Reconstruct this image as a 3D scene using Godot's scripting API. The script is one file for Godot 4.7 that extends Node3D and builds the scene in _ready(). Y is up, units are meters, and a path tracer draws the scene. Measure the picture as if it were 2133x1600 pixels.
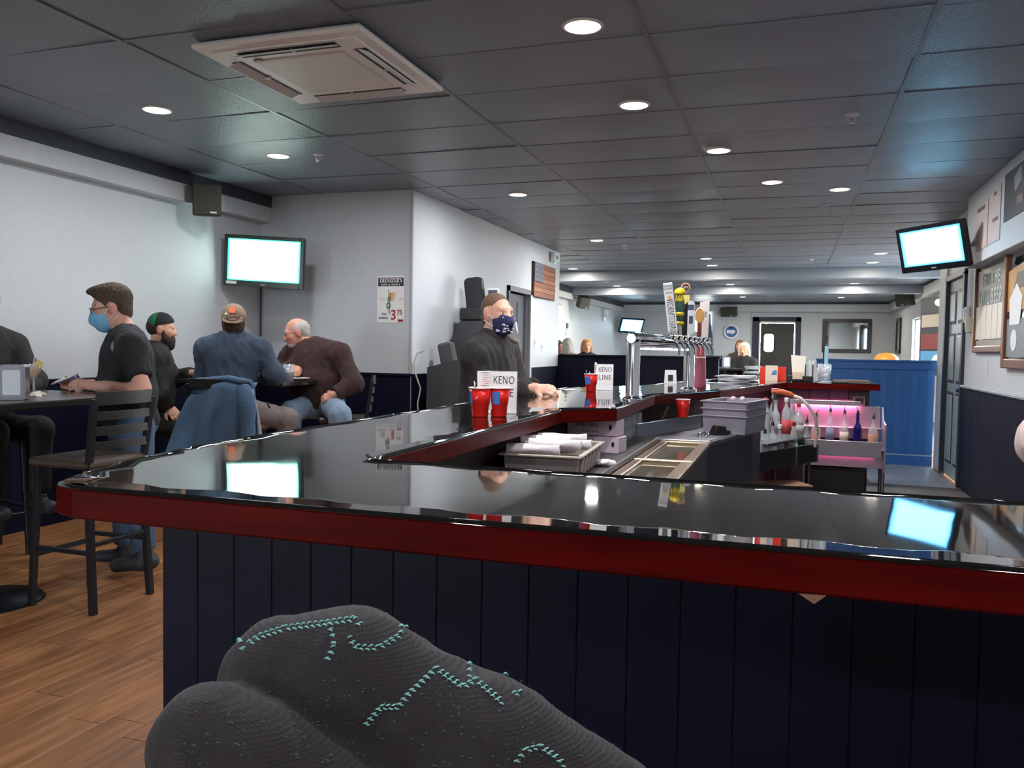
extends Node3D
# A bar room, built in metres: x right, y up, the room runs along -z.
# The camera stands at the near end of the bar, 1.34 m above the floor.

const FOCAL := 1725.0
const EYE := Vector3(0, 1.34, 0)
const CEIL := 2.82
const BAR := 1.07
var view: Basis
var names := {}
var mats := {}
var rng := RandomNumberGenerator.new()
var noise := FastNoiseLite.new()

# ---------- pixels of the 2133 x 1600 frame to points on a known plane ----------
func ray(x: float, y: float) -> Vector3:
	return view * Vector3((x - 1066.5) / FOCAL, -(y - 800.0) / FOCAL, -1.0)
func at_z(x: float, y: float, z: float) -> Vector3:
	var d := ray(x, y)
	return EYE + d * (z / d.z)
func at_x(x: float, y: float, wx: float) -> Vector3:
	var d := ray(x, y)
	return EYE + d * (wx / d.x)
func at_h(x: float, y: float, h: float) -> Vector3:
	var d := ray(x, y)
	return EYE + d * ((h - EYE.y) / d.y)

# ---------- naming and tagging ----------
func numbered(called: String) -> String:
	if not names.has(called):
		names[called] = 0
		return called
	names[called] += 1
	return "%s_%03d" % [called, names[called]]
func tag(o: Node, label: String, category: String, group := "") -> Node:
	o.set_meta("label", label)
	o.set_meta("category", category)
	if group:
		o.set_meta("group", group)
	return o
func thing(called: String, label: String, category: String, pos := Vector3.ZERO, turn := 0.0, group := "") -> Node3D:
	var o := Node3D.new()
	o.name = numbered(called)
	add_child(o, true)
	o.position = pos
	o.rotation.y = turn
	tag(o, label, category, group)
	return o
func obj(called: String, st: SurfaceTool, m: Material, parent: Node = null) -> MeshInstance3D:
	return obj_mesh(called, finish(st), m, parent)
func obj_mesh(called: String, mesh: Mesh, m: Material, parent: Node = null) -> MeshInstance3D:
	var o := MeshInstance3D.new()
	o.mesh = mesh
	o.material_override = m
	if parent == null:
		o.name = numbered(called)
		add_child(o, true)
	else:
		o.name = called
		parent.add_child(o, true)
	return o
func struct_node(called: String) -> Node3D:
	var o := Node3D.new()
	o.name = numbered(called)
	o.set_meta("kind", "structure")
	add_child(o, true)
	return o
func struct(called: String, st: SurfaceTool, m: Material) -> MeshInstance3D:
	var o := obj(called, st, m)
	o.set_meta("kind", "structure")
	return o
func copy_of(o: Node3D, label := "", pos := Vector3.INF, turn := INF) -> Node3D:
	var base := o.name.get_slice("_0", 0)
	var c: Node3D = o.duplicate()
	c.name = numbered(base)
	add_child(c, true)
	if label:
		c.set_meta("label", label)
	if pos.is_finite():
		c.position = pos
	if is_finite(turn):
		c.rotation.y = turn
	return c

# ---------- materials ----------
func mat(key: String, c: Color, rough := 0.6, metal := 0.0, spec := 0.5) -> StandardMaterial3D:
	if mats.has(key):
		return mats[key]
	var m := StandardMaterial3D.new()
	m.resource_name = key
	m.albedo_color = c
	m.roughness = rough
	m.metallic = metal
	m.metallic_specular = spec
	mats[key] = m
	return m
func rgb(r: int, g: int, b: int) -> Color:
	return Color(r / 255.0, g / 255.0, b / 255.0)
func glow(key: String, c: Color, e: float) -> StandardMaterial3D:
	var m := mat(key, Color(0.8, 0.8, 0.8), 0.4)
	m.emission_enabled = true
	m.emission = c
	m.emission_energy_multiplier = e
	return m
func glass(key: String, c: Color, alpha := 0.12, rough := 0.03) -> StandardMaterial3D:
	var m := mat(key, Color(c.r, c.g, c.b, alpha), rough)
	m.transparency = BaseMaterial3D.TRANSPARENCY_ALPHA
	return m
func noise_tex(freq: float, seed_: int, c0: Color, c1: Color, size := 256, oct := 4, as_normal := false, bump := 4.0) -> NoiseTexture2D:
	var n := FastNoiseLite.new()
	n.seed = seed_
	n.frequency = freq
	n.fractal_octaves = oct
	var t := NoiseTexture2D.new()
	t.noise = n
	t.width = size
	t.height = size
	t.seamless = true
	if as_normal:
		t.as_normal_map = true
		t.bump_strength = bump
	else:
		var g := Gradient.new()
		g.set_color(0, c0)
		g.set_color(1, c1)
		t.color_ramp = g
	return t
func textured(key: String, c0: Color, c1: Color, freq: float, scale: float, rough := 0.8, seed_ := 1) -> StandardMaterial3D:
	if mats.has(key):
		return mats[key]
	var m := mat(key, Color.WHITE, rough)
	m.albedo_texture = noise_tex(freq, seed_, c0, c1)
	m.uv1_triplanar = true
	m.uv1_world_triplanar = true
	m.uv1_scale = Vector3.ONE * scale
	return m
func wood(key: String, c0: Color, c1: Color, along: Vector3, seed_: int, rough := 0.4) -> StandardMaterial3D:
	# grain stretched along one axis
	if mats.has(key):
		return mats[key]
	var m := mat(key, Color.WHITE, rough)
	m.albedo_texture = noise_tex(0.02, seed_, c0, c1, 256, 5)
	m.uv1_triplanar = true
	m.uv1_world_triplanar = true
	m.uv1_scale = Vector3(3.5, 3.5, 3.5) - along * 3.1
	return m

# ---------- shapes: corners are given counter-clockwise as seen from outside ----------
func start() -> SurfaceTool:
	var st := SurfaceTool.new()
	st.begin(Mesh.PRIMITIVE_TRIANGLES)
	return st
func finish(st: SurfaceTool) -> Mesh:
	st.generate_normals()
	return st.commit()
func tri(st: SurfaceTool, a: Vector3, b: Vector3, c: Vector3, flat := true) -> void:
	st.set_smooth_group(-1 if flat else 0)
	st.add_vertex(a)
	st.add_vertex(c)
	st.add_vertex(b)
func quad(st: SurfaceTool, a: Vector3, b: Vector3, c: Vector3, d: Vector3, flat := true) -> void:
	tri(st, a, b, c, flat)
	tri(st, a, c, d, flat)
# box with chamfered edges
func box(st: SurfaceTool, xf: Transform3D, size: Vector3, bev := 0.0) -> SurfaceTool:
	var h := size * 0.5
	var b := minf(bev, minf(h.x, minf(h.y, h.z)) * 0.9)
	if b <= 0.0:
		for ax in 3:
			for s in [-1.0, 1.0]:
				var n := Vector3.ZERO
				n[ax] = s
				var u := Vector3.ZERO
				u[(ax + 1) % 3] = 1.0
				var v := Vector3.ZERO
				v[(ax + 2) % 3] = s
				quad(st, xf * ((n - u - v) * h), xf * ((n + u - v) * h), xf * ((n + u + v) * h), xf * ((n - u + v) * h))
		return st
	for ax in 3:
		for s in [-1.0, 1.0]:
			var i := (ax + 1) % 3
			var j := (ax + 2) % 3
			var p := []
			for q in [[-1, -1], [1, -1], [1, 1], [-1, 1]]:
				var c := Vector3.ZERO
				c[ax] = s * h[ax]
				c[i] = q[0] * (h[i] - b)
				c[j] = q[1] * s * (h[j] - b)
				p.append(xf * c)
			quad(st, p[0], p[1], p[2], p[3])
	for ax in 3:
		var i := (ax + 1) % 3
		var j := (ax + 2) % 3
		for si in [-1.0, 1.0]:
			for sj in [-1.0, 1.0]:
				var e := []
				for w in [[-1, 0], [1, 0], [1, 1], [-1, 1]]:
					var c := Vector3.ZERO
					c[ax] = w[0] * (h[ax] - b)
					c[i] = si * (h[i] - (b if w[1] == 1 else 0.0))
					c[j] = sj * (h[j] - (0.0 if w[1] == 1 else b))
					e.append(xf * c)
				if si * sj > 0:
					quad(st, e[3], e[2], e[1], e[0])
				else:
					quad(st, e[0], e[1], e[2], e[3])
	for sx in [-1.0, 1.0]:
		for sy in [-1.0, 1.0]:
			for sz in [-1.0, 1.0]:
				var s3 := Vector3(sx, sy, sz)
				var a: Vector3 = xf * (s3 * (h - Vector3(0, b, b)))
				var c: Vector3 = xf * (s3 * (h - Vector3(b, 0, b)))
				var d: Vector3 = xf * (s3 * (h - Vector3(b, b, 0)))
				if sx * sy * sz > 0:
					tri(st, a, c, d)
				else:
					tri(st, a, d, c)
	return st
func bx(x0: float, x1: float, y0: float, y1: float, z0: float, z1: float, bev := 0.0, st: SurfaceTool = null) -> SurfaceTool:
	if st == null:
		st = start()
	return box(st, Transform3D(Basis(), Vector3((x0 + x1) / 2, (y0 + y1) / 2, (z0 + z1) / 2)), Vector3(absf(x1 - x0), absf(y1 - y0), absf(z1 - z0)), bev)
func cbox(c: Vector3, size: Vector3, bev := 0.0, st: SurfaceTool = null, b := Basis()) -> SurfaceTool:
	if st == null:
		st = start()
	return box(st, Transform3D(b, c), size, bev)
# profile of (radius, height) points turned about y
func lathe(prof: Array, xf := Transform3D(), segs := 20, st: SurfaceTool = null, smooth := true) -> SurfaceTool:
	if st == null:
		st = start()
	for k in range(prof.size() - 1):
		var p: Vector2 = prof[k]
		var q: Vector2 = prof[k + 1]
		for i in segs:
			var a := TAU * i / segs
			var b := TAU * (i + 1) / segs
			var pa := xf * Vector3(p.x * cos(a), p.y, -p.x * sin(a))
			var pb := xf * Vector3(p.x * cos(b), p.y, -p.x * sin(b))
			var qa := xf * Vector3(q.x * cos(a), q.y, -q.x * sin(a))
			var qb := xf * Vector3(q.x * cos(b), q.y, -q.x * sin(b))
			if p.x > 1e-6:
				tri(st, pa, pb, qb, not smooth)
			if q.x > 1e-6:
				tri(st, pa, qb, qa, not smooth)
	return st
func frame_of(dir: Vector3) -> Basis:
	var y := dir.normalized()
	var x := y.cross(Vector3(0, 0, 1) if absf(y.z) < 0.9 else Vector3(1, 0, 0)).normalized()
	return Basis(x, y, x.cross(y))
# round bar along a path; one radius for each point
func tube(pts: Array, radii: Array, segs := 10, st: SurfaceTool = null, caps := true) -> SurfaceTool:
	if st == null:
		st = start()
	var rings := []
	var x := Vector3.ZERO
	for k in pts.size():
		var d: Vector3 = (pts[mini(k + 1, pts.size() - 1)] - pts[maxi(k - 1, 0)]).normalized()
		if k == 0:
			x = frame_of(d).x
		x = (x - d * x.dot(d)).normalized()
		var z := d.cross(x)
		var ring := []
		var r: float = radii[mini(k, radii.size() - 1)]
		for i in segs:
			var a := TAU * i / segs
			ring.append(pts[k] + (x * cos(a) + z * sin(a)) * r)
		rings.append(ring)
	for k in range(pts.size() - 1):
		for i in segs:
			var j := (i + 1) % segs
			quad(st, rings[k][j], rings[k][i], rings[k + 1][i], rings[k + 1][j], false)
	if caps:
		for i in segs:
			var j := (i + 1) % segs
			tri(st, pts[0], rings[0][i], rings[0][j])
			tri(st, pts[-1], rings[-1][j], rings[-1][i])
	return st
func rod(a: Vector3, b: Vector3, r: float, segs := 10, st: SurfaceTool = null) -> SurfaceTool:
	return tube([a, b], [r, r], segs, st)
# bar with a square section between two points
func beam(a: Vector3, b: Vector3, w: float, d: float, bev := 0.002, st: SurfaceTool = null) -> SurfaceTool:
	if st == null:
		st = start()
	return box(st, Transform3D(frame_of(b - a), (a + b) / 2), Vector3(w, (b - a).length(), d), bev)
# flat outline (x, z) given in order, between two heights
func prism(poly: Array, y0: float, y1: float, st: SurfaceTool = null, bev := 0.0) -> SurfaceTool:
	if st == null:
		st = start()
	var p := PackedVector2Array(poly)
	if Geometry2D.is_polygon_clockwise(p):
		p.reverse()
	var inner := p
	if bev > 0.0:
		var off := Geometry2D.offset_polygon(p, -bev, Geometry2D.JOIN_MITER)
		if off.size() == 1 and off[0].size() == p.size():
			# match the start corner
			var o: PackedVector2Array = off[0]
			if Geometry2D.is_polygon_clockwise(o):
				o.reverse()
			var best := 0
			for k in o.size():
				if o[k].distance_to(p[0]) < o[best].distance_to(p[0]):
					best = k
			inner = PackedVector2Array()
			for k in o.size():
				inner.append(o[(best + k) % o.size()])
		else:
			bev = 0.0
	var idx := Geometry2D.triangulate_polygon(inner)
	for k in range(0, idx.size(), 3):
		var a := inner[idx[k]]
		var b := inner[idx[k + 1]]
		var c := inner[idx[k + 2]]
		if (b - a).cross(c - a) > 0:
			var t := b
			b = c
			c = t
		tri(st, Vector3(a.x, y1, a.y), Vector3(b.x, y1, b.y), Vector3(c.x, y1, c.y))
		tri(st, Vector3(a.x, y0, a.y), Vector3(c.x, y0, c.y), Vector3(b.x, y0, b.y))
	for k in p.size():
		var a := p[k]
		var b := p[(k + 1) % p.size()]
		quad(st, Vector3(b.x, y0 + bev, b.y), Vector3(a.x, y0 + bev, a.y), Vector3(a.x, y1 - bev, a.y), Vector3(b.x, y1 - bev, b.y))
		if bev > 0.0:
			var c := inner[k]
			var d := inner[(k + 1) % p.size()]
			quad(st, Vector3(b.x, y1 - bev, b.y), Vector3(a.x, y1 - bev, a.y), Vector3(c.x, y1, c.y), Vector3(d.x, y1, d.y))
			quad(st, Vector3(a.x, y0 + bev, a.y), Vector3(b.x, y0 + bev, b.y), Vector3(d.x, y0, d.y), Vector3(c.x, y0, c.y))
	return st
# outline (x, y) extruded towards +z by depth, placed by xf
func plate(poly: Array, depth: float, xf: Transform3D, st: SurfaceTool = null) -> SurfaceTool:
	if st == null:
		st = start()
	var p := PackedVector2Array(poly)
	if Geometry2D.is_polygon_clockwise(p):
		p.reverse()
	var idx := Geometry2D.triangulate_polygon(p)
	for k in range(0, idx.size(), 3):
		var a := p[idx[k]]
		var b := p[idx[k + 1]]
		var c := p[idx[k + 2]]
		if (b - a).cross(c - a) < 0:
			var t := b
			b = c
			c = t
		tri(st, xf * Vector3(a.x, a.y, depth), xf * Vector3(b.x, b.y, depth), xf * Vector3(c.x, c.y, depth))
		tri(st, xf * Vector3(a.x, a.y, 0), xf * Vector3(c.x, c.y, 0), xf * Vector3(b.x, b.y, 0))
	for k in p.size():
		var a := p[k]
		var b := p[(k + 1) % p.size()]
		quad(st, xf * Vector3(a.x, a.y, 0), xf * Vector3(b.x, b.y, 0), xf * Vector3(b.x, b.y, depth), xf * Vector3(a.x, a.y, depth))
	return st
func ellipse(cx: float, cy: float, rx: float, ry: float, n := 20) -> Array:
	var a := []
	for i in n:
		a.append(Vector2(cx + rx * cos(TAU * i / n), cy + ry * sin(TAU * i / n)))
	return a
func round_rect(w: float, h: float, r: float, n := 4) -> Array:
	var a := []
	for q in 4:
		var c := Vector2((w / 2 - r) * (1 if q in [0, 3] else -1), (h / 2 - r) * (1 if q < 2 else -1))
		for i in n + 1:
			var t := PI / 2 * (q + float(i) / n)
			a.append(c + Vector2(cos(t), sin(t)) * r)
	return a
# sheet of points [row][column] with thickness
func sheet(rows: Array, thick: float, st: SurfaceTool = null) -> SurfaceTool:
	if st == null:
		st = start()
	var nr := rows.size()
	var nc: int = rows[0].size()
	var back := []
	for r in nr:
		var line := []
		for c in nc:
			var du: Vector3 = rows[r][mini(c + 1, nc - 1)] - rows[r][maxi(c - 1, 0)]
			var dv: Vector3 = rows[mini(r + 1, nr - 1)][c] - rows[maxi(r - 1, 0)][c]
			line.append(rows[r][c] - du.cross(dv).normalized() * thick)
		back.append(line)
	for r in nr - 1:
		for c in nc - 1:
			quad(st, rows[r][c], rows[r][c + 1], rows[r + 1][c + 1], rows[r + 1][c], false)
			quad(st, back[r][c + 1], back[r][c], back[r + 1][c], back[r + 1][c + 1], false)
	for r in nr - 1:
		quad(st, back[r][0], rows[r][0], rows[r + 1][0], back[r + 1][0])
		quad(st, rows[r][nc - 1], back[r][nc - 1], back[r + 1][nc - 1], rows[r + 1][nc - 1])
	for c in nc - 1:
		quad(st, rows[0][c], back[0][c], back[0][c + 1], rows[0][c + 1])
		quad(st, back[nr - 1][c], rows[nr - 1][c], rows[nr - 1][c + 1], back[nr - 1][c + 1])
	return st
# flat lettering: parent-local basis, the text faces +z of b and is centred on pos
func words(called: String, text: String, height: float, m: Material, parent: Node, pos: Vector3, b: Basis, width := 0.0, face := "Droid Sans", bold := true) -> MeshInstance3D:
	var f := SystemFont.new()
	f.font_names = PackedStringArray([face])
	f.font_weight = 700 if bold else 400
	var t := TextMesh.new()
	t.text = text
	t.font = f
	t.font_size = 32
	t.pixel_size = height / 23.0
	t.depth = 0.0012
	t.curve_step = 2.0
	var o := MeshInstance3D.new()
	o.mesh = t
	o.material_override = m
	o.name = called
	parent.add_child(o, true)
	var sx := 1.0
	if width > 0.0:
		sx = width / maxf(t.get_aabb().size.x, 0.001)
	o.transform = Transform3D(Basis(b.x * sx, b.y, b.z), pos)
	return o
func facing(n: Vector3) -> Basis:
	# z along n, y as upright as can be
	var z := n.normalized()
	var x := Vector3.UP.cross(z).normalized()
	return Basis(x, z.cross(x), z)

# ---------- setting ----------
func light_setup() -> void:
	var cam := Camera3D.new()
	cam.name = "camera"
	cam.position = EYE
	cam.basis = view
	cam.fov = rad_to_deg(2.0 * atan(800.0 / FOCAL))
	cam.near = 0.05
	cam.far = 120.0
	add_child(cam)
	cam.current = true
	var e := Environment.new()
	e.background_mode = Environment.BG_SKY
	var sm := ProceduralSkyMaterial.new()
	sm.sky_top_color = Color(0.80, 0.86, 0.92)
	sm.sky_horizon_color = Color(0.93, 0.97, 0.99)
	sm.ground_bottom_color = Color(0.42, 0.43, 0.43)
	sm.ground_horizon_color = Color(0.72, 0.76, 0.78)
	sm.sky_energy_multiplier = 5.0
	sm.ground_energy_multiplier = 6.0
	var sky := Sky.new()
	sky.sky_material = sm
	e.sky = sky
	e.tonemap_mode = Environment.TONE_MAPPER_LINEAR
	e.tonemap_exposure = 1.12
	e.sdfgi_enabled = true
	e.ssao_enabled = true
	e.ssil_enabled = true
	var we := WorldEnvironment.new()
	we.name = "environment"
	we.environment = e
	add_child(we)

func downlight(x: float, z: float, label: String, group: String, power := 1.0, tint := Color(0.985, 0.985, 1.0)) -> void:
	var t := thing("ceiling_light", label, "ceiling light", Vector3(x, CEIL, z), 0.0, group)
	if not mats.has("downlight_meshes"):
		mats["downlight_meshes"] = [
			finish(lathe([Vector2(0.086, -0.001), Vector2(0.096, -0.001), Vector2(0.097, -0.004), Vector2(0.093, -0.009), Vector2(0.084, -0.012), Vector2(0.082, -0.006), Vector2(0.082, -0.002)], Transform3D(), 28)),
			finish(lathe([Vector2(0.0, -0.010), Vector2(0.05, -0.0095), Vector2(0.082, -0.008)], Transform3D(Basis(Vector3(1, 0, 0), PI).scaled(Vector3(1, 1, 1)), Vector3(0, -0.018, 0)), 28))]
	obj_mesh("trim_ring", mats["downlight_meshes"][0], mat("light_trim", rgb(225, 222, 214), 0.5), t)
	obj_mesh("lens", mats["downlight_meshes"][1], glow("light_lens", Color(1.0, 0.95, 0.86), 3.2), t)
	var l := AreaLight3D.new()
	l.name = "lamp"
	l.area_size = Vector2(0.145, 0.145)
	l.light_color = tint
	l.light_energy = LAMP * power
	l.area_range = 30.0
	l.area_attenuation = 2.0
	l.shadow_enabled = true
	t.add_child(l, true)
	l.position = Vector3(0, -0.02, 0)
	l.rotation.x = -PI / 2

const LAMP := 2.3

func boards(parent: Node, called: String, a: Vector3, b: Vector3, y0: float, y1: float, pitch: float, m: Array, depth := 0.014) -> void:
	# upright tongue-and-groove boards from a to b; their faces look left of the way a -> b
	var d := b - a
	var n := int(ceil(d.length() / pitch))
	var w := d.length() / n
	var out := d.normalized().cross(Vector3.UP)
	var mesh := finish(cbox(Vector3.ZERO, Vector3(w - 0.0005, y1 - y0, depth), 0.0016))
	for k in n:
		var o := obj_mesh(called, mesh, m[k % m.size()], parent)
		o.transform = Transform3D(Basis(d.normalized(), Vector3.UP, out), a + d * ((k + 0.5) / n) + Vector3(0, (y0 + y1) / 2, 0) + out * depth * 0.5)

func setting() -> void:
	var paint := textured("wall_paint", rgb(193, 197, 200), rgb(198, 202, 205), 0.05, 1.2, 0.55, 3)
	var navy := mat("navy_paint", rgb(10, 14, 36), 0.5, 0.0, 0.3)
	var navy2 := mat("navy_paint_b", rgb(9, 13, 34), 0.52, 0.0, 0.3)
	var blue := mat("navy_lit_blue", rgb(50, 108, 176), 0.42)  # coloured light on the navy half wall is put into this blue
	var blue2 := mat("navy_lit_blue_b", rgb(48, 104, 170), 0.42)
	var ceil_m := mat("ceiling_paint", rgb(122, 131, 142), 0.36)
	var ceil_b := mat("ceiling_paint_b", rgb(118, 127, 138), 0.33)
	var ceil_c := mat("ceiling_paint_c", rgb(126, 135, 146), 0.39)
	for m in [ceil_m, ceil_b, ceil_c]:
		m.normal_enabled = true
		if not mats.has("tile_bump"):
			mats["tile_bump"] = noise_tex(0.12, 9, Color.BLACK, Color.WHITE, 256, 3, true, 3.0)
		m.normal_texture = mats["tile_bump"]
		m.normal_scale = 0.35
		m.uv1_triplanar = true
		m.uv1_world_triplanar = true
		m.uv1_scale = Vector3.ONE * 2.2
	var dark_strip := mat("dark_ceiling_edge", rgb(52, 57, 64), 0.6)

	# floor: a base slab, single planks where they can be told apart
	var floor_m := wood("floor_wood", rgb(118, 76, 44), rgb(172, 118, 72), Vector3(0, 0, 1), 21, 0.42)
	var fl := struct("floor", bx(-5.3, 3.1, -0.2, -0.004, 3.7, -26.3), floor_m)
	var tones := [floor_m, wood("plank_wood_b", rgb(128, 84, 50), rgb(178, 124, 78), Vector3(0, 0, 1), 22, 0.42), wood("plank_wood_c", rgb(108, 68, 38), rgb(160, 108, 66), Vector3(0, 0, 1), 23, 0.42), wood("plank_wood_d", rgb(122, 76, 42), rgb(184, 126, 76), Vector3(0, 0, 1), 24, 0.4)]
	var plank := finish(cbox(Vector3.ZERO, Vector3(0.1475, 0.008, 1.197), 0.0012))
	for r in 27:
		var off := rng.randf() * 1.2
		for k in 5:
			var o := obj_mesh("floor_plank", plank, tones[rng.randi() % 4], fl)
			o.position = Vector3(-5.02 + r * 0.149, -0.004, -0.7 - off - k * 1.2)

	# ceiling: slab, sagging lay-in tiles, rails
	var ce := struct("ceiling", bx(-5.3, 3.1, CEIL + 0.02, CEIL + 0.2, 3.7, -26.3), dark_strip)
	var tiles := []
	for v in 3:
		var st := start()
		var n := 6
		var sag: float = [0.004, 0.007, 0.010][v]
		for i in n:
			for j in n:
				var p := []
				for q in [[0, 0], [1, 0], [1, 1], [0, 1]]:
					var u: float = float(i + q[0]) / n * 2 - 1
					var w: float = float(j + q[1]) / n * 2 - 1
					p.append(Vector3(u * 0.61, -sag * (1 - u * u) * (1 - w * w), w * 0.307))
				quad(st, p[0], p[1], p[2], p[3], false)
				var up := Vector3(0, 0.014, 0)
				for q in 4:
					p[q].y = 0
				quad(st, p[3] + up, p[2] + up, p[1] + up, p[0] + up)
		for s in [-1.0, 1.0]:
			var a := Vector3(-0.61 * s, 0, 0.307 * s)
			var b := Vector3(0.61 * s, 0, 0.307 * s)
			var c := Vector3(0.61 * s, 0, -0.307 * s)
			var up := Vector3(0, 0.014, 0)
			quad(st, a, b, b + up, a + up)
			quad(st, b, c, c + up, b + up)
		tiles.append(finish(st))
	var tm := [ceil_m, ceil_b, ceil_c]
	for r in 45:
		var z := 2.68 - (r + 0.5) * 0.633 - 0.297
		if z < -25.9:
			break
		for c in 7:
			var x := -5.03 + (c) * 1.24
			if x > 2.9:
				continue
			var o := obj_mesh("ceiling_tile", tiles[rng.randi() % 3], tm[rng.randi() % 3], ce)
			o.transform = Transform3D(Basis.from_euler(Vector3(rng.randfn(0, 0.006), 0, rng.randfn(0, 0.003))), Vector3(x, CEIL + 0.003, z))
	var rail := mat("ceiling_rail_paint", rgb(112, 116, 122), 0.35)
	for c in 7:
		var x := -4.41 + c * 1.24
		if x < 3.0:
			obj("ceiling_rail", bx(x - 0.012, x + 0.012, CEIL - 0.002, CEIL + 0.02, 3.5, -26), rail, ce)
	var tee := finish(bx(-5.1, 2.95, CEIL - 0.0005, CEIL + 0.02, -0.01, 0.01))
	for r in 46:
		var z := 2.68 - 0.297 - r * 0.633
		if z > -26:
			var o := obj_mesh("ceiling_cross_rail", tee, ceil_m, ce)
			o.position.z = z
	# header beams further back
	for z in [-15.25, -19.2]:
		struct("trim_beam", bx(-5.1, 3.0, 2.63, CEIL + 0.02, z, z - 0.3, 0.004), ceil_m)

	# left wall, its boxed soffit and wainscot
	struct("wall_left", bx(-5.3, -5.1, 0, CEIL + 0.02, 3.7, -26.3), paint)
	struct("trim_soffit", bx(-5.1, -4.98, 2.56, 2.71, 3.5, -7.15, 0.003), paint)
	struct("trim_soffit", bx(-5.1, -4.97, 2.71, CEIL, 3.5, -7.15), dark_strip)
	struct("trim_soffit", bx(-5.1, -4.98, 2.53, 2.67, -12.4, -25.6, 0.003), paint)
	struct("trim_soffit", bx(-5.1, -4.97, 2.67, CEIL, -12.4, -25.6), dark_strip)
	var wn := struct_node("baseboard_left")
	boards(wn, "wainscot_board", Vector3(-5.1, 0, 0.5), Vector3(-5.1, 0, -7.15), 0.0, 1.04, 0.12, [navy, navy2])
	obj("cap_rail", bx(-5.1, -5.065, 1.04, 1.065, 3.5, -7.15, 0.004), navy, wn)
	# box of rooms that juts out: its near face and its long side
	struct("wall_back", bx(-5.1, -3.42, 0, CEIL + 0.02, -7.15, -7.3), paint)
	var wb := struct_node("baseboard_back")
	boards(wb, "wainscot_board", Vector3(-5.08, 0, -7.15), Vector3(-3.42, 0, -7.15), 0.0, 1.06, 0.12, [navy, navy2])
	obj("cap_rail", bx(-5.08, -3.41, 1.06, 1.085, -7.15, -7.115, 0.004), navy, wb)
	obj("corner_bead", bx(-3.435, -3.405, 1.08, CEIL, -7.165, -7.13, 0.006), mat("corner_bead_paint", rgb(172, 175, 176), 0.5), wb)
	# side wall with a doorway
	var ws := struct_node("wall_side")
	for b in [[-7.3, -9.98, 0.0, CEIL], [-9.98, -10.88, 2.1, CEIL], [-10.88, -12.4, 0.0, CEIL]]:
		obj("wall_panel", bx(-3.56, -3.42, b[2], b[3] + 0.02, b[0], b[1]), paint, ws)
	var wsb := struct_node("baseboard_side")
	boards(wsb, "wainscot_board", Vector3(-3.42, 0, -7.16), Vector3(-3.42, 0, -9.92), 0.0, 1.08, 0.12, [navy, navy2])
	boards(wsb, "wainscot_board", Vector3(-3.42, 0, -10.94), Vector3(-3.42, 0, -12.4), 0.0, 1.08, 0.12, [navy, navy2])
	struct("wall_end", bx(-5.1, -3.42, 0, CEIL + 0.02, -12.25, -12.4), paint)
	# doorway leaf and casing
	var d1 := struct_node("door_1")
	obj("leaf", bx(-3.52, -3.47, 0.01, 2.06, -10.02, -10.84, 0.003), mat("navy_door", rgb(24, 30, 50), 0.35), d1)
	for p in [[-10.12, -10.38], [-10.48, -10.74]]:
		obj("panel", bx(-3.475, -3.462, 1.15, 1.95, p[0], p[1], 0.006), mat("navy_door", rgb(24, 30, 50)), d1)
		obj("panel", bx(-3.475, -3.462, 0.15, 0.95, p[0], p[1], 0.006), mat("navy_door", rgb(24, 30, 50)), d1)
	var cas := mat("grey_casing", rgb(92, 98, 108), 0.4)
	obj("casing", bx(-3.43, -3.395, 0, 2.14, -9.92, -9.99, 0.004), mat("navy_casing", rgb(34, 38, 48), 0.4), d1)
	obj("casing", bx(-3.43, -3.395, 0, 2.14, -10.87, -10.94, 0.004), mat("pale_casing", rgb(196, 200, 204), 0.4), d1)
	obj("casing", bx(-3.43, -3.395, 2.07, 2.14, -9.92, -10.94, 0.004), cas, d1)

	# right wall, with its door, wainscot and soffit
	struct("wall_right", bx(1.66, 1.86, 0, CEIL + 0.02, 3.7, -9.4), paint)
	var wr := struct_node("wall_right_end")
	obj("wall_panel", bx(1.66, 1.86, 2.2, CEIL + 0.02, -9.4, -10.45), paint, wr)
	obj("wall_panel", bx(1.64, 1.86, 0.0, CEIL + 0.02, -10.45, -10.9, 0.004), paint, wr)
	struct("trim_soffit", bx(1.53, 1.66, 2.155, CEIL, 3.5, -8.75, 0.004), paint)
	var wrb := struct_node("baseboard_right")
	boards(wrb, "wainscot_board", Vector3(1.66, 0, -9.36), Vector3(1.66, 0, -2.0), 0.0, 1.02, 0.15, [navy, navy2])
	obj("cap_rail", bx(1.62, 1.66, 1.02, 1.045, 3.4, -9.36, 0.004), mat("cap_grey", rgb(150, 156, 160), 0.45), wrb)
	var d2 := struct_node("door_2")
	var dm := mat("green_grey_door", rgb(150, 165, 163), 0.32)
	var dx := 1.675
	obj("leaf", bx(dx, dx + 0.04, 0.01, 2.16, -9.44, -10.41, 0.003), dm, d2)
	for zc in [-9.69, -10.16]:
		for y in [[0.16, 0.94], [1.04, 1.58], [1.68, 2.04]]:
			obj("panel_moulding", bx(dx - 0.006, dx + 0.004, y[0], y[1], zc + 0.17, zc - 0.17, 0.003), mat("door_groove", rgb(46, 52, 58), 0.5), d2)
			obj("panel", bx(dx - 0.012, dx + 0.004, y[0] + 0.03, y[1] - 0.03, zc + 0.135, zc - 0.135, 0.006), dm, d2)
	for zz in [-9.41, -10.44]:
		obj("casing", bx(1.63, 1.69, 0, 2.2, zz + 0.04, zz - 0.04, 0.004), mat("dark_casing", rgb(38, 43, 52), 0.4), d2)
	obj("casing", bx(1.63, 1.69, 2.16, 2.22, -9.37, -10.48, 0.004), mat("dark_casing", rgb(38, 43, 52)), d2)
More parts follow.
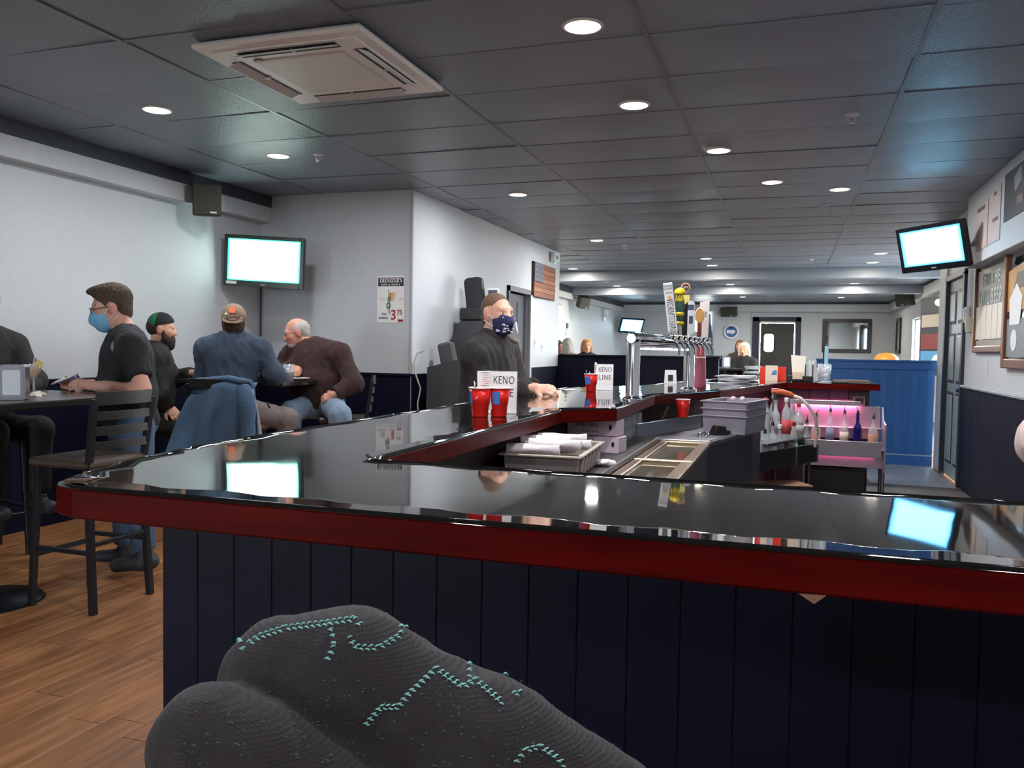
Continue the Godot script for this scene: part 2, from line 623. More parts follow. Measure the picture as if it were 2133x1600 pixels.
	obj("handle", rod(Vector3(1.675, 0.98, -9.52), Vector3(1.62, 0.98, -9.52), 0.022, 12), mat("chrome", rgb(215, 217, 220), 0.12, 1.0), d2)
	# wall behind the camera
	var wfn := struct_node("wall_front")
	for b in [[-5.3, 3.1, 0.0, 1.1], [-5.3, 3.1, 2.45, CEIL + 0.02], [-5.3, -4.7, 1.1, 2.45], [-3.6, 3.1, 1.1, 2.45]]:
		obj("wall_panel", bx(b[0], b[1], b[2], b[3], 3.5, 3.7), paint, wfn)
	var front_n := 4
	for b in [[-4.7, -3.6]]:
		var wi := struct_node("window_%d" % front_n)
		front_n += 1
		obj("pane", bx(b[0] + 0.05, b[1] - 0.05, 1.15, 2.40, 3.6, 3.606), glass("window_glass", Color(0.95, 0.98, 1.0), 0.06), wi)
		for x in [b[0] + 0.025, b[1] - 0.025]:
			obj("frame_post", bx(x - 0.025, x + 0.025, 1.1, 2.45, 3.56, 3.64, 0.003), mat("window_frame_white", rgb(226, 230, 230), 0.4), wi)
		for y in [1.125, 2.425]:
			obj("frame_rail", bx(b[0], b[1], y - 0.025, y + 0.025, 3.56, 3.64, 0.003), mat("window_frame_white", rgb(226, 230, 230)), wi)

	# far part: wider to the right, windows let daylight in
	var wf := struct_node("wall_far")
	for b in [[-5.1, -2.86, 0.0, CEIL], [-2.86, -2.3, 0.0, 1.92], [-2.86, -2.3, 2.56, CEIL], [-2.3, -0.9, 0.0, CEIL], [-0.9, 0.1, 2.24, CEIL], [0.1, 2.95, 0.0, CEIL]]:
		obj("wall_panel", bx(b[0], b[1], b[2], b[3] + 0.02, -26.0, -26.2), paint, wf)
	obj("chimney_breast", bx(-2.25, -1.18, 0, CEIL, -25.75, -26.0, 0.004), paint, wf)
	struct("trim_soffit", bx(-5.1, 2.95, 2.54, CEIL - 0.03, -25.55, -26.0, 0.004), paint)
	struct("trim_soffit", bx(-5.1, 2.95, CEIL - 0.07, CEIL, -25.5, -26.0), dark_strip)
	var wfr := struct_node("wall_far_right")
	for b in [[-10.9, -12.6, 0.0, CEIL], [-12.6, -17.4, 0.0, 0.75], [-12.6, -17.4, 2.35, CEIL], [-17.4, -20.2, 0.0, CEIL], [-20.2, -22.0, 0.0, 0.2], [-20.2, -22.0, 2.2, CEIL], [-22.0, -26.2, 0.0, CEIL]]:
		obj("wall_panel", bx(2.75, 2.95, b[2], b[3] + 0.02, b[0], b[1]), paint, wfr)
	obj("wall_panel", bx(1.86, 2.95, 0, CEIL + 0.02, -10.75, -10.9), paint, wfr)
	struct("trim_soffit", bx(2.58, 2.75, 2.55, 2.78, -10.9, -25.55, 0.004), paint)
	var pane := glass("window_glass", Color(0.95, 0.98, 1.0), 0.06)
	var fr := mat("window_frame_white", rgb(226, 230, 230), 0.4)
	var n := 1
	for w in [[2.85, -12.6, -17.4, 0.75, 2.35], [2.85, -20.2, -22.0, 0.2, 2.2]]:
		var wi := struct_node("window_%d" % n)
		n += 1
		var parts := 3 if n == 2 else 1
		for k in parts:
			var za: float = lerpf(w[1], w[2], float(k) / parts)
			var zb: float = lerpf(w[1], w[2], float(k + 1) / parts)
			obj("pane", bx(w[0], w[0] + 0.006, w[3] + 0.04, w[4] - 0.04, za - 0.04, zb + 0.04), pane, wi)
			for zz in [za - 0.02, zb + 0.02]:
				obj("frame_post", bx(w[0] - 0.03, w[0] + 0.03, w[3], w[4], zz - 0.02, zz + 0.02, 0.003), fr, wi)
		for yy in [w[3] + 0.02, w[4] - 0.02]:
			obj("frame_rail", bx(w[0] - 0.03, w[0] + 0.03, yy - 0.02, yy + 0.02, w[1], w[2], 0.003), fr, wi)
	var w3 := struct_node("window_3")
	obj("pane", bx(-2.82, -2.34, 1.96, 2.52, -26.1, -26.106), pane, w3)
	for b in [[-2.86, -2.82, 1.92, 2.56], [-2.34, -2.3, 1.92, 2.56], [-2.86, -2.3, 1.92, 1.96], [-2.86, -2.3, 2.52, 2.56]]:
		obj("frame_bar", bx(b[0], b[1], b[2], b[3], -26.07, -26.13, 0.003), fr, w3)
	# kitchen door in the far wall
	var d3 := struct_node("door_3")
	var ind := mat("indigo_casing", rgb(40, 36, 62), 0.45)
	for b in [[-1.12, -0.93, 0.0, 2.4], [0.12, 0.26, 0.0, 2.4], [-1.12, 0.26, 2.27, 2.4]]:
		obj("casing", bx(b[0], b[1], b[2], b[3], -25.96, -26.0, 0.004), ind, d3)
	var strip := mat("steel_strip", rgb(205, 198, 190), 0.3, 0.7)
	for b in [[-0.93, -0.89, 0.0, 2.27], [0.08, 0.12, 0.0, 2.27], [-0.93, 0.12, 2.22, 2.27]]:
		obj("trim_strip", bx(b[0], b[1], b[2], b[3], -25.94, -25.99, 0.004), strip, d3)
	obj("leaf", bx(-0.885, 0.075, 0.02, 2.215, -25.98, -26.03, 0.003), mat("brown_black_door", rgb(50, 45, 40), 0.4), d3)
	obj("window_frame", plate(round_rect(0.34, 0.60, 0.09), 0.012, Transform3D(Basis(), Vector3(-0.64, 1.63, -25.98))), mat("rubber", rgb(22, 22, 22), 0.6), d3)
	obj("window_pane", plate(round_rect(0.28, 0.54, 0.08), 0.006, Transform3D(Basis(), Vector3(-0.64, 1.63, -25.966))), glow("kitchen_window_light", Color(1, 1, 0.97), 1.6), d3)

	# half walls
	var hw := struct_node("wall_half_blue")
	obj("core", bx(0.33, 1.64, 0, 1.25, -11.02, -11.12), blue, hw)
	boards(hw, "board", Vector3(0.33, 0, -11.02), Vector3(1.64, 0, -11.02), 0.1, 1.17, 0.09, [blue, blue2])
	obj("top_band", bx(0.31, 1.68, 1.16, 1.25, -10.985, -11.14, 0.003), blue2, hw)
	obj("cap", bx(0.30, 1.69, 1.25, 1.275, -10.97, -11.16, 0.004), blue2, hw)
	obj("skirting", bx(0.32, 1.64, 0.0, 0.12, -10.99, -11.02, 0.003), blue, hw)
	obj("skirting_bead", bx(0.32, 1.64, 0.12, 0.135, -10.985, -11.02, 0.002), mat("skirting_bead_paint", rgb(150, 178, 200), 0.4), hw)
	var hn := struct_node("wall_half_navy")
	obj("core", bx(-3.56, -1.0, 0, 1.24, -12.45, -12.55), navy, hn)
	boards(hn, "board", Vector3(-3.42, 0, -12.45), Vector3(-1.0, 0, -12.45), 0.1, 1.18, 0.12, [navy, navy2])
	obj("cap", bx(-3.56, -0.98, 1.24, 1.265, -12.41, -12.59, 0.004), navy, hn)
	var hf := struct_node("wall_half_back")
	obj("core", bx(-2.6, -1.0, 0, 1.2, -24.0, -24.12), navy, hf)
	boards(hf, "board", Vector3(-2.6, 0, -24.0), Vector3(-1.0, 0, -24.0), 0.1, 1.15, 0.2, [navy, navy2])
	obj("cap", bx(-2.62, -0.98, 1.2, 1.225, -23.96, -24.16, 0.004), navy, hf)

	# dark floor behind the bar and in the back room
	struct("floor_bar", bx(-0.9, 1.65, -0.002, 0.004, -1.65, -9.28), mat("bar_floor", rgb(84, 78, 84), 0.5))
	struct("floor_back", bx(-5.09, 2.74, -0.002, 0.004, -12.6, -25.98), mat("back_floor", rgb(88, 84, 82), 0.6))
	# pale floor strip at the service opening: the floor's reflection painted as colour
	struct("floor_reflection", bx(0.82, 1.62, -0.003, 0.006, -9.3, -10.98, 0.002), mat("grey_floor_reflection", rgb(150, 158, 165), 0.35))

func lamps() -> void:
	for p in [[-0.944, -3.741], [-0.937, -5.013], [-0.546, -6.297], [-0.199, -7.568]]:
		downlight(p[0], p[1], "round white recessed ceiling light in the row that follows the bar", "downlights above the bar")
	downlight(0.371, -8.04, "round white recessed ceiling light above the far end of the bar", "downlights above the bar")
	for p in [[-3.852, -4.314], [-3.842, -5.607]]:
		downlight(p[0], p[1], "round white recessed ceiling light above the tall tables by the soffit", "downlights above the tall tables", 0.7)
	for p in [[-2.523, -7.598], [-2.528, -11.016]]:
		downlight(p[0], p[1], "round white recessed ceiling light along the jutting wall with the flag", "downlights along the side wall")
	for p in [[-3.82, -14.76], [-1.325, -13.5], [-1.324, -14.57], [1.196, -13.25], [1.196, -14.53], [1.211, -17.39], [1.219, -18.79], [-3.83, -17.65], [-3.833, -18.86], [-1.303, -18.74], [-1.266, -22.99], [1.2, -23.36]]:
		downlight(p[0], p[1], "small round white ceiling light in the back room near the header beams", "downlights in the back room", 1.7, Color(1.0, 0.955, 0.88))
	# the rows go on behind and beside the camera
	for p in [[-0.944, -2.45], [0.35, -1.9], [0.9, 0.9], [-1.6, 1.2]]:
		downlight(p[0], p[1], "round white recessed ceiling light over the near end of the room", "downlights over the near end")

# ---------- the bar ----------
const COUNTER := [Vector2(1.5, -1.2), Vector2(-1.27, -1.2), Vector2(-1.335, -1.225), Vector2(-1.385, -1.32), Vector2(-1.43, -1.46), Vector2(-1.465, -1.62), Vector2(-1.49, -1.8), Vector2(-1.508, -2.0), Vector2(-1.515, -2.3), Vector2(-1.515, -5.7), Vector2(-1.1, -6.5), Vector2(-0.66, -8.85), Vector2(0.78, -8.85), Vector2(0.78, -8.2), Vector2(-0.025, -8.2), Vector2(-0.464, -5.97), Vector2(-0.785, -5.1), Vector2(-0.765, -3.83), Vector2(-0.97, -3.6), Vector2(-0.95, -1.78), Vector2(1.5, -1.76)]

func part_node(called: String, parent: Node, label := "") -> Node3D:
	var o := Node3D.new()
	o.name = called
	parent.add_child(o, true)
	if label:
		o.set_meta("label", label)
	return o
func bar_counter() -> void:
	var red := wood("mahogany", rgb(66, 8, 7), rgb(98, 14, 10), Vector3(1, 0, 0), 31, 0.34)
	red.metallic_specular = 0.18
	var black := mat("black_epoxy", rgb(20, 19, 18), 0.035, 0.0, 0.62)
	var t := thing("bar_counter", "long glossy black bar counter with a dark red mahogany edge", "bar counter")
	obj("wooden_slab", prism(COUNTER, BAR - 0.063, BAR - 0.006, null, 0.004), red, t)
	obj("poured_top", poured(COUNTER), black, t)
	# a drip of resin and a splinter under the front edge
	obj("splinter", plate([Vector2(0, 0), Vector2(0.035, 0.001), Vector2(0.02, -0.012)], 0.004, Transform3D(Basis(), Vector3(0.02, BAR - 0.062, -1.202))), mat("raw_wood", rgb(150, 110, 84), 0.7), t)
	# the body under the counter
	var navy: Material = mats["navy_paint"]
	var bar := part_node("front_body", t)
	obj("core", bx(-1.283, 1.5, 0, 1.005, -1.464, -1.61), navy, bar)
	boards(bar, "board", Vector3(-1.283, 0, -1.464), Vector3(1.5, 0, -1.464), 0.0, 1.005, 0.093, [mats["navy_paint"], mats["navy_paint_b"]], 0.014)
	var inner := mat("bar_inside", rgb(78, 64, 58), 0.6)
	var side := part_node("arm_body", t)
	obj("core", prism([Vector2(-1.28, -1.62), Vector2(-1.28, -5.6), Vector2(-0.9, -6.4), Vector2(-0.48, -8.62), Vector2(0.7, -8.62), Vector2(0.7, -8.32), Vector2(-0.2, -8.32), Vector2(-0.66, -6.2), Vector2(-1.1, -5.4), Vector2(-1.12, -1.62)], 0, 1.005), inner, side)
	boards(side, "board", Vector3(-1.28, 0, -5.6), Vector3(-1.28, 0, -1.47), 0.0, 1.005, 0.14, [mats["navy_paint"], mats["navy_paint_b"]], 0.014)
	var plum := mat("plum_panel", rgb(58, 40, 54), 0.45)
	for k in 4:
		obj("end_board", bx(0.0 + k * 0.175, 0.17 + k * 0.175, 0.0, 1.005, -8.30, -8.32, 0.003), plum, side)
	var ob := obj("outlet_box", bx(0.555, 0.665, 0.86, 0.95, -8.27, -8.302, 0.004), mat("steel_box", rgb(150, 140, 130), 0.35, 0.8), side)
	obj("outlet_face", bx(0.575, 0.645, 0.875, 0.935, -8.262, -8.272, 0.003), mat("dark_outlet", rgb(34, 32, 34), 0.5), ob)

func poured(poly: Array) -> SurfaceTool:
	# resin surface: level to within a millimetre, with a soft rolled edge
	var p := PackedVector2Array(poly)
	if Geometry2D.is_polygon_clockwise(p):
		p.reverse()
	var inner: PackedVector2Array = Geometry2D.offset_polygon(p, -0.009, Geometry2D.JOIN_MITER)[0]
	if Geometry2D.is_polygon_clockwise(inner):
		inner.reverse()
	var edge := PackedVector2Array()
	for k in inner.size():
		var a := inner[k]
		var b := inner[(k + 1) % inner.size()]
		var n := maxi(1, int(a.distance_to(b) / 0.06))
		for i in n:
			edge.append(a.lerp(b, float(i) / n))
	var pts := edge.duplicate()
	var safe: Array = Geometry2D.offset_polygon(inner, -0.03, Geometry2D.JOIN_MITER)
	for i in 60:
		for j in 150:
			var q := Vector2(-1.55 + i * 0.055 + 0.012 * sin(j * 1.3), -1.15 - j * 0.055 + 0.012 * sin(i * 1.7))
			if Geometry2D.is_point_in_polygon(q, safe[0]):
				pts.append(q)
	var wave := FastNoiseLite.new()
	wave.seed = 5
	wave.frequency = 2.6
	wave.fractal_octaves = 2
	var at := func(q: Vector2) -> Vector3:
		return Vector3(q.x, BAR + 0.00045 * wave.get_noise_2d(q.x, q.y), q.y)
	var st := start()
	var idx := Geometry2D.triangulate_delaunay(pts)
	for k in range(0, idx.size(), 3):
		var a := pts[idx[k]]
		var b := pts[idx[k + 1]]
		var c := pts[idx[k + 2]]
		if not Geometry2D.is_point_in_polygon((a + b + c) / 3.0, inner):
			continue
		if (b - a).cross(c - a) > 0:
			tri(st, at.call(a), at.call(c), at.call(b), false)
		else:
			tri(st, at.call(a), at.call(b), at.call(c), false)
	for k in edge.size():
		var a := edge[k]
		var b := edge[(k + 1) % edge.size()]
		var pa := near_on(p, a)
		var pb := near_on(p, b)
		var rows := [[at.call(a), at.call(b)]]
		for s in [[0.45, 0.0009], [0.8, 0.003], [1.0, 0.007]]:
			var qa := a.lerp(pa, s[0])
			var qb := b.lerp(pb, s[0])
			rows.append([Vector3(qa.x, BAR - s[1], qa.y), Vector3(qb.x, BAR - s[1], qb.y)])
		for r in 3:
			quad(st, rows[r][1], rows[r][0], rows[r + 1][0], rows[r + 1][1], false)
	return st
func near_on(p: PackedVector2Array, q: Vector2) -> Vector2:
	var best := p[0]
	for k in p.size():
		var c := Geometry2D.get_closest_point_to_segment(q, p[k], p[(k + 1) % p.size()])
		if c.distance_to(q) < best.distance_to(q):
			best = c
	return best

func lathe_at(prof: Array, p: Vector3, segs := 20) -> SurfaceTool:
	return lathe(prof, Transform3D(Basis(), p), segs)

func red_cup(called: String, label: String, p: Vector3, tapes: Array) -> Node3D:
	var t := thing(called, label, "cup", p, 0.0, "")
	var red := mat("red_plastic", rgb(222, 32, 22), 0.28)
	obj("cup_wall", lathe([Vector2(0.0, 0.004), Vector2(0.028, 0.004), Vector2(0.030, 0.0), Vector2(0.0315, 0.004), Vector2(0.034, 0.045), Vector2(0.0365, 0.047), Vector2(0.044, 0.112), Vector2(0.0425, 0.112), Vector2(0.035, 0.05), Vector2(0.029, 0.006), Vector2(0.0, 0.006)], Transform3D(), 28), red, t)
	var ring := []
	for k in 9:
		ring.append(Vector2(0.0445 + 0.0028 * cos(TAU * k / 8), 0.1135 + 0.0028 * sin(TAU * k / 8)))
	ring.reverse()
	obj("rim", lathe(ring, Transform3D(), 28), mat("white_rim", rgb(236, 226, 222), 0.4), t)
	for a in tapes:
		# [angle, half width angle, y0, y1]
		var rows := []
		for r in 2:
			var y: float = a[3] if r == 0 else a[2]
			var rad: float = lerpf(0.0365, 0.044, (y - 0.047) / 0.065) + 0.0012
			var line := []
			for c in 7:
				var an: float = a[0] + a[1] * (c / 3.0 - 1.0)
				line.append(Vector3(sin(an) * rad, y, cos(an) * rad))
			rows.append(line)
		rows.reverse()
		obj("painter_tape", sheet(rows, -0.0006), mat("blue_tape", rgb(62, 116, 196), 0.7), t)
	return t

func pencils(p: Vector3, n: int, label: String, group: String) -> void:
	for k in n:
		var a := TAU * k / n + 0.4
		var lo := p + Vector3(cos(a + 2.6) * 0.012, 0.01, sin(a + 2.6) * 0.012)
		var hi := p + Vector3(cos(a) * 0.036, 0.128 + 0.006 * (k % 3), sin(a) * 0.036)
		var o := thing("golf_pencil", label, "pencil", lo, 0.0, group)
		obj("shaft", rod(Vector3.ZERO, (hi - lo) * 0.9, 0.0034, 6), mat("pencil_black", rgb(28, 28, 32), 0.4), o)
		obj("tip", tube([(hi - lo) * 0.9, hi - lo], [0.0034, 0.0006], 6), mat("pencil_wood", rgb(225, 215, 205), 0.6), o)

func keno_sign(p: Vector3, turn: float, label: String) -> void:
	var t := thing("keno_sign", label, "sign", p, turn, "")
	var b := Basis(Vector3(1, 0, 0), deg_to_rad(-8.0))
	var card := mat("card_white", rgb(232, 228, 228), 0.5)
	obj("card", cbox(b * Vector3(0, 0.0875, 0), Vector3(0.125, 0.172, 0.0012), 0.0, null, b), card, t)
	obj("holder", cbox(b * Vector3(0, 0.0885, -0.003), Vector3(0.13, 0.178, 0.003), 0.0008, null, b), glass("acrylic", Color(0.95, 0.97, 1.0), 0.2), t)
	obj("foot", bx(-0.065, 0.065, 0.0, 0.003, -0.045, 0.03, 0.001), glass("acrylic", Color.WHITE), t)
	var ink := mat("print_black", rgb(20, 20, 22), 0.6)
	words("word_top", "KENO", 0.030, ink, t, b * Vector3(0.008, 0.138, 0.0012), b, 0.086, "Droid Sans", false)
	words("word_bottom", "LINE", 0.030, ink, t, b * Vector3(0.008, 0.085, 0.0012), b, 0.082, "Droid Sans", false)

func bar_top_things() -> void:
	# near cups with keno slips, near sign
	var c1 := at_h(1000, 868, BAR)
	red_cup("red_cup", "red plastic cup with keno slips and pencils, in front of the nearer white sign", c1, [[-0.75, 0.24, 0.055, 0.1]])
	var c2 := c1 + Vector3(0.062, 0, -0.045)
	red_cup("red_cup", "red plastic cup with a wide blue tape square beside the keno slips", c2, [[0.05, 0.36, 0.05, 0.1]])
	pencils(c1, 4, "black golf pencil standing in the red cup with keno slips", "pencils in the slip cup")
	# slips standing in the first cup
	var sl := thing("keno_slip_stack", "stack of white keno slips with red print standing in a red cup", "paper slips", c1 + Vector3(0.014, 0.018, -0.003), 0.25)
	var pb := Basis(Vector3(0, 0, 1), deg_to_rad(1.5))
	for k in 5:
		obj("slip", cbox(Vector3(0.001 * k, 0.086, -0.0022 * k), Vector3(0.052, 0.148 + 0.002 * (k % 3), 0.0008), 0.0, null, pb), mat("slip_paper", rgb(240, 236, 234), 0.7), sl)
	var pr := mat("slip_print_red", rgb(196, 60, 60), 0.7)
	for r in 11:
		obj("printed_line", cbox(Vector3(0.004 + 0.003 * (r % 3), 0.155 - r * 0.0085, 0.0007), Vector3(0.030 - 0.012 * (r % 2), 0.0016, 0.0004), 0.0, null, pb), pr if r % 3 else mat("print_black", rgb(20, 20, 22)), sl)
	keno_sign(at_h(1046, 862, BAR) + Vector3(-0.012, 0, -0.02), deg_to_rad(14), "white keno sign in a clear stand beside two red cups")
	# second station
	var c3 := at_h(1231, 816, BAR)
	red_cup("red_cup", "red plastic cup with a folded blue tape flag near the tap tower", c3, [[-0.45, 0.55, 0.05, 0.098]])
	pencils(c3, 5, "black golf pencil standing in the red cup near the tap tower", "pencils by the tap tower")
	keno_sign(at_h(1255, 813, BAR) + Vector3(0, 0, -0.03), deg_to_rad(12), "white keno sign in a clear stand by the chrome tap tower")
	var wd := thing("pen_with_pink_clip", "pale pink patterned pen sticking up from the far red cup", "pen", c3 + Vector3(0.012, 0.02, 0.0))
	obj("barrel", rod(Vector3.ZERO, Vector3(0.016, 0.15, 0.0), 0.005, 8), mat("pink_pen", rgb(214, 170, 178), 0.5), wd)
	obj("cap", lathe_at([Vector2(0.0, 0.02), Vector2(0.006, 0.018), Vector2(0.0075, 0.01), Vector2(0.005, 0.0)], Vector3(0.016, 0.15, 0), 10), mat("white_rim", rgb(236, 226, 222)), wd)
	# slip of paper by the hand, small scrap
	var pa := thing("paper_bet_slip", "pale paper slip lying by the fingers of the masked man", "paper", at_h(1185, 812, BAR) + Vector3(0, 0.0015, 0), 0.5)
	obj("sheet", bx(-0.04, 0.04, 0, 0.0008, -0.09, 0.09), mat("pale_paper", rgb(214, 222, 218), 0.6), pa)

func faucet(parent: Node, p: Vector3, dir: Vector3) -> void:
	var ch := mat("chrome", rgb(226, 228, 231), 0.14, 1.0)
	var f := obj("faucet", tube([p, p + dir * 0.05, p + dir * 0.075 + Vector3(0, -0.012, 0), p + dir * 0.09 + Vector3(0, -0.05, 0), p + dir * 0.092 + Vector3(0, -0.085, 0)], [0.014, 0.014, 0.012, 0.009, 0.0075], 10), ch, parent)
	obj("collar", rod(p + dir * 0.04 + Vector3(0, 0.005, 0), p + dir * 0.05 + Vector3(0, 0.035, 0), 0.010, 10), ch, f)

func tap_tower() -> void:
	var ch := mat("chrome", rgb(226, 228, 231), 0.14, 1.0)
	var p0 := at_h(1317, 832, BAR)
	var p1 := at_h(1434, 812, BAR)
	var d := (p1 - p0).normalized()
	var side := d.cross(Vector3.UP).normalized()
	var t := thing("tap_tower", "chrome two-legged beer tap tower with eight faucets on the bar", "beer tower", p0)
	var top := 0.335
	var far := (p1 - p0).length()
	for s in [0.0, far]:
		obj("column", lathe([Vector2(0.056, 0.0), Vector2(0.056, 0.006), Vector2(0.050, 0.012), Vector2(0.040, 0.016), Vector2(0.0385, 0.024), Vector2(0.0385, top), Vector2(0.030, top + 0.028), Vector2(0.0, top + 0.036)], Transform3D(Basis(), d * s), 28), ch, t)
	obj("cross_pipe", tube([d * -0.045 + Vector3(0, top, 0), d * -0.02 + Vector3(0, top, 0), d * (far + 0.22) + Vector3(0, top, 0), d * (far + 0.25) + Vector3(0, top, 0)], [0.024, 0.0385, 0.0385, 0.024], 24), ch, t)
	obj("drip_rail", beam(d * 0.05 + Vector3(0, top - 0.055, 0) + side * 0.004, d * (far + 0.15) + Vector3(0, top - 0.055, 0), 0.02, 0.03, 0.004), ch, t)
	var n := 8
	for k in n:
		var s := lerpf(far * 0.40, far + 0.20, k / 7.0)
		faucet(t, d * s + Vector3(0, top - 0.004, 0) + side * 0.035, side)
	# handles stand on the faucets; each is a thing of its own
	var base := func(k: int) -> Vector3:
		return p0 + d * lerpf(far * 0.40, far + 0.20, k / 7.0) + Vector3(0, top + 0.035, 0) + side * 0.085
	var fb := facing(Vector3(0.12, 0, 1))
	var white := mat("handle_white", rgb(232, 231, 230), 0.35)
	var ink := mat("print_black", rgb(20, 20, 22))
	# tall white board with upright lettering
	var b0: Vector3 = base.call(0)
	var h := part_node("tap_handle", t, "tall white tap handle with black upright lettering leaning left")
	h.transform = Transform3D(fb * Basis(Vector3(0, 0, 1), deg_to_rad(7.5)), b0 - p0)
	obj("ferrule", lathe([Vector2(0.009, 0.0), Vector2(0.011, 0.012), Vector2(0.009, 0.02)], Transform3D(), 12), ch, h)
	obj("board", cbox(Vector3(0, 0.165, 0), Vector3(0.056, 0.295, 0.022), 0.003), white, h)
	words("lettering", "WORMTOWN", 0.036, ink, h, Vector3(0.0, 0.118, 0.0115), Basis(Vector3(0, -1, 0), Vector3(1, 0, 0), Vector3(0, 0, 1)), 0.19, "Droid Sans", false)
	obj("emblem", cbox(Vector3(0.002, 0.222, 0.0112), Vector3(0.022, 0.026, 0.001)), mat("peach_print", rgb(236, 186, 130), 0.5), h)
	words("small_lettering", "BREWERY", 0.012, mat("slate_print", rgb(74, 84, 112), 0.5), h, Vector3(0, 0.292, 0.0115), Basis(), 0.046)
	words("small_lettering", "BE HOPPY", 0.012, mat("slate_print", rgb(74, 84, 112), 0.5), h, Vector3(0, 0.276, 0.0115), Basis(), 0.046)
	obj("band", cbox(Vector3(0, 0.252, 0.0112), Vector3(0.04, 0.004, 0.001)), ink, h)
	# green and yellow carved figure handle
	var g := part_node("tap_handle", t, "green and yellow carved tap handle with a yellow brimmed top")
	g.transform = Transform3D(fb, base.call(1) + Vector3(0, 0, 0) - p0)
	obj("stem", lathe([Vector2(0.008, 0), Vector2(0.010, 0.03), Vector2(0.012, 0.06)], Transform3D(), 12), ch, g)
	obj("body", lathe([Vector2(0.012, 0.055), Vector2(0.022, 0.07), Vector2(0.018, 0.10), Vector2(0.025, 0.15), Vector2(0.030, 0.19), Vector2(0.024, 0.235), Vector2(0.020, 0.255)], Transform3D(Basis().scaled(Vector3(1, 1, 0.7))), 16), mat("handle_green", rgb(58, 98, 84), 0.4), g)
	obj("brim", lathe([Vector2(0.0, 0.25), Vector2(0.034, 0.252), Vector2(0.036, 0.262), Vector2(0.026, 0.285), Vector2(0.0, 0.295)], Transform3D(), 16), mat("handle_yellow", rgb(236, 200, 20), 0.4), g)
	for y in [0.205, 0.12, 0.062]:
		obj("yellow_band", lathe([Vector2(0.022, y), Vector2(0.030, y + 0.006), Vector2(0.028, y + 0.018), Vector2(0.02, y + 0.022)], Transform3D(Basis().scaled(Vector3(1, 1, 0.75))), 16), mat("handle_yellow", rgb(236, 200, 20)), g)
	words("lettering", "HB", 0.03, mat("handle_yellow", rgb(236, 200, 20)), g, Vector3(0, 0.232, 0.020), Basis())
	# black handle with a ring on top and a yellow shield
	var k2 := part_node("tap_handle", t, "black tap handle topped by a ring badge over a yellow shield")
	k2.transform = Transform3D(fb, base.call(2) - p0)
	obj("stem", cbox(Vector3(0, 0.12, 0), Vector3(0.034, 0.24, 0.022), 0.006), mat("handle_black", rgb(26, 24, 24), 0.3), k2)
	obj("shield", plate([Vector2(-0.028, 0.03), Vector2(0.028, 0.03), Vector2(0.028, 0.0), Vector2(0.0, -0.03), Vector2(-0.028, 0.0)], 0.008, Transform3D(Basis(), Vector3(0, 0.225, 0.011))), mat("pale_yellow", rgb(238, 226, 120), 0.45), k2)
	obj("ring", plate(ellipse(0, 0, 0.030, 0.030, 24), 0.012, Transform3D(Basis(), Vector3(0, 0.305, 0.0))), mat("copper_ring", rgb(214, 160, 128), 0.35), k2)
	obj("badge", plate(ellipse(0, 0, 0.021, 0.021, 24), 0.004, Transform3D(Basis(), Vector3(0, 0.305, 0.012))), mat("badge_brown", rgb(70, 44, 38), 0.4), k2)
	obj("badge_print", cbox(Vector3(0, 0.305, 0.0165), Vector3(0.028, 0.012, 0.001)), mat("badge_grey", rgb(150, 140, 144), 0.4), k2)
	# white-and-blue handle, and a small yellow one in front
	var k3 := part_node("tap_handle", t, "white and slate blue tap handle with a rounded top")
	k3.transform = Transform3D(fb, base.call(3) - p0)
	obj("board", plate(round_rect(0.056, 0.22, 0.02), 0.02, Transform3D(Basis(), Vector3(0, 0.12, -0.01))), white, k3)
	obj("label_top", cbox(Vector3(0, 0.185, 0.0105), Vector3(0.048, 0.036, 0.001)), mat("slate_print", rgb(74, 84, 112)), k3)
	obj("label_low", cbox(Vector3(0.006, 0.105, 0.0105), Vector3(0.024, 0.05, 0.001)), mat("slate_print", rgb(74, 84, 112)), k3)
	var k4 := part_node("tap_handle", t, "short bright yellow tap handle")
	k4.transform = Transform3D(fb, base.call(4) + Vector3(-0.035, 0, 0.02) - p0)
	obj("knob", cbox(Vector3(0, 0.055, 0), Vector3(0.042, 0.085, 0.026), 0.01), mat("handle_yellow", rgb(236, 200, 20)), k4)
	obj("stem", rod(Vector3(0, 0, 0), Vector3(0, 0.02, 0), 0.008), ch, k4)
	var k5 := part_node("tap_handle", t, "tap handle with an amber oval badge over a dark red block")
	k5.transform = Transform3D(fb, base.call(5) - p0)
	obj("stem", cbox(Vector3(0, 0.05, 0), Vector3(0.03, 0.1, 0.02), 0.004), mat("handle_red", rgb(110, 38, 34), 0.4), k5)
	obj("oval", plate(ellipse(0, 0, 0.028, 0.05, 24), 0.016, Transform3D(Basis(), Vector3(0, 0.145, -0.008))), mat("amber_badge", rgb(192, 140, 76), 0.4), k5)
	obj("oval_rim", lathe([Vector2(0.028, 0), Vector2(0.032, 0.004), Vector2(0.028, 0.008)], Transform3D(Basis(Vector3(1, 0, 0), PI / 2).scaled(Vector3(1, 1.75, 1)), Vector3(0, 0.145, 0.002)), 24), mat("pale_rim", rgb(232, 214, 190), 0.4), k5)
	var k6 := part_node("tap_handle", t, "tall plain cream tap handle with a slanted top")
	k6.transform = Transform3D(fb, base.call(6) - p0)
	obj("board", plate([Vector2(-0.03, 0), Vector2(0.03, 0), Vector2(0.036, 0.26), Vector2(-0.03, 0.245)], 0.02, Transform3D(Basis(), Vector3(0, 0, -0.01))), mat("handle_cream", rgb(238, 226, 216), 0.4), k6)
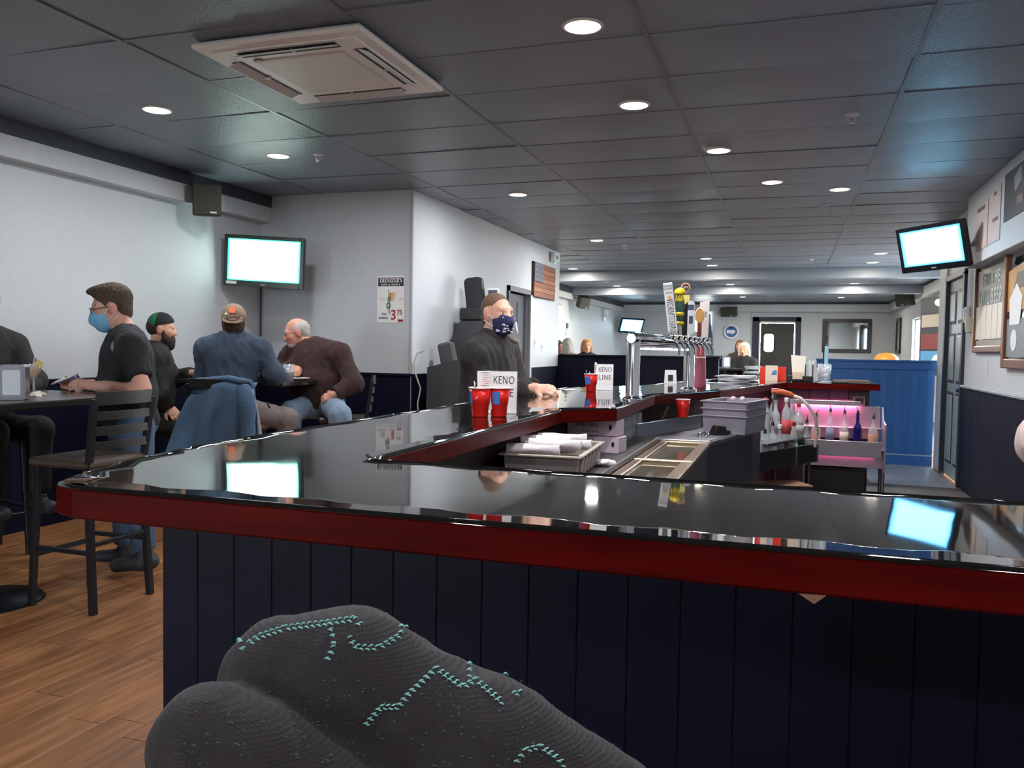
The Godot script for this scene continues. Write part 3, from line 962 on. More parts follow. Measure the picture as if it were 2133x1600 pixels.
	words("lettering", "ALE", 0.016, mat("slate_print", rgb(74, 84, 112)), k6, Vector3(0.01, 0.16, 0.0105), Basis(Vector3(0, -1, 0), Vector3(1, 0, 0), Vector3(0, 0, 1)))
	var k7 := part_node("tap_handle", t, "slate blue tapering tap handle at the end of the row")
	k7.transform = Transform3D(fb, base.call(7) - p0)
	obj("board", plate([Vector2(-0.024, 0), Vector2(0.028, 0), Vector2(0.016, 0.17), Vector2(-0.014, 0.18)], 0.022, Transform3D(Basis(), Vector3(0, 0, -0.01))), mat("handle_slate", rgb(92, 104, 128), 0.4), k7)
	# pink bottle beside the tower
	var pb := thing("pink_bottle", "tall frosted pink plastic bottle with a red neck beside the tap tower", "bottle", at_h(1458, 808, BAR))
	obj("body", lathe([Vector2(0, 0), Vector2(0.044, 0), Vector2(0.047, 0.006), Vector2(0.044, 0.03), Vector2(0.036, 0.21), Vector2(0.035, 0.222)], Transform3D(), 24), mat("pink_plastic", rgb(206, 104, 128), 0.35), pb)
	obj("neck", lathe([Vector2(0.034, 0.228), Vector2(0.031, 0.29), Vector2(0.024, 0.325), Vector2(0.0, 0.33)], Transform3D(), 24), mat("neck_red", rgb(206, 52, 66), 0.35), pb)
	obj("collar", lathe([Vector2(0.033, 0.219), Vector2(0.038, 0.221), Vector2(0.038, 0.228), Vector2(0.033, 0.231)], Transform3D(), 24), mat("white_rim", rgb(236, 226, 222)), pb)

func far_bar_things() -> void:
	var p := at_h(1556, 796, BAR)
	var pile := thing("paper_pile", "uneven pile of white papers and flyers on the far bar", "papers", Vector3(-0.46, BAR, -7.9), -0.2)
	for k in 7:
		var w := 0.20 + 0.03 * ((k * 7) % 4)
		obj("sheet", cbox(Vector3(0.02 * sin(k * 2.1), 0.005 + k * 0.008, 0.015 * cos(k * 1.7)), Vector3(w + 0.06, 0.006, 0.19), 0.001, null, Basis(Vector3.UP, 0.25 * sin(k * 1.3))), mat("paper_white" if k % 2 else "paper_grey", rgb(228, 222, 226) if k % 2 else rgb(196, 192, 200), 0.6), pile)
	var br := thing("flyer", "small blue and white flyer lying beside the papers", "flyer", Vector3(-0.62, BAR + 0.001, -7.35), 0.3)
	obj("sheet", bx(-0.09, 0.09, 0, 0.002, -0.07, 0.07), mat("flyer_white", rgb(224, 228, 232), 0.5), br)
	obj("picture", bx(-0.07, 0.03, 0.002, 0.003, -0.05, 0.05), mat("flyer_blue", rgb(60, 108, 160), 0.5), br)
	var rb := thing("red_basket", "red plastic basket box with a cream card against it on far bar", "basket", Vector3(-0.16, BAR, -8.5))
	var redm := mat("basket_red", rgb(222, 52, 30), 0.4)
	obj("front", bx(-0.12, 0.12, 0.0, 0.13, 0.075, 0.08, 0.001), redm, rb)
	obj("back", bx(-0.12, 0.12, 0.0, 0.13, -0.08, -0.075, 0.001), redm, rb)
	obj("side", bx(-0.12, -0.115, 0.0, 0.13, -0.075, 0.075, 0.001), redm, rb)
	obj("side", bx(0.115, 0.12, 0.0, 0.13, -0.075, 0.075, 0.001), redm, rb)
	obj("bottom", bx(-0.115, 0.115, 0.0, 0.005, -0.075, 0.075), redm, rb)
	var cd := thing("cream_card", "cream cardboard drink card with a blue arc leaning before the basket", "card", Vector3(-0.17, BAR, -8.23))
	var cb := Basis(Vector3(1, 0, 0), deg_to_rad(-10))
	obj("card", cbox(cb * Vector3(0, 0.075, 0), Vector3(0.11, 0.15, 0.003), 0.0005, null, cb), mat("cream_board", rgb(204, 184, 164), 0.7), cd)
	obj("arc", plate([Vector2(-0.02, -0.01), Vector2(0.03, -0.01), Vector2(0.03, 0.03), Vector2(0.015, 0.036), Vector2(0.0, 0.03), Vector2(-0.012, 0.016)], 0.001, Transform3D(cb, cb * Vector3(0.018, 0.07, 0.0015))), mat("flyer_blue", rgb(60, 108, 160)), cd)
	# straw / napkin caddy
	var cad := thing("napkin_caddy", "black bar caddy holding tall cream napkins and straws", "caddy", Vector3(0.10, BAR, -8.5))
	var bk := mat("black_plastic", rgb(24, 23, 25), 0.4)
	obj("base", bx(-0.13, 0.11, 0.0, 0.05, -0.07, 0.07, 0.004), bk, cad)
	for x in [-0.13, 0.035, 0.10]:
		obj("divider", bx(x, x + 0.008, 0.05, 0.16, -0.07, 0.07, 0.002), bk, cad)
	obj("napkin_stack", plate([Vector2(-0.07, 0.05), Vector2(0.03, 0.05), Vector2(0.05, 0.24), Vector2(-0.09, 0.25)], 0.04, Transform3D(Basis(), Vector3(-0.01, 0.0, 0.0))), mat("napkin_cream", rgb(236, 226, 210), 0.8), cad)
	obj("napkin_fold", plate([Vector2(-0.07, 0.02), Vector2(0.02, 0.02), Vector2(0.02, 0.085), Vector2(-0.07, 0.085)], 0.02, Transform3D(Basis(), Vector3(-0.01, 0.0, 0.055))), mat("napkin_tan", rgb(214, 190, 164), 0.8), cad)
	for k in 5:
		obj("straw", rod(Vector3(0.075 + 0.006 * k, 0.05, 0.01 * (k % 2)), Vector3(0.07 + 0.012 * k, 0.2, 0.02 * (k % 3) - 0.02), 0.003, 6), mat("straw_white", rgb(236, 236, 238), 0.5), cad)
	var jar := thing("clear_jar", "clear plastic jar of red and white packets beside napkin caddy", "jar", Vector3(0.31, BAR, -8.52))
	obj("wall", lathe([Vector2(0.0, 0.002), Vector2(0.052, 0.002), Vector2(0.055, 0.01), Vector2(0.06, 0.17), Vector2(0.057, 0.17), Vector2(0.052, 0.012), Vector2(0.0, 0.01)], Transform3D(), 20), glass("clear_plastic", Color(0.95, 0.97, 1.0), 0.25), jar)
	for k in 9:
		var a := k * 2.4
		obj("packet", cbox(Vector3(cos(a) * 0.026, 0.025 + k * 0.0135, sin(a) * 0.026), Vector3(0.05, 0.012, 0.03), 0.003, null, Basis.from_euler(Vector3(0.5 * sin(a), a, 0.6 * cos(a)))), [mat("packet_white", rgb(230, 230, 232), 0.6), mat("packet_rust", rgb(150, 76, 58), 0.6), mat("packet_white", rgb(230, 230, 232))][k % 3], jar)
	var st := thing("stirrer_bundle", "bundle of pale blue and black stirrers standing tall in the jar", "stirrers", Vector3(0.315, BAR + 0.15, -8.56))
	obj("blue_stirrers", bx(-0.008, 0.028, 0.0, 0.19, -0.006, 0.006, 0.002), mat("stirrer_blue", rgb(140, 180, 190), 0.4), st)
	obj("black_stirrers", bx(-0.022, -0.010, 0.0, 0.2, -0.006, 0.006, 0.002), mat("black_plastic", rgb(24, 23, 25)), st)
	# trays lying on the end of the far arm
	var tr := thing("drip_mat", "brown rubber drip mat lying on the end of the far bar", "bar mat", Vector3(0.56, BAR, -8.72))
	obj("slab", bx(-0.16, 0.17, 0.0, 0.012, -0.08, 0.08, 0.003), mat("brown_rubber", rgb(120, 104, 90), 0.6), tr)
	for k in 5:
		obj("rib", bx(-0.15, 0.16, 0.012, 0.016, -0.068 + k * 0.032, -0.056 + k * 0.032, 0.001), mat("brown_rubber_b", rgb(98, 84, 74), 0.6), tr)
	var kn := thing("bar_spoon", "steel bar spoon lying on the end of the far bar", "spoon", Vector3(0.42, BAR + 0.004, -8.36), 0.06)
	obj("stem", rod(Vector3(-0.15, 0, 0), Vector3(0.1, 0, 0), 0.0035, 8), mat("steel", rgb(190, 190, 192), 0.22, 1.0), kn)
	obj("bowl", lathe([Vector2(0.0, -0.003), Vector2(0.012, 0.0), Vector2(0.016, 0.004), Vector2(0.0, 0.001)], Transform3D(Basis().scaled(Vector3(1.7, 1, 1)), Vector3(0.12, 0, 0)), 14), mat("steel", rgb(190, 190, 192)), kn)

func bottle_parts(t: Node3D, kind: int, glass_m: Material, liquid: Material, level: float, label_m: Material, cap: int) -> void:
	var prof: Array = [
		[Vector2(0, 0), Vector2(0.034, 0), Vector2(0.037, 0.006), Vector2(0.037, 0.17), Vector2(0.032, 0.195), Vector2(0.014, 0.225), Vector2(0.0125, 0.29), Vector2(0.0155, 0.292), Vector2(0.0155, 0.302)],
		[Vector2(0, 0), Vector2(0.042, 0), Vector2(0.044, 0.006), Vector2(0.044, 0.13), Vector2(0.036, 0.165), Vector2(0.016, 0.2), Vector2(0.0145, 0.25), Vector2(0.017, 0.252), Vector2(0.017, 0.262)],
		[Vector2(0, 0), Vector2(0.030, 0), Vector2(0.032, 0.006), Vector2(0.034, 0.2), Vector2(0.026, 0.235), Vector2(0.0135, 0.26), Vector2(0.013, 0.30), Vector2(0.016, 0.302), Vector2(0.016, 0.312)]][kind]
	obj("glass", lathe(prof, Transform3D(), 20), glass_m, t)
	var r: float = prof[3].x
	if level > 0.0 and liquid:
		obj("liquid", lathe([Vector2(0, 0.006), Vector2(r - 0.004, 0.006), Vector2(r - 0.004, level), Vector2(0, level)], Transform3D(), 18), liquid, t)
	if label_m:
		var y1: float = prof[3].y
		obj("label", lathe([Vector2(r + 0.0006, y1 * 0.25), Vector2(r + 0.0008, y1 * 0.25), Vector2(r + 0.0008, y1 * 0.8), Vector2(r + 0.0006, y1 * 0.8)], Transform3D(), 20), label_m, t)
	var top: float = prof[-1].y
	if cap == 0:
		# pour spout
		obj("spout", tube([Vector3(0, top - 0.004, 0), Vector3(0, top + 0.02, 0), Vector3(0.004, top + 0.035, 0), Vector3(0.016, top + 0.062, 0)], [0.013, 0.012, 0.004, 0.003], 10), mat("spout_black", rgb(30, 27, 30), 0.35), t)
	else:
		obj("cap", lathe([Vector2(0.0165, top - 0.02), Vector2(0.0175, top), Vector2(0.016, top + 0.012), Vector2(0.0, top + 0.014)], Transform3D(), 14), mat("cap_%d" % cap, [rgb(30, 27, 30), rgb(180, 30, 30), rgb(226, 226, 226), rgb(40, 90, 60)][cap], 0.4), t)

func bottle(label: String, p: Vector3, kind: int, gl: Color, alpha: float, liq: Color, level: float, lab: Color, cap: int, group: String) -> Node3D:
	var t := thing("liquor_bottle", label, "bottle", p, rng.randf() * TAU, group)
	var gm := glass("bottle_glass_%s_%d" % [gl.to_html(false), int(alpha * 100)], gl, alpha, 0.04)
	var lm: Material = null
	if level > 0.0:
		lm = glass("liquid_" + liq.to_html(false), liq, 0.72, 0.05)
	var lb: Material = null
	if lab.a > 0.5:
		lb = mat("bottle_label_" + lab.to_html(false), lab, 0.6)
	bottle_parts(t, kind, gm, lm, level, lb, cap)
	return t

func under_bar() -> void:
	var steel := mat("steel", rgb(190, 190, 192), 0.22, 1.0)
	var sat := mat("satin_steel", rgb(150, 150, 152), 0.38, 0.9)
	var dark := mat("dark_steel", rgb(70, 74, 82), 0.45, 0.5)
	# ledge behind the long arm
	var lg := thing("work_ledge", "dark work ledge running behind the long arm of the bar", "work counter")
	obj("top", bx(-1.10, -0.70, 0.82, 0.85, -2.6, -4.72, 0.004), mat("ledge_black", rgb(58, 54, 52), 0.4), lg)
	obj("top", bx(-1.09, -0.835, 0.82, 0.85, -4.72, -5.25, 0.004), mat("ledge_black", rgb(58, 54, 52)), lg)
	obj("body", bx(-1.10, -0.74, 0.0, 0.82, -2.62, -4.7), mat("bar_inside", rgb(78, 64, 58)), lg)
	# cutlery bin
	var bin := thing("cutlery_bin", "grey plastic cutlery bin filled with rolled white napkins", "cutlery bin", Vector3(-0.90, 0.85, -3.25), 0.06)
	var gp := mat("grey_plastic", rgb(150, 138, 136), 0.5)
	var rimw := 0.15
	for s in [-1.0, 1.0]:
		obj("long_side", cbox(Vector3(s * 0.137, 0.044, 0), Vector3(0.006, 0.088, 0.54), 0.002, null, Basis(Vector3(0, 0, 1), -s * 0.12)), gp, bin)
		obj("short_side", cbox(Vector3(0, 0.044, s * 0.265), Vector3(0.27, 0.088, 0.006), 0.002, null, Basis(Vector3(1, 0, 0), s * 0.12)), gp, bin)
		obj("rim", cbox(Vector3(s * rimw, 0.088, 0), Vector3(0.02, 0.008, 0.57), 0.002), mat("grey_plastic_rim", rgb(176, 164, 150), 0.45), bin)
		obj("rim", cbox(Vector3(0, 0.088, s * 0.28), Vector3(0.32, 0.008, 0.02), 0.002), mat("grey_plastic_rim", rgb(176, 164, 150)), bin)
	for k in 3:
		obj("divider", cbox(Vector3(0, 0.042, -0.135 + k * 0.135), Vector3(0.27, 0.08, 0.005), 0.001), mat("grey_plastic_rim", rgb(176, 164, 150)), bin)
	obj("bottom", bx(-0.13, 0.13, 0.0, 0.005, -0.26, 0.26), gp, bin)
	for k in 6:
		obj("rib", cbox(Vector3(0.1445, 0.045, -0.2 + k * 0.08), Vector3(0.014, 0.08, 0.03), 0.006, null, Basis(Vector3(0, 0, 1), -0.12)), gp, bin)
	var nap := mat("napkin_white", rgb(236, 228, 232), 0.75)
	for k in 7:
		var nr := thing("rolled_napkin", "rolled white paper napkin in the grey cutlery bin", "napkin", Vector3(-0.93 + 0.035 * (k % 3), 0.955 + 0.016 * (k % 2), -3.38 + 0.058 * k), 0.25 + 0.12 * sin(k * 2.0), "napkins in the cutlery bin")
		var rows := []
		for r in 7:
			var line := []
			for c in 9:
				var a := TAU * c / 8.0
				var rr := 0.022 + 0.005 * sin(3.0 * a + r) + (0.004 if r in [0, 6] else 0.0)
				line.append(Vector3(-0.10 + r * 0.034, cos(a) * rr * 0.8, sin(a) * rr))
			rows.append(line)
		obj("roll", sheet(rows, 0.002), nap, nr)
	# two flat white glove boxes
	for k in 2:
		var bxp := thing("carton", ["flat white printed carton under another beside the cutlery bin", "flat white printed carton on top of another beside the cutlery bin"][k], "box", Vector3(-0.875 - 0.02 * k, 0.85 + 0.078 * k, -3.93 - 0.03 * k), -0.12)
		obj("box", bx(-0.125, 0.125, 0.0, 0.075, -0.06, 0.06, 0.002), mat("carton_white", rgb(226, 206, 220), 0.5), bxp)
		words("print", "Companions", 0.022, mat("slate_print", rgb(74, 84, 112)), bxp, Vector3(-0.03, 0.052, 0.0605), Basis(), 0.13)
		words("fine_print", "100 per pack", 0.009, mat("slate_print", rgb(74, 84, 112)), bxp, Vector3(-0.01, 0.02, 0.0605), Basis(), 0.1, "Droid Sans", false)
		obj("emblem", plate(ellipse(0, 0, 0.007, 0.014, 12), 0.001, Transform3D(Basis(), Vector3(0.095, 0.042, 0.06))), mat("print_black", rgb(20, 20, 22)), bxp)
	var sc := thing("crumpled_napkin", "crumpled white napkin lying on the ledge by the bin", "napkin", Vector3(-0.735, 0.852, -3.42))
	var bl := []
	for r in 7:
		var line := []
		for c in 11:
			var a := TAU * c / 10.0
			var rr := sin(PI * r / 6.0) * (0.03 + 0.012 * sin(a * 3 + r))
			line.append(Vector3(cos(a) * rr * 1.5, 0.014 - cos(PI * r / 6.0) * 0.013, sin(a) * rr))
		bl.append(line)
	obj("paper", sheet(bl, 0.001), nap, sc)
	# upturned glasses
	var gm := glass("tumbler_glass", Color(0.88, 0.92, 0.95), 0.22, 0.02)
	var k0 := 0
	for r in 9:
		for c in 3:
			var tp := Vector3(-1.045 + 0.088 * c + 0.010 * (r % 2), 0.85, -4.20 - 0.092 * r)
			var gt := thing("tumbler", "clear upturned bar tumbler on the ledge behind the cartons", "glass", tp, 0.0, "upturned tumblers on the ledge")
			obj("bowl", lathe([Vector2(0.042, 0.0), Vector2(0.043, 0.001), Vector2(0.034, 0.115), Vector2(0.03, 0.12), Vector2(0.0, 0.12)], Transform3D(), 18), gm, gt)
			obj("base_ring", lathe([Vector2(0.032, 0.117), Vector2(0.034, 0.119), Vector2(0.032, 0.123), Vector2(0.028, 0.122)], Transform3D(), 18), glass("tumbler_rim", Color(0.95, 0.97, 1.0), 0.5, 0.02), gt)
			k0 += 1
	# bottle cooler with a framed sliding lid
	var co := thing("bottle_cooler", "steel bottle cooler with a brown framed sliding glass lid", "cooler")
	obj("body", bx(-0.69, -0.43, 0.0, 0.80, -2.75, -4.78, 0.004), mat("cooler_dark", rgb(46, 50, 58), 0.4), co)
	var fr := mat("bronze_frame", rgb(156, 134, 116), 0.3, 0.8)
	for b in [[-0.70, -0.655, -2.75, -4.80], [-0.475, -0.42, -2.75, -4.80]]:
		obj("long_rail", bx(b[0], b[1], 0.795, 0.822, b[2], b[3], 0.004), fr, co)
	for z in [-2.78, -3.95, -4.78]:
		obj("cross_rail", bx(-0.70, -0.42, 0.795, 0.824, z - 0.022, z + 0.022, 0.004), mat("pale_brass", rgb(205, 186, 150), 0.25, 0.9), co)
	obj("lid_glass", bx(-0.655, -0.475, 0.80, 0.808, -2.8, -3.93), glass("smoked_glass", rgb(120, 112, 96), 0.6, 0.06), co)
	obj("lid_glass", bx(-0.655, -0.475, 0.802, 0.81, -3.97, -4.76), glass("smoked_glass", rgb(120, 112, 96)), co)
	obj("door_pull", bx(-0.425, -0.415, 0.60, 0.625, -4.3, -4.42, 0.002), steel, co)
	# sink unit turned along the bend of the bar
	var sk := thing("sink_unit", "stainless drainboard sink unit following the bend of the bar", "sink")
	var poly := [Vector2(-0.81, -4.82), Vector2(-0.42, -4.82), Vector2(-0.20, -5.72), Vector2(-0.16, -6.02), Vector2(-0.50, -6.12), Vector2(-0.66, -5.55)]
	obj("drainboard", prism(poly, 0.80, 0.83, null, 0.004), sat, sk)
	obj("body", prism([Vector2(-0.80, -4.85), Vector2(-0.44, -4.85), Vector2(-0.225, -5.72), Vector2(-0.185, -6.0), Vector2(-0.50, -6.1), Vector2(-0.65, -5.55)], 0.05, 0.80), mat("sink_front", rgb(62, 66, 74), 0.42, 0.3), sk)
	obj("rolled_edge", tube([Vector3(-0.42, 0.826, -4.82), Vector3(-0.20, 0.826, -5.72), Vector3(-0.16, 0.826, -6.02)], [0.009, 0.009, 0.009], 8), mat("bright_steel", rgb(205, 212, 222), 0.15, 1.0), sk)
	obj("back_rail", beam(Vector3(-0.83, 0.875, -4.72), Vector3(-0.56, 0.875, -5.62), 0.09, 0.015, 0.003), mat("rail_steel", rgb(140, 146, 156), 0.35, 0.8), sk)
	for p in [[Vector3(-0.5, 0.83, -5.02), 0.012], [Vector3(-0.47, 0.83, -5.1), 0.010], [Vector3(-0.45, 0.83, -5.0), 0.009]]:
		var dp := thing("drain_stopper", "small bright steel stopper lying on the drainboard", "stopper", p[0], 0.0, "stoppers on the drainboard")
		obj("knob", lathe([Vector2(p[1] * 1.3, 0.0), Vector2(p[1], 0.008), Vector2(p[1], 0.014), Vector2(p[1] * 1.2, 0.02), Vector2(0, 0.03)], Transform3D(), 12), steel, dp)
	var sc2 := thing("ice_scoop", "small black scoop lying in front of the grey tubs", "scoop", Vector3(-0.41, 0.832, -5.22), 0.7)
	obj("bowl", plate([Vector2(-0.05, 0), Vector2(0.05, 0), Vector2(0.03, 0.05), Vector2(-0.02, 0.055)], 0.06, Transform3D(Basis(), Vector3(0, 0, -0.03))), mat("black_plastic", rgb(24, 23, 25)), sc2)
	obj("handle", rod(Vector3(0.04, 0.012, 0), Vector3(0.11, 0.012, 0), 0.010, 8), mat("black_plastic", rgb(24, 23, 25)), sc2)
	# stacked grey tubs
	var tb := deg_to_rad(-13)
	for k in 3:
		var tu := thing("bus_tub", ["grey plastic bus tub at the bottom of the stack on the drainboard", "grey plastic bus tub in the middle of the stack on the drainboard", "grey plastic bus tub topmost of the stack on the drainboard"][k], "tub", Vector3(-0.33, 0.831 + k * 0.045, -5.50), tb)
		var tg := mat("tub_grey", rgb(150, 144, 156), 0.55)
		for s in [-1.0, 1.0]:
			obj("side", cbox(Vector3(s * 0.132, 0.055, 0), Vector3(0.005, 0.11, 0.46), 0.001, null, Basis(Vector3(0, 0, 1), -s * 0.08)), tg, tu)
			obj("end", cbox(Vector3(0, 0.055, s * 0.228), Vector3(0.262, 0.11, 0.005), 0.001, null, Basis(Vector3(1, 0, 0), s * 0.08)), tg, tu)
			obj("rim", cbox(Vector3(s * 0.142, 0.11, 0), Vector3(0.018, 0.007, 0.49), 0.002), tg, tu)
			obj("rim", cbox(Vector3(0, 0.11, s * 0.238), Vector3(0.30, 0.007, 0.018), 0.002), tg, tu)
		obj("bottom", bx(-0.128, 0.128, 0.0, 0.004, -0.224, 0.224), tg, tu)
	for k in 2:
		var bu := thing("white_bulb_stopper", "small white ball stopper on the rim of the top tub", "stopper", Vector3(-0.33 + k * 0.055, 1.033, -5.29 - k * 0.01), 0.0, "ball stoppers on the tubs")
		obj("ball", lathe([Vector2(0.0, 0.0), Vector2(0.014, 0.006), Vector2(0.018, 0.018), Vector2(0.012, 0.03), Vector2(0.0, 0.034)], Transform3D(), 12), mat("stopper_pink_white", rgb(232, 206, 206), 0.4), bu)
	var rc := red_cup("red_cup", "red plastic cup standing on the steel rail under the bar", Vector3(-0.575, 0.895, -5.15), [])
	rc.position = Vector3(-0.64, 0.92, -5.32)
	var ld := thing("wooden_muddler", "slim wooden muddler leaning behind the red cup", "muddler", Vector3(-0.78, 0.86, -5.26))
	obj("stick", tube([Vector3(0, 0, 0), Vector3(0.05, 0.13, -0.02)], [0.014, 0.010], 10), mat("muddler_wood", rgb(120, 84, 52), 0.5), ld)
	# speed rail and its bottles
	var a := Vector3(-0.235, 0.0, -6.1)
	var b := Vector3(0.215, 0.0, -7.0)
	var d := (b - a).normalized()
	var back := Vector3(d.z, 0, -d.x)
	if back.x > 0:
		back = -back
	var sr := thing("speed_rail", "dark steel speed rail of bottles hung before the sink", "bottle rail")
	obj("front_plate", cbox((a + b) / 2 + Vector3(0, 0.55, 0), Vector3(0.006, 0.145, (b - a).length()), 0.002, null, Basis(back, Vector3.UP, back.cross(Vector3.UP))), mat("rail_plate", rgb(64, 64, 66), 0.4, 0.5), sr)
	obj("bottom_plate", cbox((a + b) / 2 + Vector3(0, 0.48, 0) + back * 0.06, Vector3(0.12, 0.005, (b - a).length()), 0.001, null, Basis(back, Vector3.UP, back.cross(Vector3.UP))), mat("rail_plate", rgb(64, 64, 66)), sr)
	for p in [a, (a + b) / 2 + d * 0.15, b]:
		obj("bracket", cbox(p + Vector3(0, 0.55, 0) - back * 0.004, Vector3(0.02, 0.15, 0.014), 0.003, null, Basis(back, Vector3.UP, back.cross(Vector3.UP))), sat, sr)
	for p in [a + back * 0.06, b + back * 0.06]:
		obj("leg", rod(p, p + Vector3(0, 0.48, 0), 0.012, 8), sat, sr)
	var clear := Color(0.92, 0.95, 0.96)
	var rail_b := [
		["squat bottle of dark rum with a white label at the near end of speed rail", 1, clear, 0.25, rgb(70, 34, 16), 0.09, rgb(224, 216, 204), 0],
		["clear vodka bottle with a slate label in the speed rail", 0, clear, 0.4, clear, 0.0, rgb(120, 126, 140), 2],
		["amber whiskey bottle with a black spout in the speed rail", 1, clear, 0.22, rgb(150, 84, 20), 0.10, rgb(190, 160, 110), 0],
		["tall clear bottle with a pale label in the speed rail", 2, clear, 0.28, clear, 0.0, rgb(214, 206, 200), 0],
		["yellow liqueur bottle with a silver cap in the speed rail", 0, clear, 0.22, rgb(214, 170, 40), 0.11, Color(0, 0, 0, 0), 2],
		["brown cognac bottle with a gold label in the speed rail", 1, rgb(90, 60, 40), 0.5, rgb(90, 40, 14), 0.1, rgb(176, 140, 70), 0],
		["tall pale grey bottle with a red cap in the speed rail", 2, clear, 0.3, clear, 0.0, rgb(190, 186, 190), 1],
		["dark green bottle with a white label in the speed rail", 0, rgb(26, 74, 44), 0.75, rgb(26, 74, 44), 0.0, rgb(214, 214, 206), 3],
		["clear gin bottle with a pink label at the far end of speed rail", 0, clear, 0.26, clear, 0.0, rgb(216, 150, 160), 0]]
	for k in rail_b.size():
		var r: Array = rail_b[k]
		var bp := a.lerp(b, (k + 0.5) / rail_b.size()) + back * 0.06 + Vector3(0, 0.4835, 0)
		bottle(r[0], bp, r[1], r[2], r[3], r[4], r[5], r[6], r[7], "speed rail bottles")
	# tall mixers on the corner shelf, soda gun over them
	var sh := thing("corner_shelf", "small steel shelf in the bend behind the speed rail", "shelf")
	obj("top", prism([Vector2(-0.36, -6.42), Vector2(-0.14, -6.30), Vector2(0.16, -7.0), Vector2(0.0, -7.5), Vector2(-0.15, -7.4)], 0.66, 0.675, null, 0.002), sat, sh)
	obj("leg", rod(Vector3(-0.1, 0, -6.9), Vector3(-0.1, 0.66, -6.9), 0.015, 8), sat, sh)
	var mixers := [[Vector3(-0.27, 0.675, -6.55), "stout clear bottle with a tan label at the shelf corner", 1, rgb(190, 160, 116), 0], [Vector3(-0.10, 0.675, -6.70), "tall clear bottle with a grey label in the middle of the corner shelf", 0, rgb(150, 150, 156), 0], [Vector3(0.02, 0.675, -6.98), "tall clear bottle with an orange label deep on the corner shelf", 0, rgb(206, 130, 60), 0], [Vector3(-0.12, 0.675, -7.0), "tall clear bottle with a black label at the back of corner shelf", 2, rgb(40, 38, 42), 2], [Vector3(-0.17, 0.675, -6.55), "tall clear bottle with a red cap on the corner shelf", 2, Color(0, 0, 0, 0), 1], [Vector3(-0.02, 0.675, -6.62), "tall clear bottle with a red stripe label on the corner shelf", 2, rgb(210, 80, 84), 2], [Vector3(-0.22, 0.675, -6.76), "shorter pale green bottle on the corner shelf", 1, rgb(150, 160, 120), 3], [Vector3(0.07, 0.675, -6.86), "small white bottle with a red print on the corner shelf", 1, rgb(226, 214, 212), 1]]
	for m in mixers:
		bottle(m[1], m[0], m[2], clear, 0.4, clear, 0.0, m[3], m[4], "bottles on the corner shelf")
	var sg := thing("soda_gun", "soda gun with an orange handle and a pale curved hose", "soda gun", Vector3(-0.02, 0, -7.0))
	obj("hose", tube([Vector3(0.05, 1.0, 0.1), Vector3(0.10, 0.985, 0.12), Vector3(0.16, 0.93, 0.14), Vector3(0.215, 0.84, 0.12), Vector3(0.235, 0.72, 0.08), Vector3(0.22, 0.60, 0.05)], [0.014, 0.0135, 0.013, 0.013, 0.013, 0.013], 10), mat("hose_cream", rgb(204, 196, 180), 0.5), sg)
	obj("handle", tube([Vector3(-0.12, 1.03, 0.1), Vector3(-0.04, 1.03, 0.1), Vector3(0.02, 1.015, 0.1), Vector3(0.05, 1.0, 0.1)], [0.020, 0.022, 0.020, 0.015], 10), mat("gun_orange", rgb(204, 92, 52), 0.45), sg)
	obj("button_plate", cbox(Vector3(-0.09, 1.052, 0.1), Vector3(0.06, 0.008, 0.03), 0.003), mat("gun_white", rgb(230, 214, 200), 0.4), sg)
	obj("holster", rod(Vector3(-0.1, 0.68, 0.1), Vector3(-0.1, 1.02, 0.1), 0.010, 8), sat, sg)
	# cardboard box on the floor under the rail
	var cbx := thing("cardboard_box", "brown cardboard box on the floor under the speed rail", "box", Vector3(-0.02, 0, -6.55), 0.45)
	obj("box", bx(-0.16, 0.16, 0.0, 0.36, -0.14, 0.14, 0.003), mat("cardboard", rgb(134, 100, 72), 0.8), cbx)
	obj("packing_strip", bx(-0.162, 0.162, 0.28, 0.30, -0.02, 0.02), mat("packing_tape", rgb(176, 150, 118), 0.4), cbx)
	# lit bottle stand under the far arm
	var ps := thing("bottle_stand", "steel bottle stand lit pink under the far arm of the bar", "bottle stand", Vector3(0, 0, 0))
	var pk := mat("stand_steel", rgb(186, 176, 182), 0.3, 0.7)
	obj("back_panel", bx(0.05, 0.79, 0.56, 0.86, -8.22, -8.24, 0.002), pk, ps)
	obj("shelf", bx(0.12, 0.80, 0.49, 0.50, -7.92, -8.22, 0.002), pk, ps)
	obj("front_guard", bx(0.12, 0.78, 0.425, 0.565, -7.905, -7.92, 0.002), pk, ps)
	obj("added_valance", bx(0.0, 0.62, 0.865, 0.905, -8.185, -8.19, 0.001), pk, ps)  # lip added to hide the light strip from the front
	obj("lower_apron", bx(0.10, 0.82, 0.33, 0.43, -7.94, -7.955, 0.002), pk, ps)
	obj("end_panel", plate([Vector2(0, 0.3), Vector2(0.32, 0.3), Vector2(0.32, 0.86), Vector2(0.2, 0.74), Vector2(0, 0.72)], 0.012, Transform3D(Basis(Vector3(0, 0, -1), Vector3.UP, Vector3(1, 0, 0)), Vector3(0.80, 0, -7.9))), pk, ps)
	obj("step", bx(0.06, 0.79, 0.66, 0.67, -8.12, -8.22, 0.002), pk, ps)
	for p in [Vector3(0.14, 0, -7.95), Vector3(0.80, 0, -7.95), Vector3(0.14, 0, -8.2), Vector3(0.80, 0, -8.2)]:
		obj("leg", rod(p, p + Vector3(0, 0.45, 0), 0.014, 8), sat, ps)
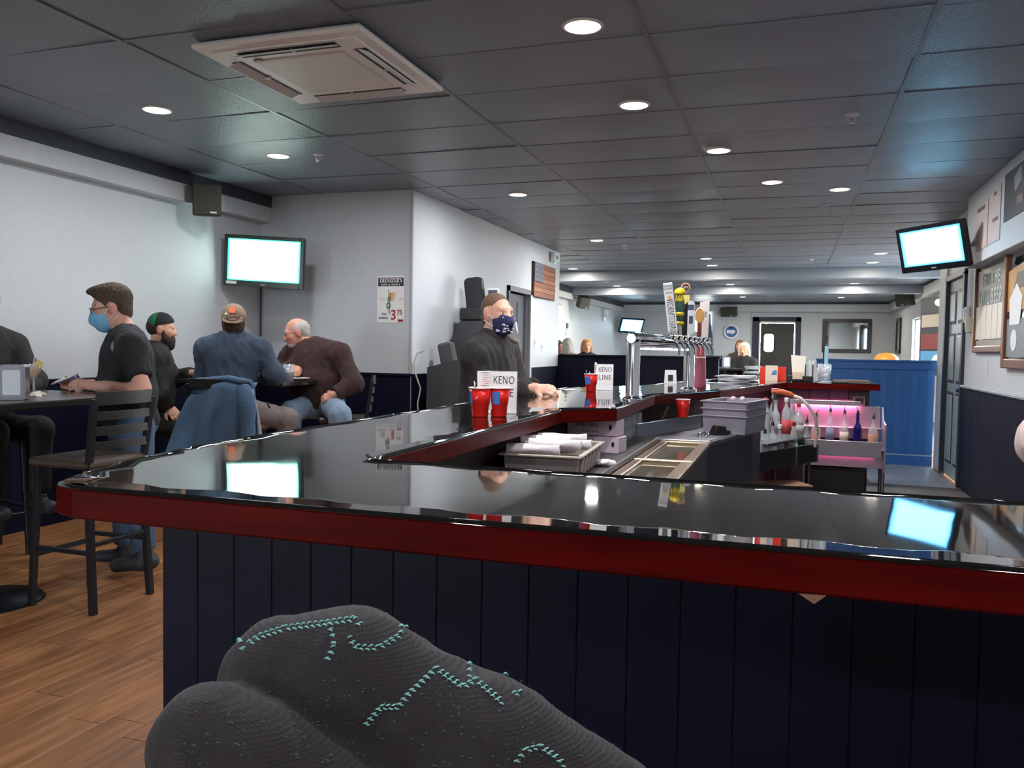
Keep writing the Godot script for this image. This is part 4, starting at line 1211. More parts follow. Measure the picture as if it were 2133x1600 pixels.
	var stand_b := [
		[0.235, "amber bottle with a dark spout standing first on the lit stand", 1, clear, 0.24, rgb(190, 104, 24), 0.085, Color(0, 0, 0, 0), 0],
		[0.355, "clear bottle with a blue label on the lit stand", 2, clear, 0.3, clear, 0.0, rgb(110, 122, 146), 0],
		[0.475, "clear bottle with a yellow neck and pale label on the lit stand", 0, clear, 0.3, rgb(226, 214, 150), 0.10, rgb(204, 190, 176), 0],
		[0.585, "deep cobalt blue bottle with a tall neck on the lit stand", 0, rgb(26, 22, 96), 0.93, clear, 0.0, Color(0, 0, 0, 0), 0],
		[0.715, "broad amber bottle with a dark cap last on the lit stand", 1, clear, 0.24, rgb(196, 120, 30), 0.12, Color(0, 0, 0, 0), 0]]
	for r in stand_b:
		bottle(r[1], Vector3(r[0], 0.502, -8.02), r[2], r[3], r[4], r[5], r[6], r[7], r[8], "bottles on the lit stand")
	var bu2 := thing("dark_bin", "dark square bin standing below the lit bottle stand", "bin", Vector3(0.42, 0, -8.08))
	obj("body", bx(-0.24, 0.24, 0.0, 0.30, -0.11, 0.11, 0.006), mat("bin_black", rgb(26, 20, 26), 0.5), bu2)
	obj("lip", bx(-0.25, 0.25, 0.295, 0.312, -0.12, 0.12, 0.004), mat("bin_black", rgb(26, 20, 26)), bu2)
	# pink light strip under the far counter that lights the stand
	var ls := thing("led_strip", "pink glowing light strip fixed behind the top of the bottle stand", "light strip", Vector3(0.30, 0.885, -8.215))
	obj("strip", bx(-0.28, 0.30, -0.004, 0.004, -0.008, 0.008, 0.001), glow("led_pink", Color(1.0, 0.25, 0.5), 1.5), ls)
	obj("channel", bx(-0.29, 0.31, 0.004, 0.02, -0.012, 0.012, 0.001), sat, ls)
	var al := AreaLight3D.new()
	al.name = "strip_glow"
	al.area_size = Vector2(0.58, 0.02)
	al.light_color = Color(1.0, 0.42, 0.66)
	al.light_energy = 0.7
	al.area_range = 8.0
	al.shadow_enabled = true
	ls.add_child(al, true)
	al.position = Vector3(0.01, -0.012, 0.012)
	al.rotation = Vector3(-PI / 2 + 0.5, 0, 0)
	var l2 := thing("led_strip", "pink glowing light strip under the front guard of the bottle stand", "light strip", Vector3(0.42, 0.445, -7.93))
	obj("strip", bx(-0.28, 0.30, -0.003, 0.003, -0.005, 0.005, 0.001), glow("led_pink", Color(1.0, 0.25, 0.5), 1.5), l2)
	var a2 := AreaLight3D.new()
	a2.name = "strip_glow"
	a2.area_size = Vector2(0.58, 0.02)
	a2.light_color = Color(1.0, 0.42, 0.66)
	a2.light_energy = 0.10
	a2.area_range = 8.0
	a2.shadow_enabled = true
	l2.add_child(a2, true)
	a2.position = Vector3(0.01, -0.008, -0.003)
	a2.rotation = Vector3(-PI / 2 - 0.2, 0, 0)

# ---------- fixtures on ceiling and walls ----------
func ceiling_unit() -> void:
	var t := thing("air_conditioner", "square white four-way cassette air conditioner set in the grey ceiling", "air conditioner", Vector3(-2.365, CEIL - 0.008, -3.88))
	var w := mat("cassette_white", rgb(250, 249, 247), 0.4)
	var w2 := mat("cassette_flap", rgb(214, 214, 216), 0.3)
	var dk := mat("vent_dark", rgb(60, 58, 56), 0.6)
	obj("panel", box(start(), Transform3D(Basis(), Vector3(0, -0.016, 0)), Vector3(0.94, 0.032, 0.965), 0.012), w, t)
	obj("inner_panel", box(start(), Transform3D(Basis(), Vector3(0, -0.035, 0)), Vector3(0.80, 0.008, 0.82), 0.003), w, t)
	var gr := obj("grille", box(start(), Transform3D(Basis(), Vector3(0, -0.0405, 0)), Vector3(0.52, 0.005, 0.54), 0.002), mat("grille_white", rgb(224, 222, 218), 0.5), t)
	var bar_mesh := finish(cbox(Vector3.ZERO, Vector3(0.49, 0.003, 0.005)))
	var st_all := start()
	for k in 34:
		box(st_all, Transform3D(Basis(), Vector3(0, -0.0435, -0.25 + k * 0.0152)), Vector3(0.49, 0.003, 0.006))
	for k in 30:
		box(st_all, Transform3D(Basis(), Vector3(-0.24 + k * 0.0166, -0.0437, 0)), Vector3(0.006, 0.003, 0.51))
	var mesh_o := obj("grille_mesh", st_all, w, gr)
	mesh_o.set_meta("kind", "stuff")
	for q in 4:
		var b := Basis(Vector3.UP, q * PI / 2)
		var r := 0.352
		var sl := obj("air_slot", cbox(b * Vector3(0, -0.036, r), Vector3(0.56, 0.008, 0.07), 0.002, null, b), dk, t)
		obj("flap", cbox(b * Vector3(0, -0.048, r + 0.016), Vector3(0.55, 0.006, 0.062), 0.002, null, b * Basis(Vector3(1, 0, 0), 0.35)), w2, t)
		obj("vane", cbox(b * Vector3(0.03, -0.042, r - 0.008), Vector3(0.012, 0.012, 0.05), 0.002, null, b), w2, sl)
	obj("sensor", bx(-0.24, -0.20, -0.0445, -0.04, 0.27, 0.285), mat("sensor_dark", rgb(84, 74, 62), 0.4), t)

func sprinklers() -> void:
	var k := 0
	for p in [[0.315, -5.578], [-3.511, -5.661], [0.277, -8.883], [-2.266, -11.592], [0.261, -13.93]]:
		var t := thing("sprinkler_head", ["small white pendent sprinkler in the open ceiling right of the bar lights", "small white pendent sprinkler beside the downlight near the soffit", "small white pendent sprinkler just behind the end-of-bar downlight", "small white pendent sprinkler near the wall with the flag", "small white pendent sprinkler just before the header beam"][k], "sprinkler", Vector3(p[0], CEIL, p[1]), 0.0, "ceiling sprinklers")
		k += 1
		var w := mat("sprinkler_white", rgb(214, 206, 214), 0.35)
		obj("rosette", lathe([Vector2(0.0, -0.014), Vector2(0.02, -0.014), Vector2(0.042, -0.006), Vector2(0.044, 0.0)], Transform3D(), 18), w, t)
		for s in [-1.0, 1.0]:
			obj("yoke_arm", tube([Vector3(s * 0.018, -0.012, 0), Vector3(s * 0.02, -0.03, 0), Vector3(s * 0.006, -0.05, 0)], [0.004, 0.004, 0.004], 6), w, t)
		obj("deflector", lathe([Vector2(0.0, -0.058), Vector2(0.018, -0.056), Vector2(0.018, -0.053), Vector2(0.0, -0.05)], Transform3D(), 14), w, t)

func television(label: String, c: Vector3, b: Basis, w: float, h: float, bezel: Color, inner: Color, outer: Color, e: float, wall: Vector3, glowe: float) -> Node3D:
	var t := thing("television", label, "television", c)
	t.basis = b
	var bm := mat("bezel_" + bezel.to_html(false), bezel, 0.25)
	var bw := 0.035
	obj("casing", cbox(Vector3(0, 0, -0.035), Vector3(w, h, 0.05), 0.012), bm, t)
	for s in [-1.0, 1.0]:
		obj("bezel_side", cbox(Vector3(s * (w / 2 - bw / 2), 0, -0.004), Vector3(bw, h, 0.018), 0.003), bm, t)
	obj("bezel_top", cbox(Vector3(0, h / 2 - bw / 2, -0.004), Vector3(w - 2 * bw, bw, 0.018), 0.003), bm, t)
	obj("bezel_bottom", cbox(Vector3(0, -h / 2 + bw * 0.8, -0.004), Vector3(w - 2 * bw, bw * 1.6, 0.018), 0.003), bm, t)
	var sm := StandardMaterial3D.new()
	sm.albedo_color = Color(0.05, 0.05, 0.05)
	sm.roughness = 0.2
	sm.emission_enabled = true
	var g := Gradient.new()
	g.set_color(0, inner)
	g.set_color(1, outer)
	g.add_point(0.86, inner)
	var gt := GradientTexture2D.new()
	gt.gradient = g
	gt.fill = GradientTexture2D.FILL_SQUARE
	gt.fill_from = Vector2(0.5, 0.5)
	gt.fill_to = Vector2(1.0, 0.5)
	gt.width = 128
	gt.height = 128
	sm.emission_operator = BaseMaterial3D.EMISSION_OP_MULTIPLY
	sm.emission = Color.WHITE
	sm.emission_texture = gt
	sm.emission_energy_multiplier = e
	var q := QuadMesh.new()
	q.size = Vector2(w - 2 * bw, h - bw * 2.6)
	var sc := obj_mesh("screen", q, sm, t)
	sc.position = Vector3(0, bw * 0.3, -0.002)
	obj("badge", cbox(Vector3(0, -h / 2 + bw * 0.7, 0.0055), Vector3(0.05, 0.008, 0.001)), mat("badge_silver", rgb(170, 178, 176), 0.3), t)
	# arm to the wall
	var inv := b.inverse()
	var lw := inv * (wall - c)
	obj("mount_plate", cbox(Vector3(0, 0, -0.07), Vector3(0.2, 0.2, 0.02), 0.004), mat("mount_black", rgb(26, 27, 30), 0.4), t)
	obj("mount_arm", tube([Vector3(0, 0, -0.08), lw.lerp(Vector3(0, 0, -0.08), 0.5) + Vector3(0, 0.02, 0), lw], [0.022, 0.02, 0.022], 8), mat("mount_black", rgb(26, 27, 30)), t)
	var al := AreaLight3D.new()
	al.name = "screen_glow"
	al.area_size = q.size
	al.light_color = Color(inner.r * 0.6 + outer.r * 0.4, inner.g * 0.6 + outer.g * 0.4, inner.b * 0.6 + outer.b * 0.4)
	al.light_energy = glowe
	al.area_range = 20.0
	al.shadow_enabled = true
	t.add_child(al, true)
	al.position = Vector3(0, bw * 0.3, 0.012)
	al.rotation.y = PI
	return t

func tilted(yaw: float, tilt: float, roll: float) -> Basis:
	return Basis(Vector3.UP, deg_to_rad(yaw)) * Basis(Vector3(1, 0, 0), deg_to_rad(-tilt)) * Basis(Vector3(0, 0, 1), deg_to_rad(roll))

func speaker(label: String, p: Vector3, b: Basis, size: Vector3, wall: Vector3) -> void:
	var t := thing("wall_speaker", label, "speaker", p, 0.0, "black box speakers")
	t.basis = b
	var bm := mat("speaker_black", rgb(58, 59, 54), 0.6)
	obj("cabinet", cbox(Vector3.ZERO, size, 0.008), bm, t)
	obj("grille_cloth", cbox(Vector3(0, 0, size.z / 2 + 0.003), Vector3(size.x * 0.92, size.y * 0.92, 0.008), 0.003), mat("speaker_cloth", rgb(64, 64, 58), 0.9), t)
	obj("badge", cbox(Vector3(size.x * 0.22, -size.y * 0.38, size.z / 2 + 0.008), Vector3(size.x * 0.22, size.y * 0.05, 0.003), 0.001), mat("badge_white", rgb(226, 222, 214), 0.3), t)
	var inv := b.inverse()
	obj("bracket", tube([Vector3(0, size.y * 0.2, -size.z * 0.4), inv * (wall - p)], [0.014, 0.014], 8), mat("bracket_steel", rgb(150, 150, 150), 0.35, 0.7), t)

func wall_things() -> void:
	television("wide corner television with a bright white picture, its green light coloured into the dark bezel", Vector3(-4.66, 2.105, -6.58), tilted(14, -2.5, -2.9), 0.76, 0.475, rgb(16, 36, 20), Color(0.98, 1.0, 0.99), Color(0.16, 0.72, 0.62), 4.0, Vector3(-5.05, 2.12, -7.1), 0.2)  # green bleed from the screen is put into the bezel colour
	var tg := thing("television_sticker", "small white sticker on the lower left of the corner television", "sticker", Vector3(-4.66, 2.105, -6.58))
	tg.basis = tilted(14, -2.5, -2.9)
	obj("sticker", cbox(Vector3(-0.30, -0.205, 0.007), Vector3(0.10, 0.028, 0.002)), mat("badge_white", rgb(226, 222, 214)), tg)
	var ca := thing("cable_cover", "thin dark cable running down the wall corner under the television", "cable", Vector3(-5.075, 0, -7.12))
	obj("cable", rod(Vector3(0, 1.08, 0), Vector3(0, 1.95, 0), 0.008, 8), mat("cable_dark", rgb(44, 48, 52), 0.5), ca)
	television("flat television with a bright cyan-white picture beside the papered soffit", Vector3(1.169, 2.309, -8.316), tilted(-48.6, -14.4, 0.9), 0.71, 0.415, rgb(14, 16, 22), Color(0.62, 0.9, 1.0), Color(0.24, 0.62, 0.98), 3.2, Vector3(1.6, 2.36, -8.7), 0.12)
	television("small far television tilted down in the back corner", Vector3(-4.6, 2.08, -25.0), tilted(38, -24, -1.4), 0.78, 0.47, rgb(18, 26, 48), Color(0.96, 0.99, 1.0), Color(0.25, 0.68, 0.95), 3.2, Vector3(-5.05, 2.1, -25.7), 0.5)
	# speakers
	speaker("dark grey box speaker with a white badge on the near left soffit", Vector3(-4.84, 2.58, -6.02), tilted(38, -6, 0), Vector3(0.235, 0.27, 0.2), Vector3(-4.98, 2.64, -6.1))
	speaker("small black speaker on the soffit of the back room's pale wall", Vector3(-4.75, 2.47, -19.4), tilted(40, -20, -4), Vector3(0.27, 0.27, 0.2), Vector3(-4.98, 2.6, -19.5))
	speaker("wide black speaker above the round lit sign", Vector3(-1.78, 2.53, -25.45), tilted(-12, -8, 0), Vector3(0.44, 0.27, 0.24), Vector3(-1.78, 2.6, -25.8))
	speaker("black speaker hung under the far right soffit", at_x(1885, 622, 2.4), tilted(-60, -10, 0), Vector3(0.34, 0.34, 0.26), Vector3(2.6, 2.62, -22.6))
	# beer poster
	var po := thing("beer_poster", "white bar poster with a price of three seventy five on grey wall", "poster", Vector3(-3.635, 1.79, -7.148))
	obj("sheet", cbox(Vector3(0, 0, 0.002), Vector3(0.29, 0.445, 0.003)), mat("poster_white", rgb(236, 233, 230), 0.5), po)
	obj("banner", cbox(Vector3(0, 0.165, 0.004), Vector3(0.27, 0.082, 0.001)), mat("banner_black", rgb(36, 36, 38), 0.5), po)
	var pw := mat("poster_white", rgb(236, 233, 230))
	words("title", "EBENEZER'S", 0.036, pw, po, Vector3(0, 0.178, 0.005), Basis(), 0.235, "Droid Serif")
	words("subtitle", "BAR & GRILL", 0.014, pw, po, Vector3(0, 0.139, 0.005), Basis(), 0.2)
	obj("ghost_bottle", plate([Vector2(-0.012, -0.09), Vector2(0.012, -0.09), Vector2(0.012, 0.02), Vector2(0.005, 0.05), Vector2(0.005, 0.1), Vector2(-0.005, 0.1), Vector2(-0.005, 0.05), Vector2(-0.012, 0.02)], 0.001, Transform3D(Basis(), Vector3(-0.02, -0.01, 0.0035))), mat("poster_green", rgb(116, 138, 104), 0.5), po)
	obj("beer_glass", plate([Vector2(-0.022, -0.035), Vector2(0.012, -0.035), Vector2(0.03, 0.045), Vector2(-0.025, 0.045)], 0.001, Transform3D(Basis(), Vector3(0.02, 0.02, 0.0042))), mat("poster_amber", rgb(222, 178, 98), 0.5), po)
	obj("glass_edge", plate([Vector2(-0.004, -0.04), Vector2(0.004, -0.04), Vector2(-0.002, 0.04), Vector2(-0.01, 0.04)], 0.001, Transform3D(Basis(), Vector3(0.0, 0.02, 0.0048))), mat("banner_black", rgb(36, 36, 38)), po)
	obj("dark_can", cbox(Vector3(-0.022, -0.06, 0.0045), Vector3(0.042, 0.045, 0.001)), mat("poster_dark_green", rgb(44, 62, 44), 0.5), po)
	obj("can_face", cbox(Vector3(-0.022, -0.058, 0.0052), Vector3(0.02, 0.03, 0.001)), mat("poster_pale_green", rgb(188, 206, 160), 0.5), po)
	words("ghost_words", "STELLA", 0.024, mat("poster_ghost", rgb(204, 200, 198), 0.5), po, Vector3(-0.08, 0.0, 0.004), Basis(), 0.09)
	words("ghost_words", "AU", 0.024, mat("poster_ghost", rgb(204, 200, 198)), po, Vector3(0.115, 0.0, 0.004), Basis())
	var pr := mat("price_red", rgb(150, 36, 34), 0.5)
	words("price", "3", 0.095, pr, po, Vector3(0.03, -0.15, 0.005), Basis(), 0.05)
	words("price_cents", "75", 0.046, pr, po, Vector3(0.095, -0.125, 0.005), Basis(), 0.055)
	words("price_sign", "$", 0.03, pr, po, Vector3(-0.012, -0.122, 0.005), Basis())
	words("size_text", "12oz", 0.022, mat("print_black", rgb(20, 20, 22)), po, Vector3(-0.07, -0.14, 0.005), Basis(), 0.055)
	words("size_text", "Bottles", 0.022, mat("print_black", rgb(20, 20, 22)), po, Vector3(-0.075, -0.178, 0.005), Basis(), 0.095)
	obj("stamp", cbox(Vector3(0.105, -0.203, 0.004), Vector3(0.055, 0.024, 0.001)), pr, po)
	# wooden flag on the jutting wall
	var fg := thing("wooden_flag", "wooden plank flag with a grey-blue star field on the side wall", "wall art", Vector3(-3.418, 2.305, -11.5))
	fg.basis = facing(Vector3(1, 0, 0))
	obj("backing", cbox(Vector3(0, 0, 0.012), Vector3(1.10, 0.49, 0.02), 0.003), mat("flag_edge", rgb(52, 30, 22), 0.6), fg)
	var st1 := wood("flag_brown", rgb(110, 58, 34), rgb(142, 80, 48), Vector3(0, 0, 1), 51, 0.5)
	var st2 := wood("flag_tan", rgb(134, 78, 46), rgb(172, 110, 70), Vector3(0, 0, 1), 52, 0.5)
	for k in 7:
		var y := 0.205 - k * 0.068
		obj("stripe_plank", cbox(Vector3(0, y, 0.028 + 0.002 * (k % 2)), Vector3(1.07, 0.066, 0.014), 0.003), st1 if k % 2 == 0 else st2, fg)
	obj("star_field", cbox(Vector3(-0.33, 0.105, 0.038), Vector3(0.42, 0.265, 0.01), 0.002), mat("flag_slate", rgb(88, 92, 102), 0.6), fg)
	for r in 4:
		for c in 5:
			obj("star", plate(star(0.018), 0.003, Transform3D(Basis(), Vector3(-0.49 + c * 0.08, 0.20 - r * 0.065, 0.043))), mat("star_pale", rgb(170, 172, 178), 0.6), fg)
	# emergency light above the flag
	var em := thing("emergency_light", "white emergency light box with a green glow above the wooden flag", "emergency light", Vector3(-3.40, 2.70, -11.95))
	obj("box", cbox(Vector3(0.03, 0, 0), Vector3(0.07, 0.13, 0.26), 0.008), mat("emergency_white", rgb(226, 230, 230), 0.4), em)
	obj("lamp_lens", cbox(Vector3(0.067, 0.0, 0.02), Vector3(0.006, 0.06, 0.13), 0.002), mat("lens_grey", rgb(170, 180, 184), 0.2), em)
	obj("status_light", cbox(Vector3(0.045, -0.085, 0.02), Vector3(0.02, 0.03, 0.02), 0.004), glow("status_green", Color(0.25, 0.95, 0.75), 1.2), em)
	# switch plates on the side wall
	for q in [[-11.15, 1.42], [-11.5, 1.36]]:
		var sw := thing("switch_plate", "small pale switch plate on the side wall under the flag", "switch plate", Vector3(-3.42, q[1], q[0]), 0.0, "switch plates under the flag")
		obj("plate", cbox(Vector3(0.004, 0, 0), Vector3(0.008, 0.12, 0.075), 0.003), mat("plate_ivory", rgb(206, 204, 192), 0.45), sw)
		obj("toggle", cbox(Vector3(0.011, 0.005, 0), Vector3(0.01, 0.03, 0.012), 0.002), mat("plate_ivory", rgb(206, 204, 192)), sw)
	# blue pennant beside the door
	var bp := thing("blue_pennant", "narrow blue and white pennant hanging by the dark door", "pennant", Vector3(-3.38, 1.38, -10.1))
	bp.basis = facing(Vector3(1, 0, 0.2))
	obj("cloth", plate([Vector2(-0.2, 0.3), Vector2(0.02, 0.3), Vector2(0.2, -0.3), Vector2(0.1, -0.32)], 0.006, Transform3D()), mat("pennant_blue", rgb(50, 110, 170), 0.7), bp)
	obj("white_stripe", plate([Vector2(0.02, 0.3), Vector2(0.06, 0.3), Vector2(0.23, -0.3), Vector2(0.2, -0.3)], 0.008, Transform3D()), mat("card_white", rgb(232, 228, 228)), bp)
	# right-hand wall: framed mirrors and papers
	var fr := wood("oak_frame", rgb(98, 56, 28), rgb(134, 82, 46), Vector3(0, 1, 0), 61, 0.35)
	var f1 := thing("framed_beer_mirror", "brown framed mirror with chalk lettering above rows of cream cards", "framed mirror", Vector3(1.655, 1.79, -8.24))
	f1.basis = facing(Vector3(-1, 0, 0))
	frame_bars(f1, 1.2, 0.84, 0.06, fr)
	var mir := mat("mirror_silver", rgb(196, 202, 204), 0.03, 1.0)
	obj("mirror", cbox(Vector3(0, 0, 0.008), Vector3(1.1, 0.75, 0.006)), mir, f1)
	obj("chalk_panel", cbox(Vector3(0, 0.16, 0.013), Vector3(1.06, 0.34, 0.003)), mat("chalk_grey", rgb(72, 78, 78), 0.35), f1)
	var chalk := mat("chalk", rgb(190, 196, 186), 0.8)
	words("lettering", "FOR THE", 0.11, chalk, f1, Vector3(0.02, 0.23, 0.016), Basis(), 0.66)
	words("lettering", "LOVE BEER", 0.13, chalk, f1, Vector3(0.0, 0.07, 0.016), Basis(), 0.86)
	for k in 5:
		obj("price_card", cbox(Vector3(-0.44 + k * 0.215, -0.15, 0.016), Vector3(0.2, 0.30, 0.003), 0.0, null, Basis(Vector3(0, 0, 1), 0.015 * sin(k * 2.0))), mat("card_cream", rgb(226, 218, 202), 0.6), f1)
	obj("lower_panel", cbox(Vector3(0, -0.35, 0.013), Vector3(1.06, 0.08, 0.003)), mat("panel_taupe", rgb(150, 136, 124), 0.4), f1)
	var f2 := thing("framed_picture_mirror", "oak framed mirror with an amber picture and a white oval", "framed mirror", Vector3(1.645, 1.765, -7.12))
	f2.basis = facing(Vector3(-1, 0, 0))
	frame_bars(f2, 1.05, 1.04, 0.075, fr)
	obj("mirror", cbox(Vector3(0, 0, 0.008), Vector3(0.92, 0.9, 0.006)), mir, f2)
	obj("amber_picture", plate([Vector2(-0.44, -0.1), Vector2(0.3, -0.1), Vector2(0.3, 0.28), Vector2(-0.44, 0.22)], 0.003, Transform3D(Basis(), Vector3(0, 0.03, 0.012))), mat("amber_print", rgb(190, 138, 70), 0.4), f2)
	obj("dark_hat_shape", plate([Vector2(-0.2, 0.0), Vector2(0.16, 0.0), Vector2(0.08, 0.12), Vector2(-0.1, 0.12)], 0.003, Transform3D(Basis(), Vector3(-0.05, 0.1, 0.0155))), mat("print_brown", rgb(70, 48, 32), 0.4), f2)
	obj("white_figure", plate([Vector2(-0.16, -0.16), Vector2(0.14, -0.16), Vector2(0.2, 0.05), Vector2(0.02, 0.16), Vector2(-0.18, 0.04)], 0.003, Transform3D(Basis(), Vector3(-0.18, -0.02, 0.016))), mat("print_white", rgb(224, 226, 226), 0.4), f2)
	obj("grey_field", cbox(Vector3(-0.02, -0.28, 0.013), Vector3(0.84, 0.3, 0.003)), mat("print_grey_green", rgb(120, 130, 128), 0.4), f2)
	obj("white_oval", plate(ellipse(0, 0, 0.09, 0.085, 24), 0.003, Transform3D(Basis(), Vector3(-0.2, -0.3, 0.015))), mat("print_white", rgb(224, 226, 226)), f2)
	var pp := mat("soffit_paper", rgb(206, 190, 180), 0.7)
	var p1 := thing("soffit_notice", "tan paper notice on the right soffit with a dark title line", "notice", Vector3(1.528, 2.46, -8.1))
	p1.basis = facing(Vector3(-1, 0, 0))
	obj("sheet", cbox(Vector3(0, 0, 0.002), Vector3(0.45, 0.40, 0.002)), pp, p1)
	obj("title_line", cbox(Vector3(-0.04, 0.15, 0.0035), Vector3(0.3, 0.035, 0.001)), mat("brown_print", rgb(120, 96, 88), 0.7), p1)
	var p2 := thing("soffit_notice", "paler paper notice with a brown tape mark nearer the black panel", "notice", Vector3(1.528, 2.48, -7.64))
	p2.basis = facing(Vector3(-1, 0, 0))
	obj("sheet", cbox(Vector3(0, 0, 0.002), Vector3(0.42, 0.44, 0.002)), mat("soffit_paper_b", rgb(198, 186, 182), 0.7), p2)
	obj("tape_mark", cbox(Vector3(0.05, -0.04, 0.0035), Vector3(0.2, 0.03, 0.001)), mat("brown_print", rgb(120, 96, 88)), p2)
	obj("tape_mark", cbox(Vector3(0.02, 0.17, 0.0035), Vector3(0.1, 0.03, 0.001)), mat("brown_print", rgb(120, 96, 88)), p2)
	var p3 := thing("soffit_black_panel", "black poster with faint grey marks at the near end of soffit", "poster", Vector3(1.527, 2.55, -6.95))
	p3.basis = facing(Vector3(-1, 0, 0))
	obj("sheet", cbox(Vector3(0, 0, 0.003), Vector3(0.7, 0.36, 0.004)), mat("banner_black", rgb(36, 36, 38)), p3)
	obj("grey_mark", cbox(Vector3(0.05, 0.08, 0.006), Vector3(0.2, 0.12, 0.001), 0.0, null, Basis(Vector3(0, 0, 1), 0.3)), mat("mark_grey", rgb(140, 146, 148), 0.5), p3)
	obj("grey_mark", cbox(Vector3(0.12, -0.08, 0.006), Vector3(0.16, 0.06, 0.001)), mat("mark_rust", rgb(130, 100, 92), 0.5), p3)
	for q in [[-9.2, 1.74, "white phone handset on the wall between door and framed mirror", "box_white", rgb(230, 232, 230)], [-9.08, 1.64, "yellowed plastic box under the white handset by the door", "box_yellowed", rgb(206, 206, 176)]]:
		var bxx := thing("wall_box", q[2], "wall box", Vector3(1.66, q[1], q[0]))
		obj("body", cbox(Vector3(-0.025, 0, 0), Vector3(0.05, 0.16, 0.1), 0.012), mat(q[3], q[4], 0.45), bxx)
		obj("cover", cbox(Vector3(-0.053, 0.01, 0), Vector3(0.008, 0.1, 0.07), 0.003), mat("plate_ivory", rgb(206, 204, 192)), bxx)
	var sw2 := thing("switch_plate", "pale switch plate under the chalk lettered mirror", "switch plate", Vector3(1.66, 1.24, -8.35))
	obj("plate", cbox(Vector3(-0.004, 0, 0), Vector3(0.008, 0.12, 0.075), 0.003), mat("plate_ivory", rgb(206, 204, 192)), sw2)
	obj("toggle", cbox(Vector3(-0.011, 0.005, 0), Vector3(0.01, 0.03, 0.012), 0.002), mat("badge_white", rgb(226, 222, 214)), sw2)

	# back room
	var rs := thing("round_sign", "round white rimmed sign with a blue picture on the far wall", "sign", Vector3(-1.72, 1.95, -25.74))
	obj("rim", lathe([Vector2(0.17, 0.0), Vector2(0.225, 0.0), Vector2(0.225, 0.045), Vector2(0.205, 0.055), Vector2(0.17, 0.045)], Transform3D(Basis(Vector3(1, 0, 0), PI / 2)), 32), mat("sign_rim", rgb(228, 230, 232), 0.4), rs)
	obj("picture", plate(ellipse(0, 0, 0.18, 0.18, 32), 0.03, Transform3D()), mat("sign_blue", rgb(60, 106, 160), 0.4), rs)
	obj("white_shape", plate([Vector2(-0.13, -0.05), Vector2(0.0, -0.05), Vector2(0.03, -0.09), Vector2(0.13, 0.0), Vector2(0.08, 0.05), Vector2(-0.13, 0.05)], 0.004, Transform3D(Basis(), Vector3(0, 0, 0.03))), mat("sign_white", rgb(232, 236, 240), 0.4), rs)
	obj("dark_arc", plate([Vector2(-0.1, 0.1), Vector2(0.1, 0.1), Vector2(0.06, 0.14), Vector2(-0.06, 0.14)], 0.004, Transform3D(Basis(), Vector3(0, 0, 0.03))), mat("sign_navy", rgb(40, 52, 96), 0.4), rs)
	var mi := thing("wall_mirror", "large wall mirror in a heavy dark frame on the far wall", "mirror", Vector3(1.52, 1.86, -25.98))
	frame_bars(mi, 1.32, 0.98, 0.11, mat("mirror_frame", rgb(34, 28, 26), 0.3))
	obj("mirror_glass", cbox(Vector3(0, 0, 0.01), Vector3(1.12, 0.78, 0.006)), mir, mi)
	var wc := thing("narrow_mirror", "narrow dark framed mirror seen edge-on on the far right wall", "mirror", Vector3(2.74, 1.85, -24.5))
	wc.basis = facing(Vector3(-1, 0, 0))
	frame_bars(wc, 0.9, 0.95, 0.09, mat("mirror_frame", rgb(34, 28, 26)))
	obj("mirror_glass", cbox(Vector3(0, 0, 0.01), Vector3(0.76, 0.8, 0.006)), mir, wc)
	var bt := thing("backbar_sign", "tall dark sign board with red and blue panels by the far right wall", "sign board", Vector3(2.60, 1.7, -17.6))
	bt.basis = facing(Vector3(-1, 0, 0.25))
	obj("board", cbox(Vector3(0, 0, 0), Vector3(1.3, 1.5, 0.06), 0.01), mat("board_dark", rgb(40, 40, 46), 0.5), bt)
	obj("red_panel", cbox(Vector3(0.0, -0.1, 0.034), Vector3(1.1, 0.3, 0.01)), mat("panel_red", rgb(120, 44, 44), 0.5), bt)
	obj("blue_panel", cbox(Vector3(-0.1, -0.45, 0.034), Vector3(0.9, 0.34, 0.01)), mat("panel_blue", rgb(84, 150, 200), 0.5), bt)
	obj("white_marks", plate([Vector2(-0.3, -0.14), Vector2(0.1, -0.14), Vector2(0.3, 0.14), Vector2(0.0, 0.1)], 0.006, Transform3D(Basis(), Vector3(0.1, -0.46, 0.04))), mat("sign_white", rgb(232, 236, 240)), bt)
	obj("beige_panel", cbox(Vector3(0.0, 0.3, 0.034), Vector3(1.1, 0.24, 0.01)), mat("panel_beige", rgb(166, 158, 142), 0.5), bt)
	obj("bulb", lathe([Vector2(0, -0.07), Vector2(0.06, -0.03), Vector2(0.07, 0.02), Vector2(0.04, 0.06), Vector2(0, 0.07)], Transform3D(Basis(), Vector3(0.35, 0.62, 0.1)), 14), glow("bulb_white", Color(1, 1, 0.95), 1.6), bt)
	var e2 := thing("emergency_light", "white round emergency lamp high on the back room's pale wall", "emergency light", at_x(1258, 650, -5.09))
	obj("lamp_head", lathe([Vector2(0, 0.12), Vector2(0.1, 0.11), Vector2(0.13, 0.06), Vector2(0.12, 0.0)], Transform3D(Basis(Vector3(0, 0, 1), -PI / 2)), 18), mat("emergency_white", rgb(226, 230, 230)), e2)
	obj("base", cbox(Vector3(0.01, -0.2, 0), Vector3(0.05, 0.12, 0.3), 0.01), mat("emergency_white", rgb(226, 230, 230)), e2)
	var e3 := thing("small_black_sign", "small black and white sign on the back room's pale wall", "sign", at_x(1181, 684, -5.095))
	obj("upper", cbox(Vector3(0.006, 0.06, 0), Vector3(0.012, 0.12, 0.16)), mat("banner_black", rgb(36, 36, 38)), e3)
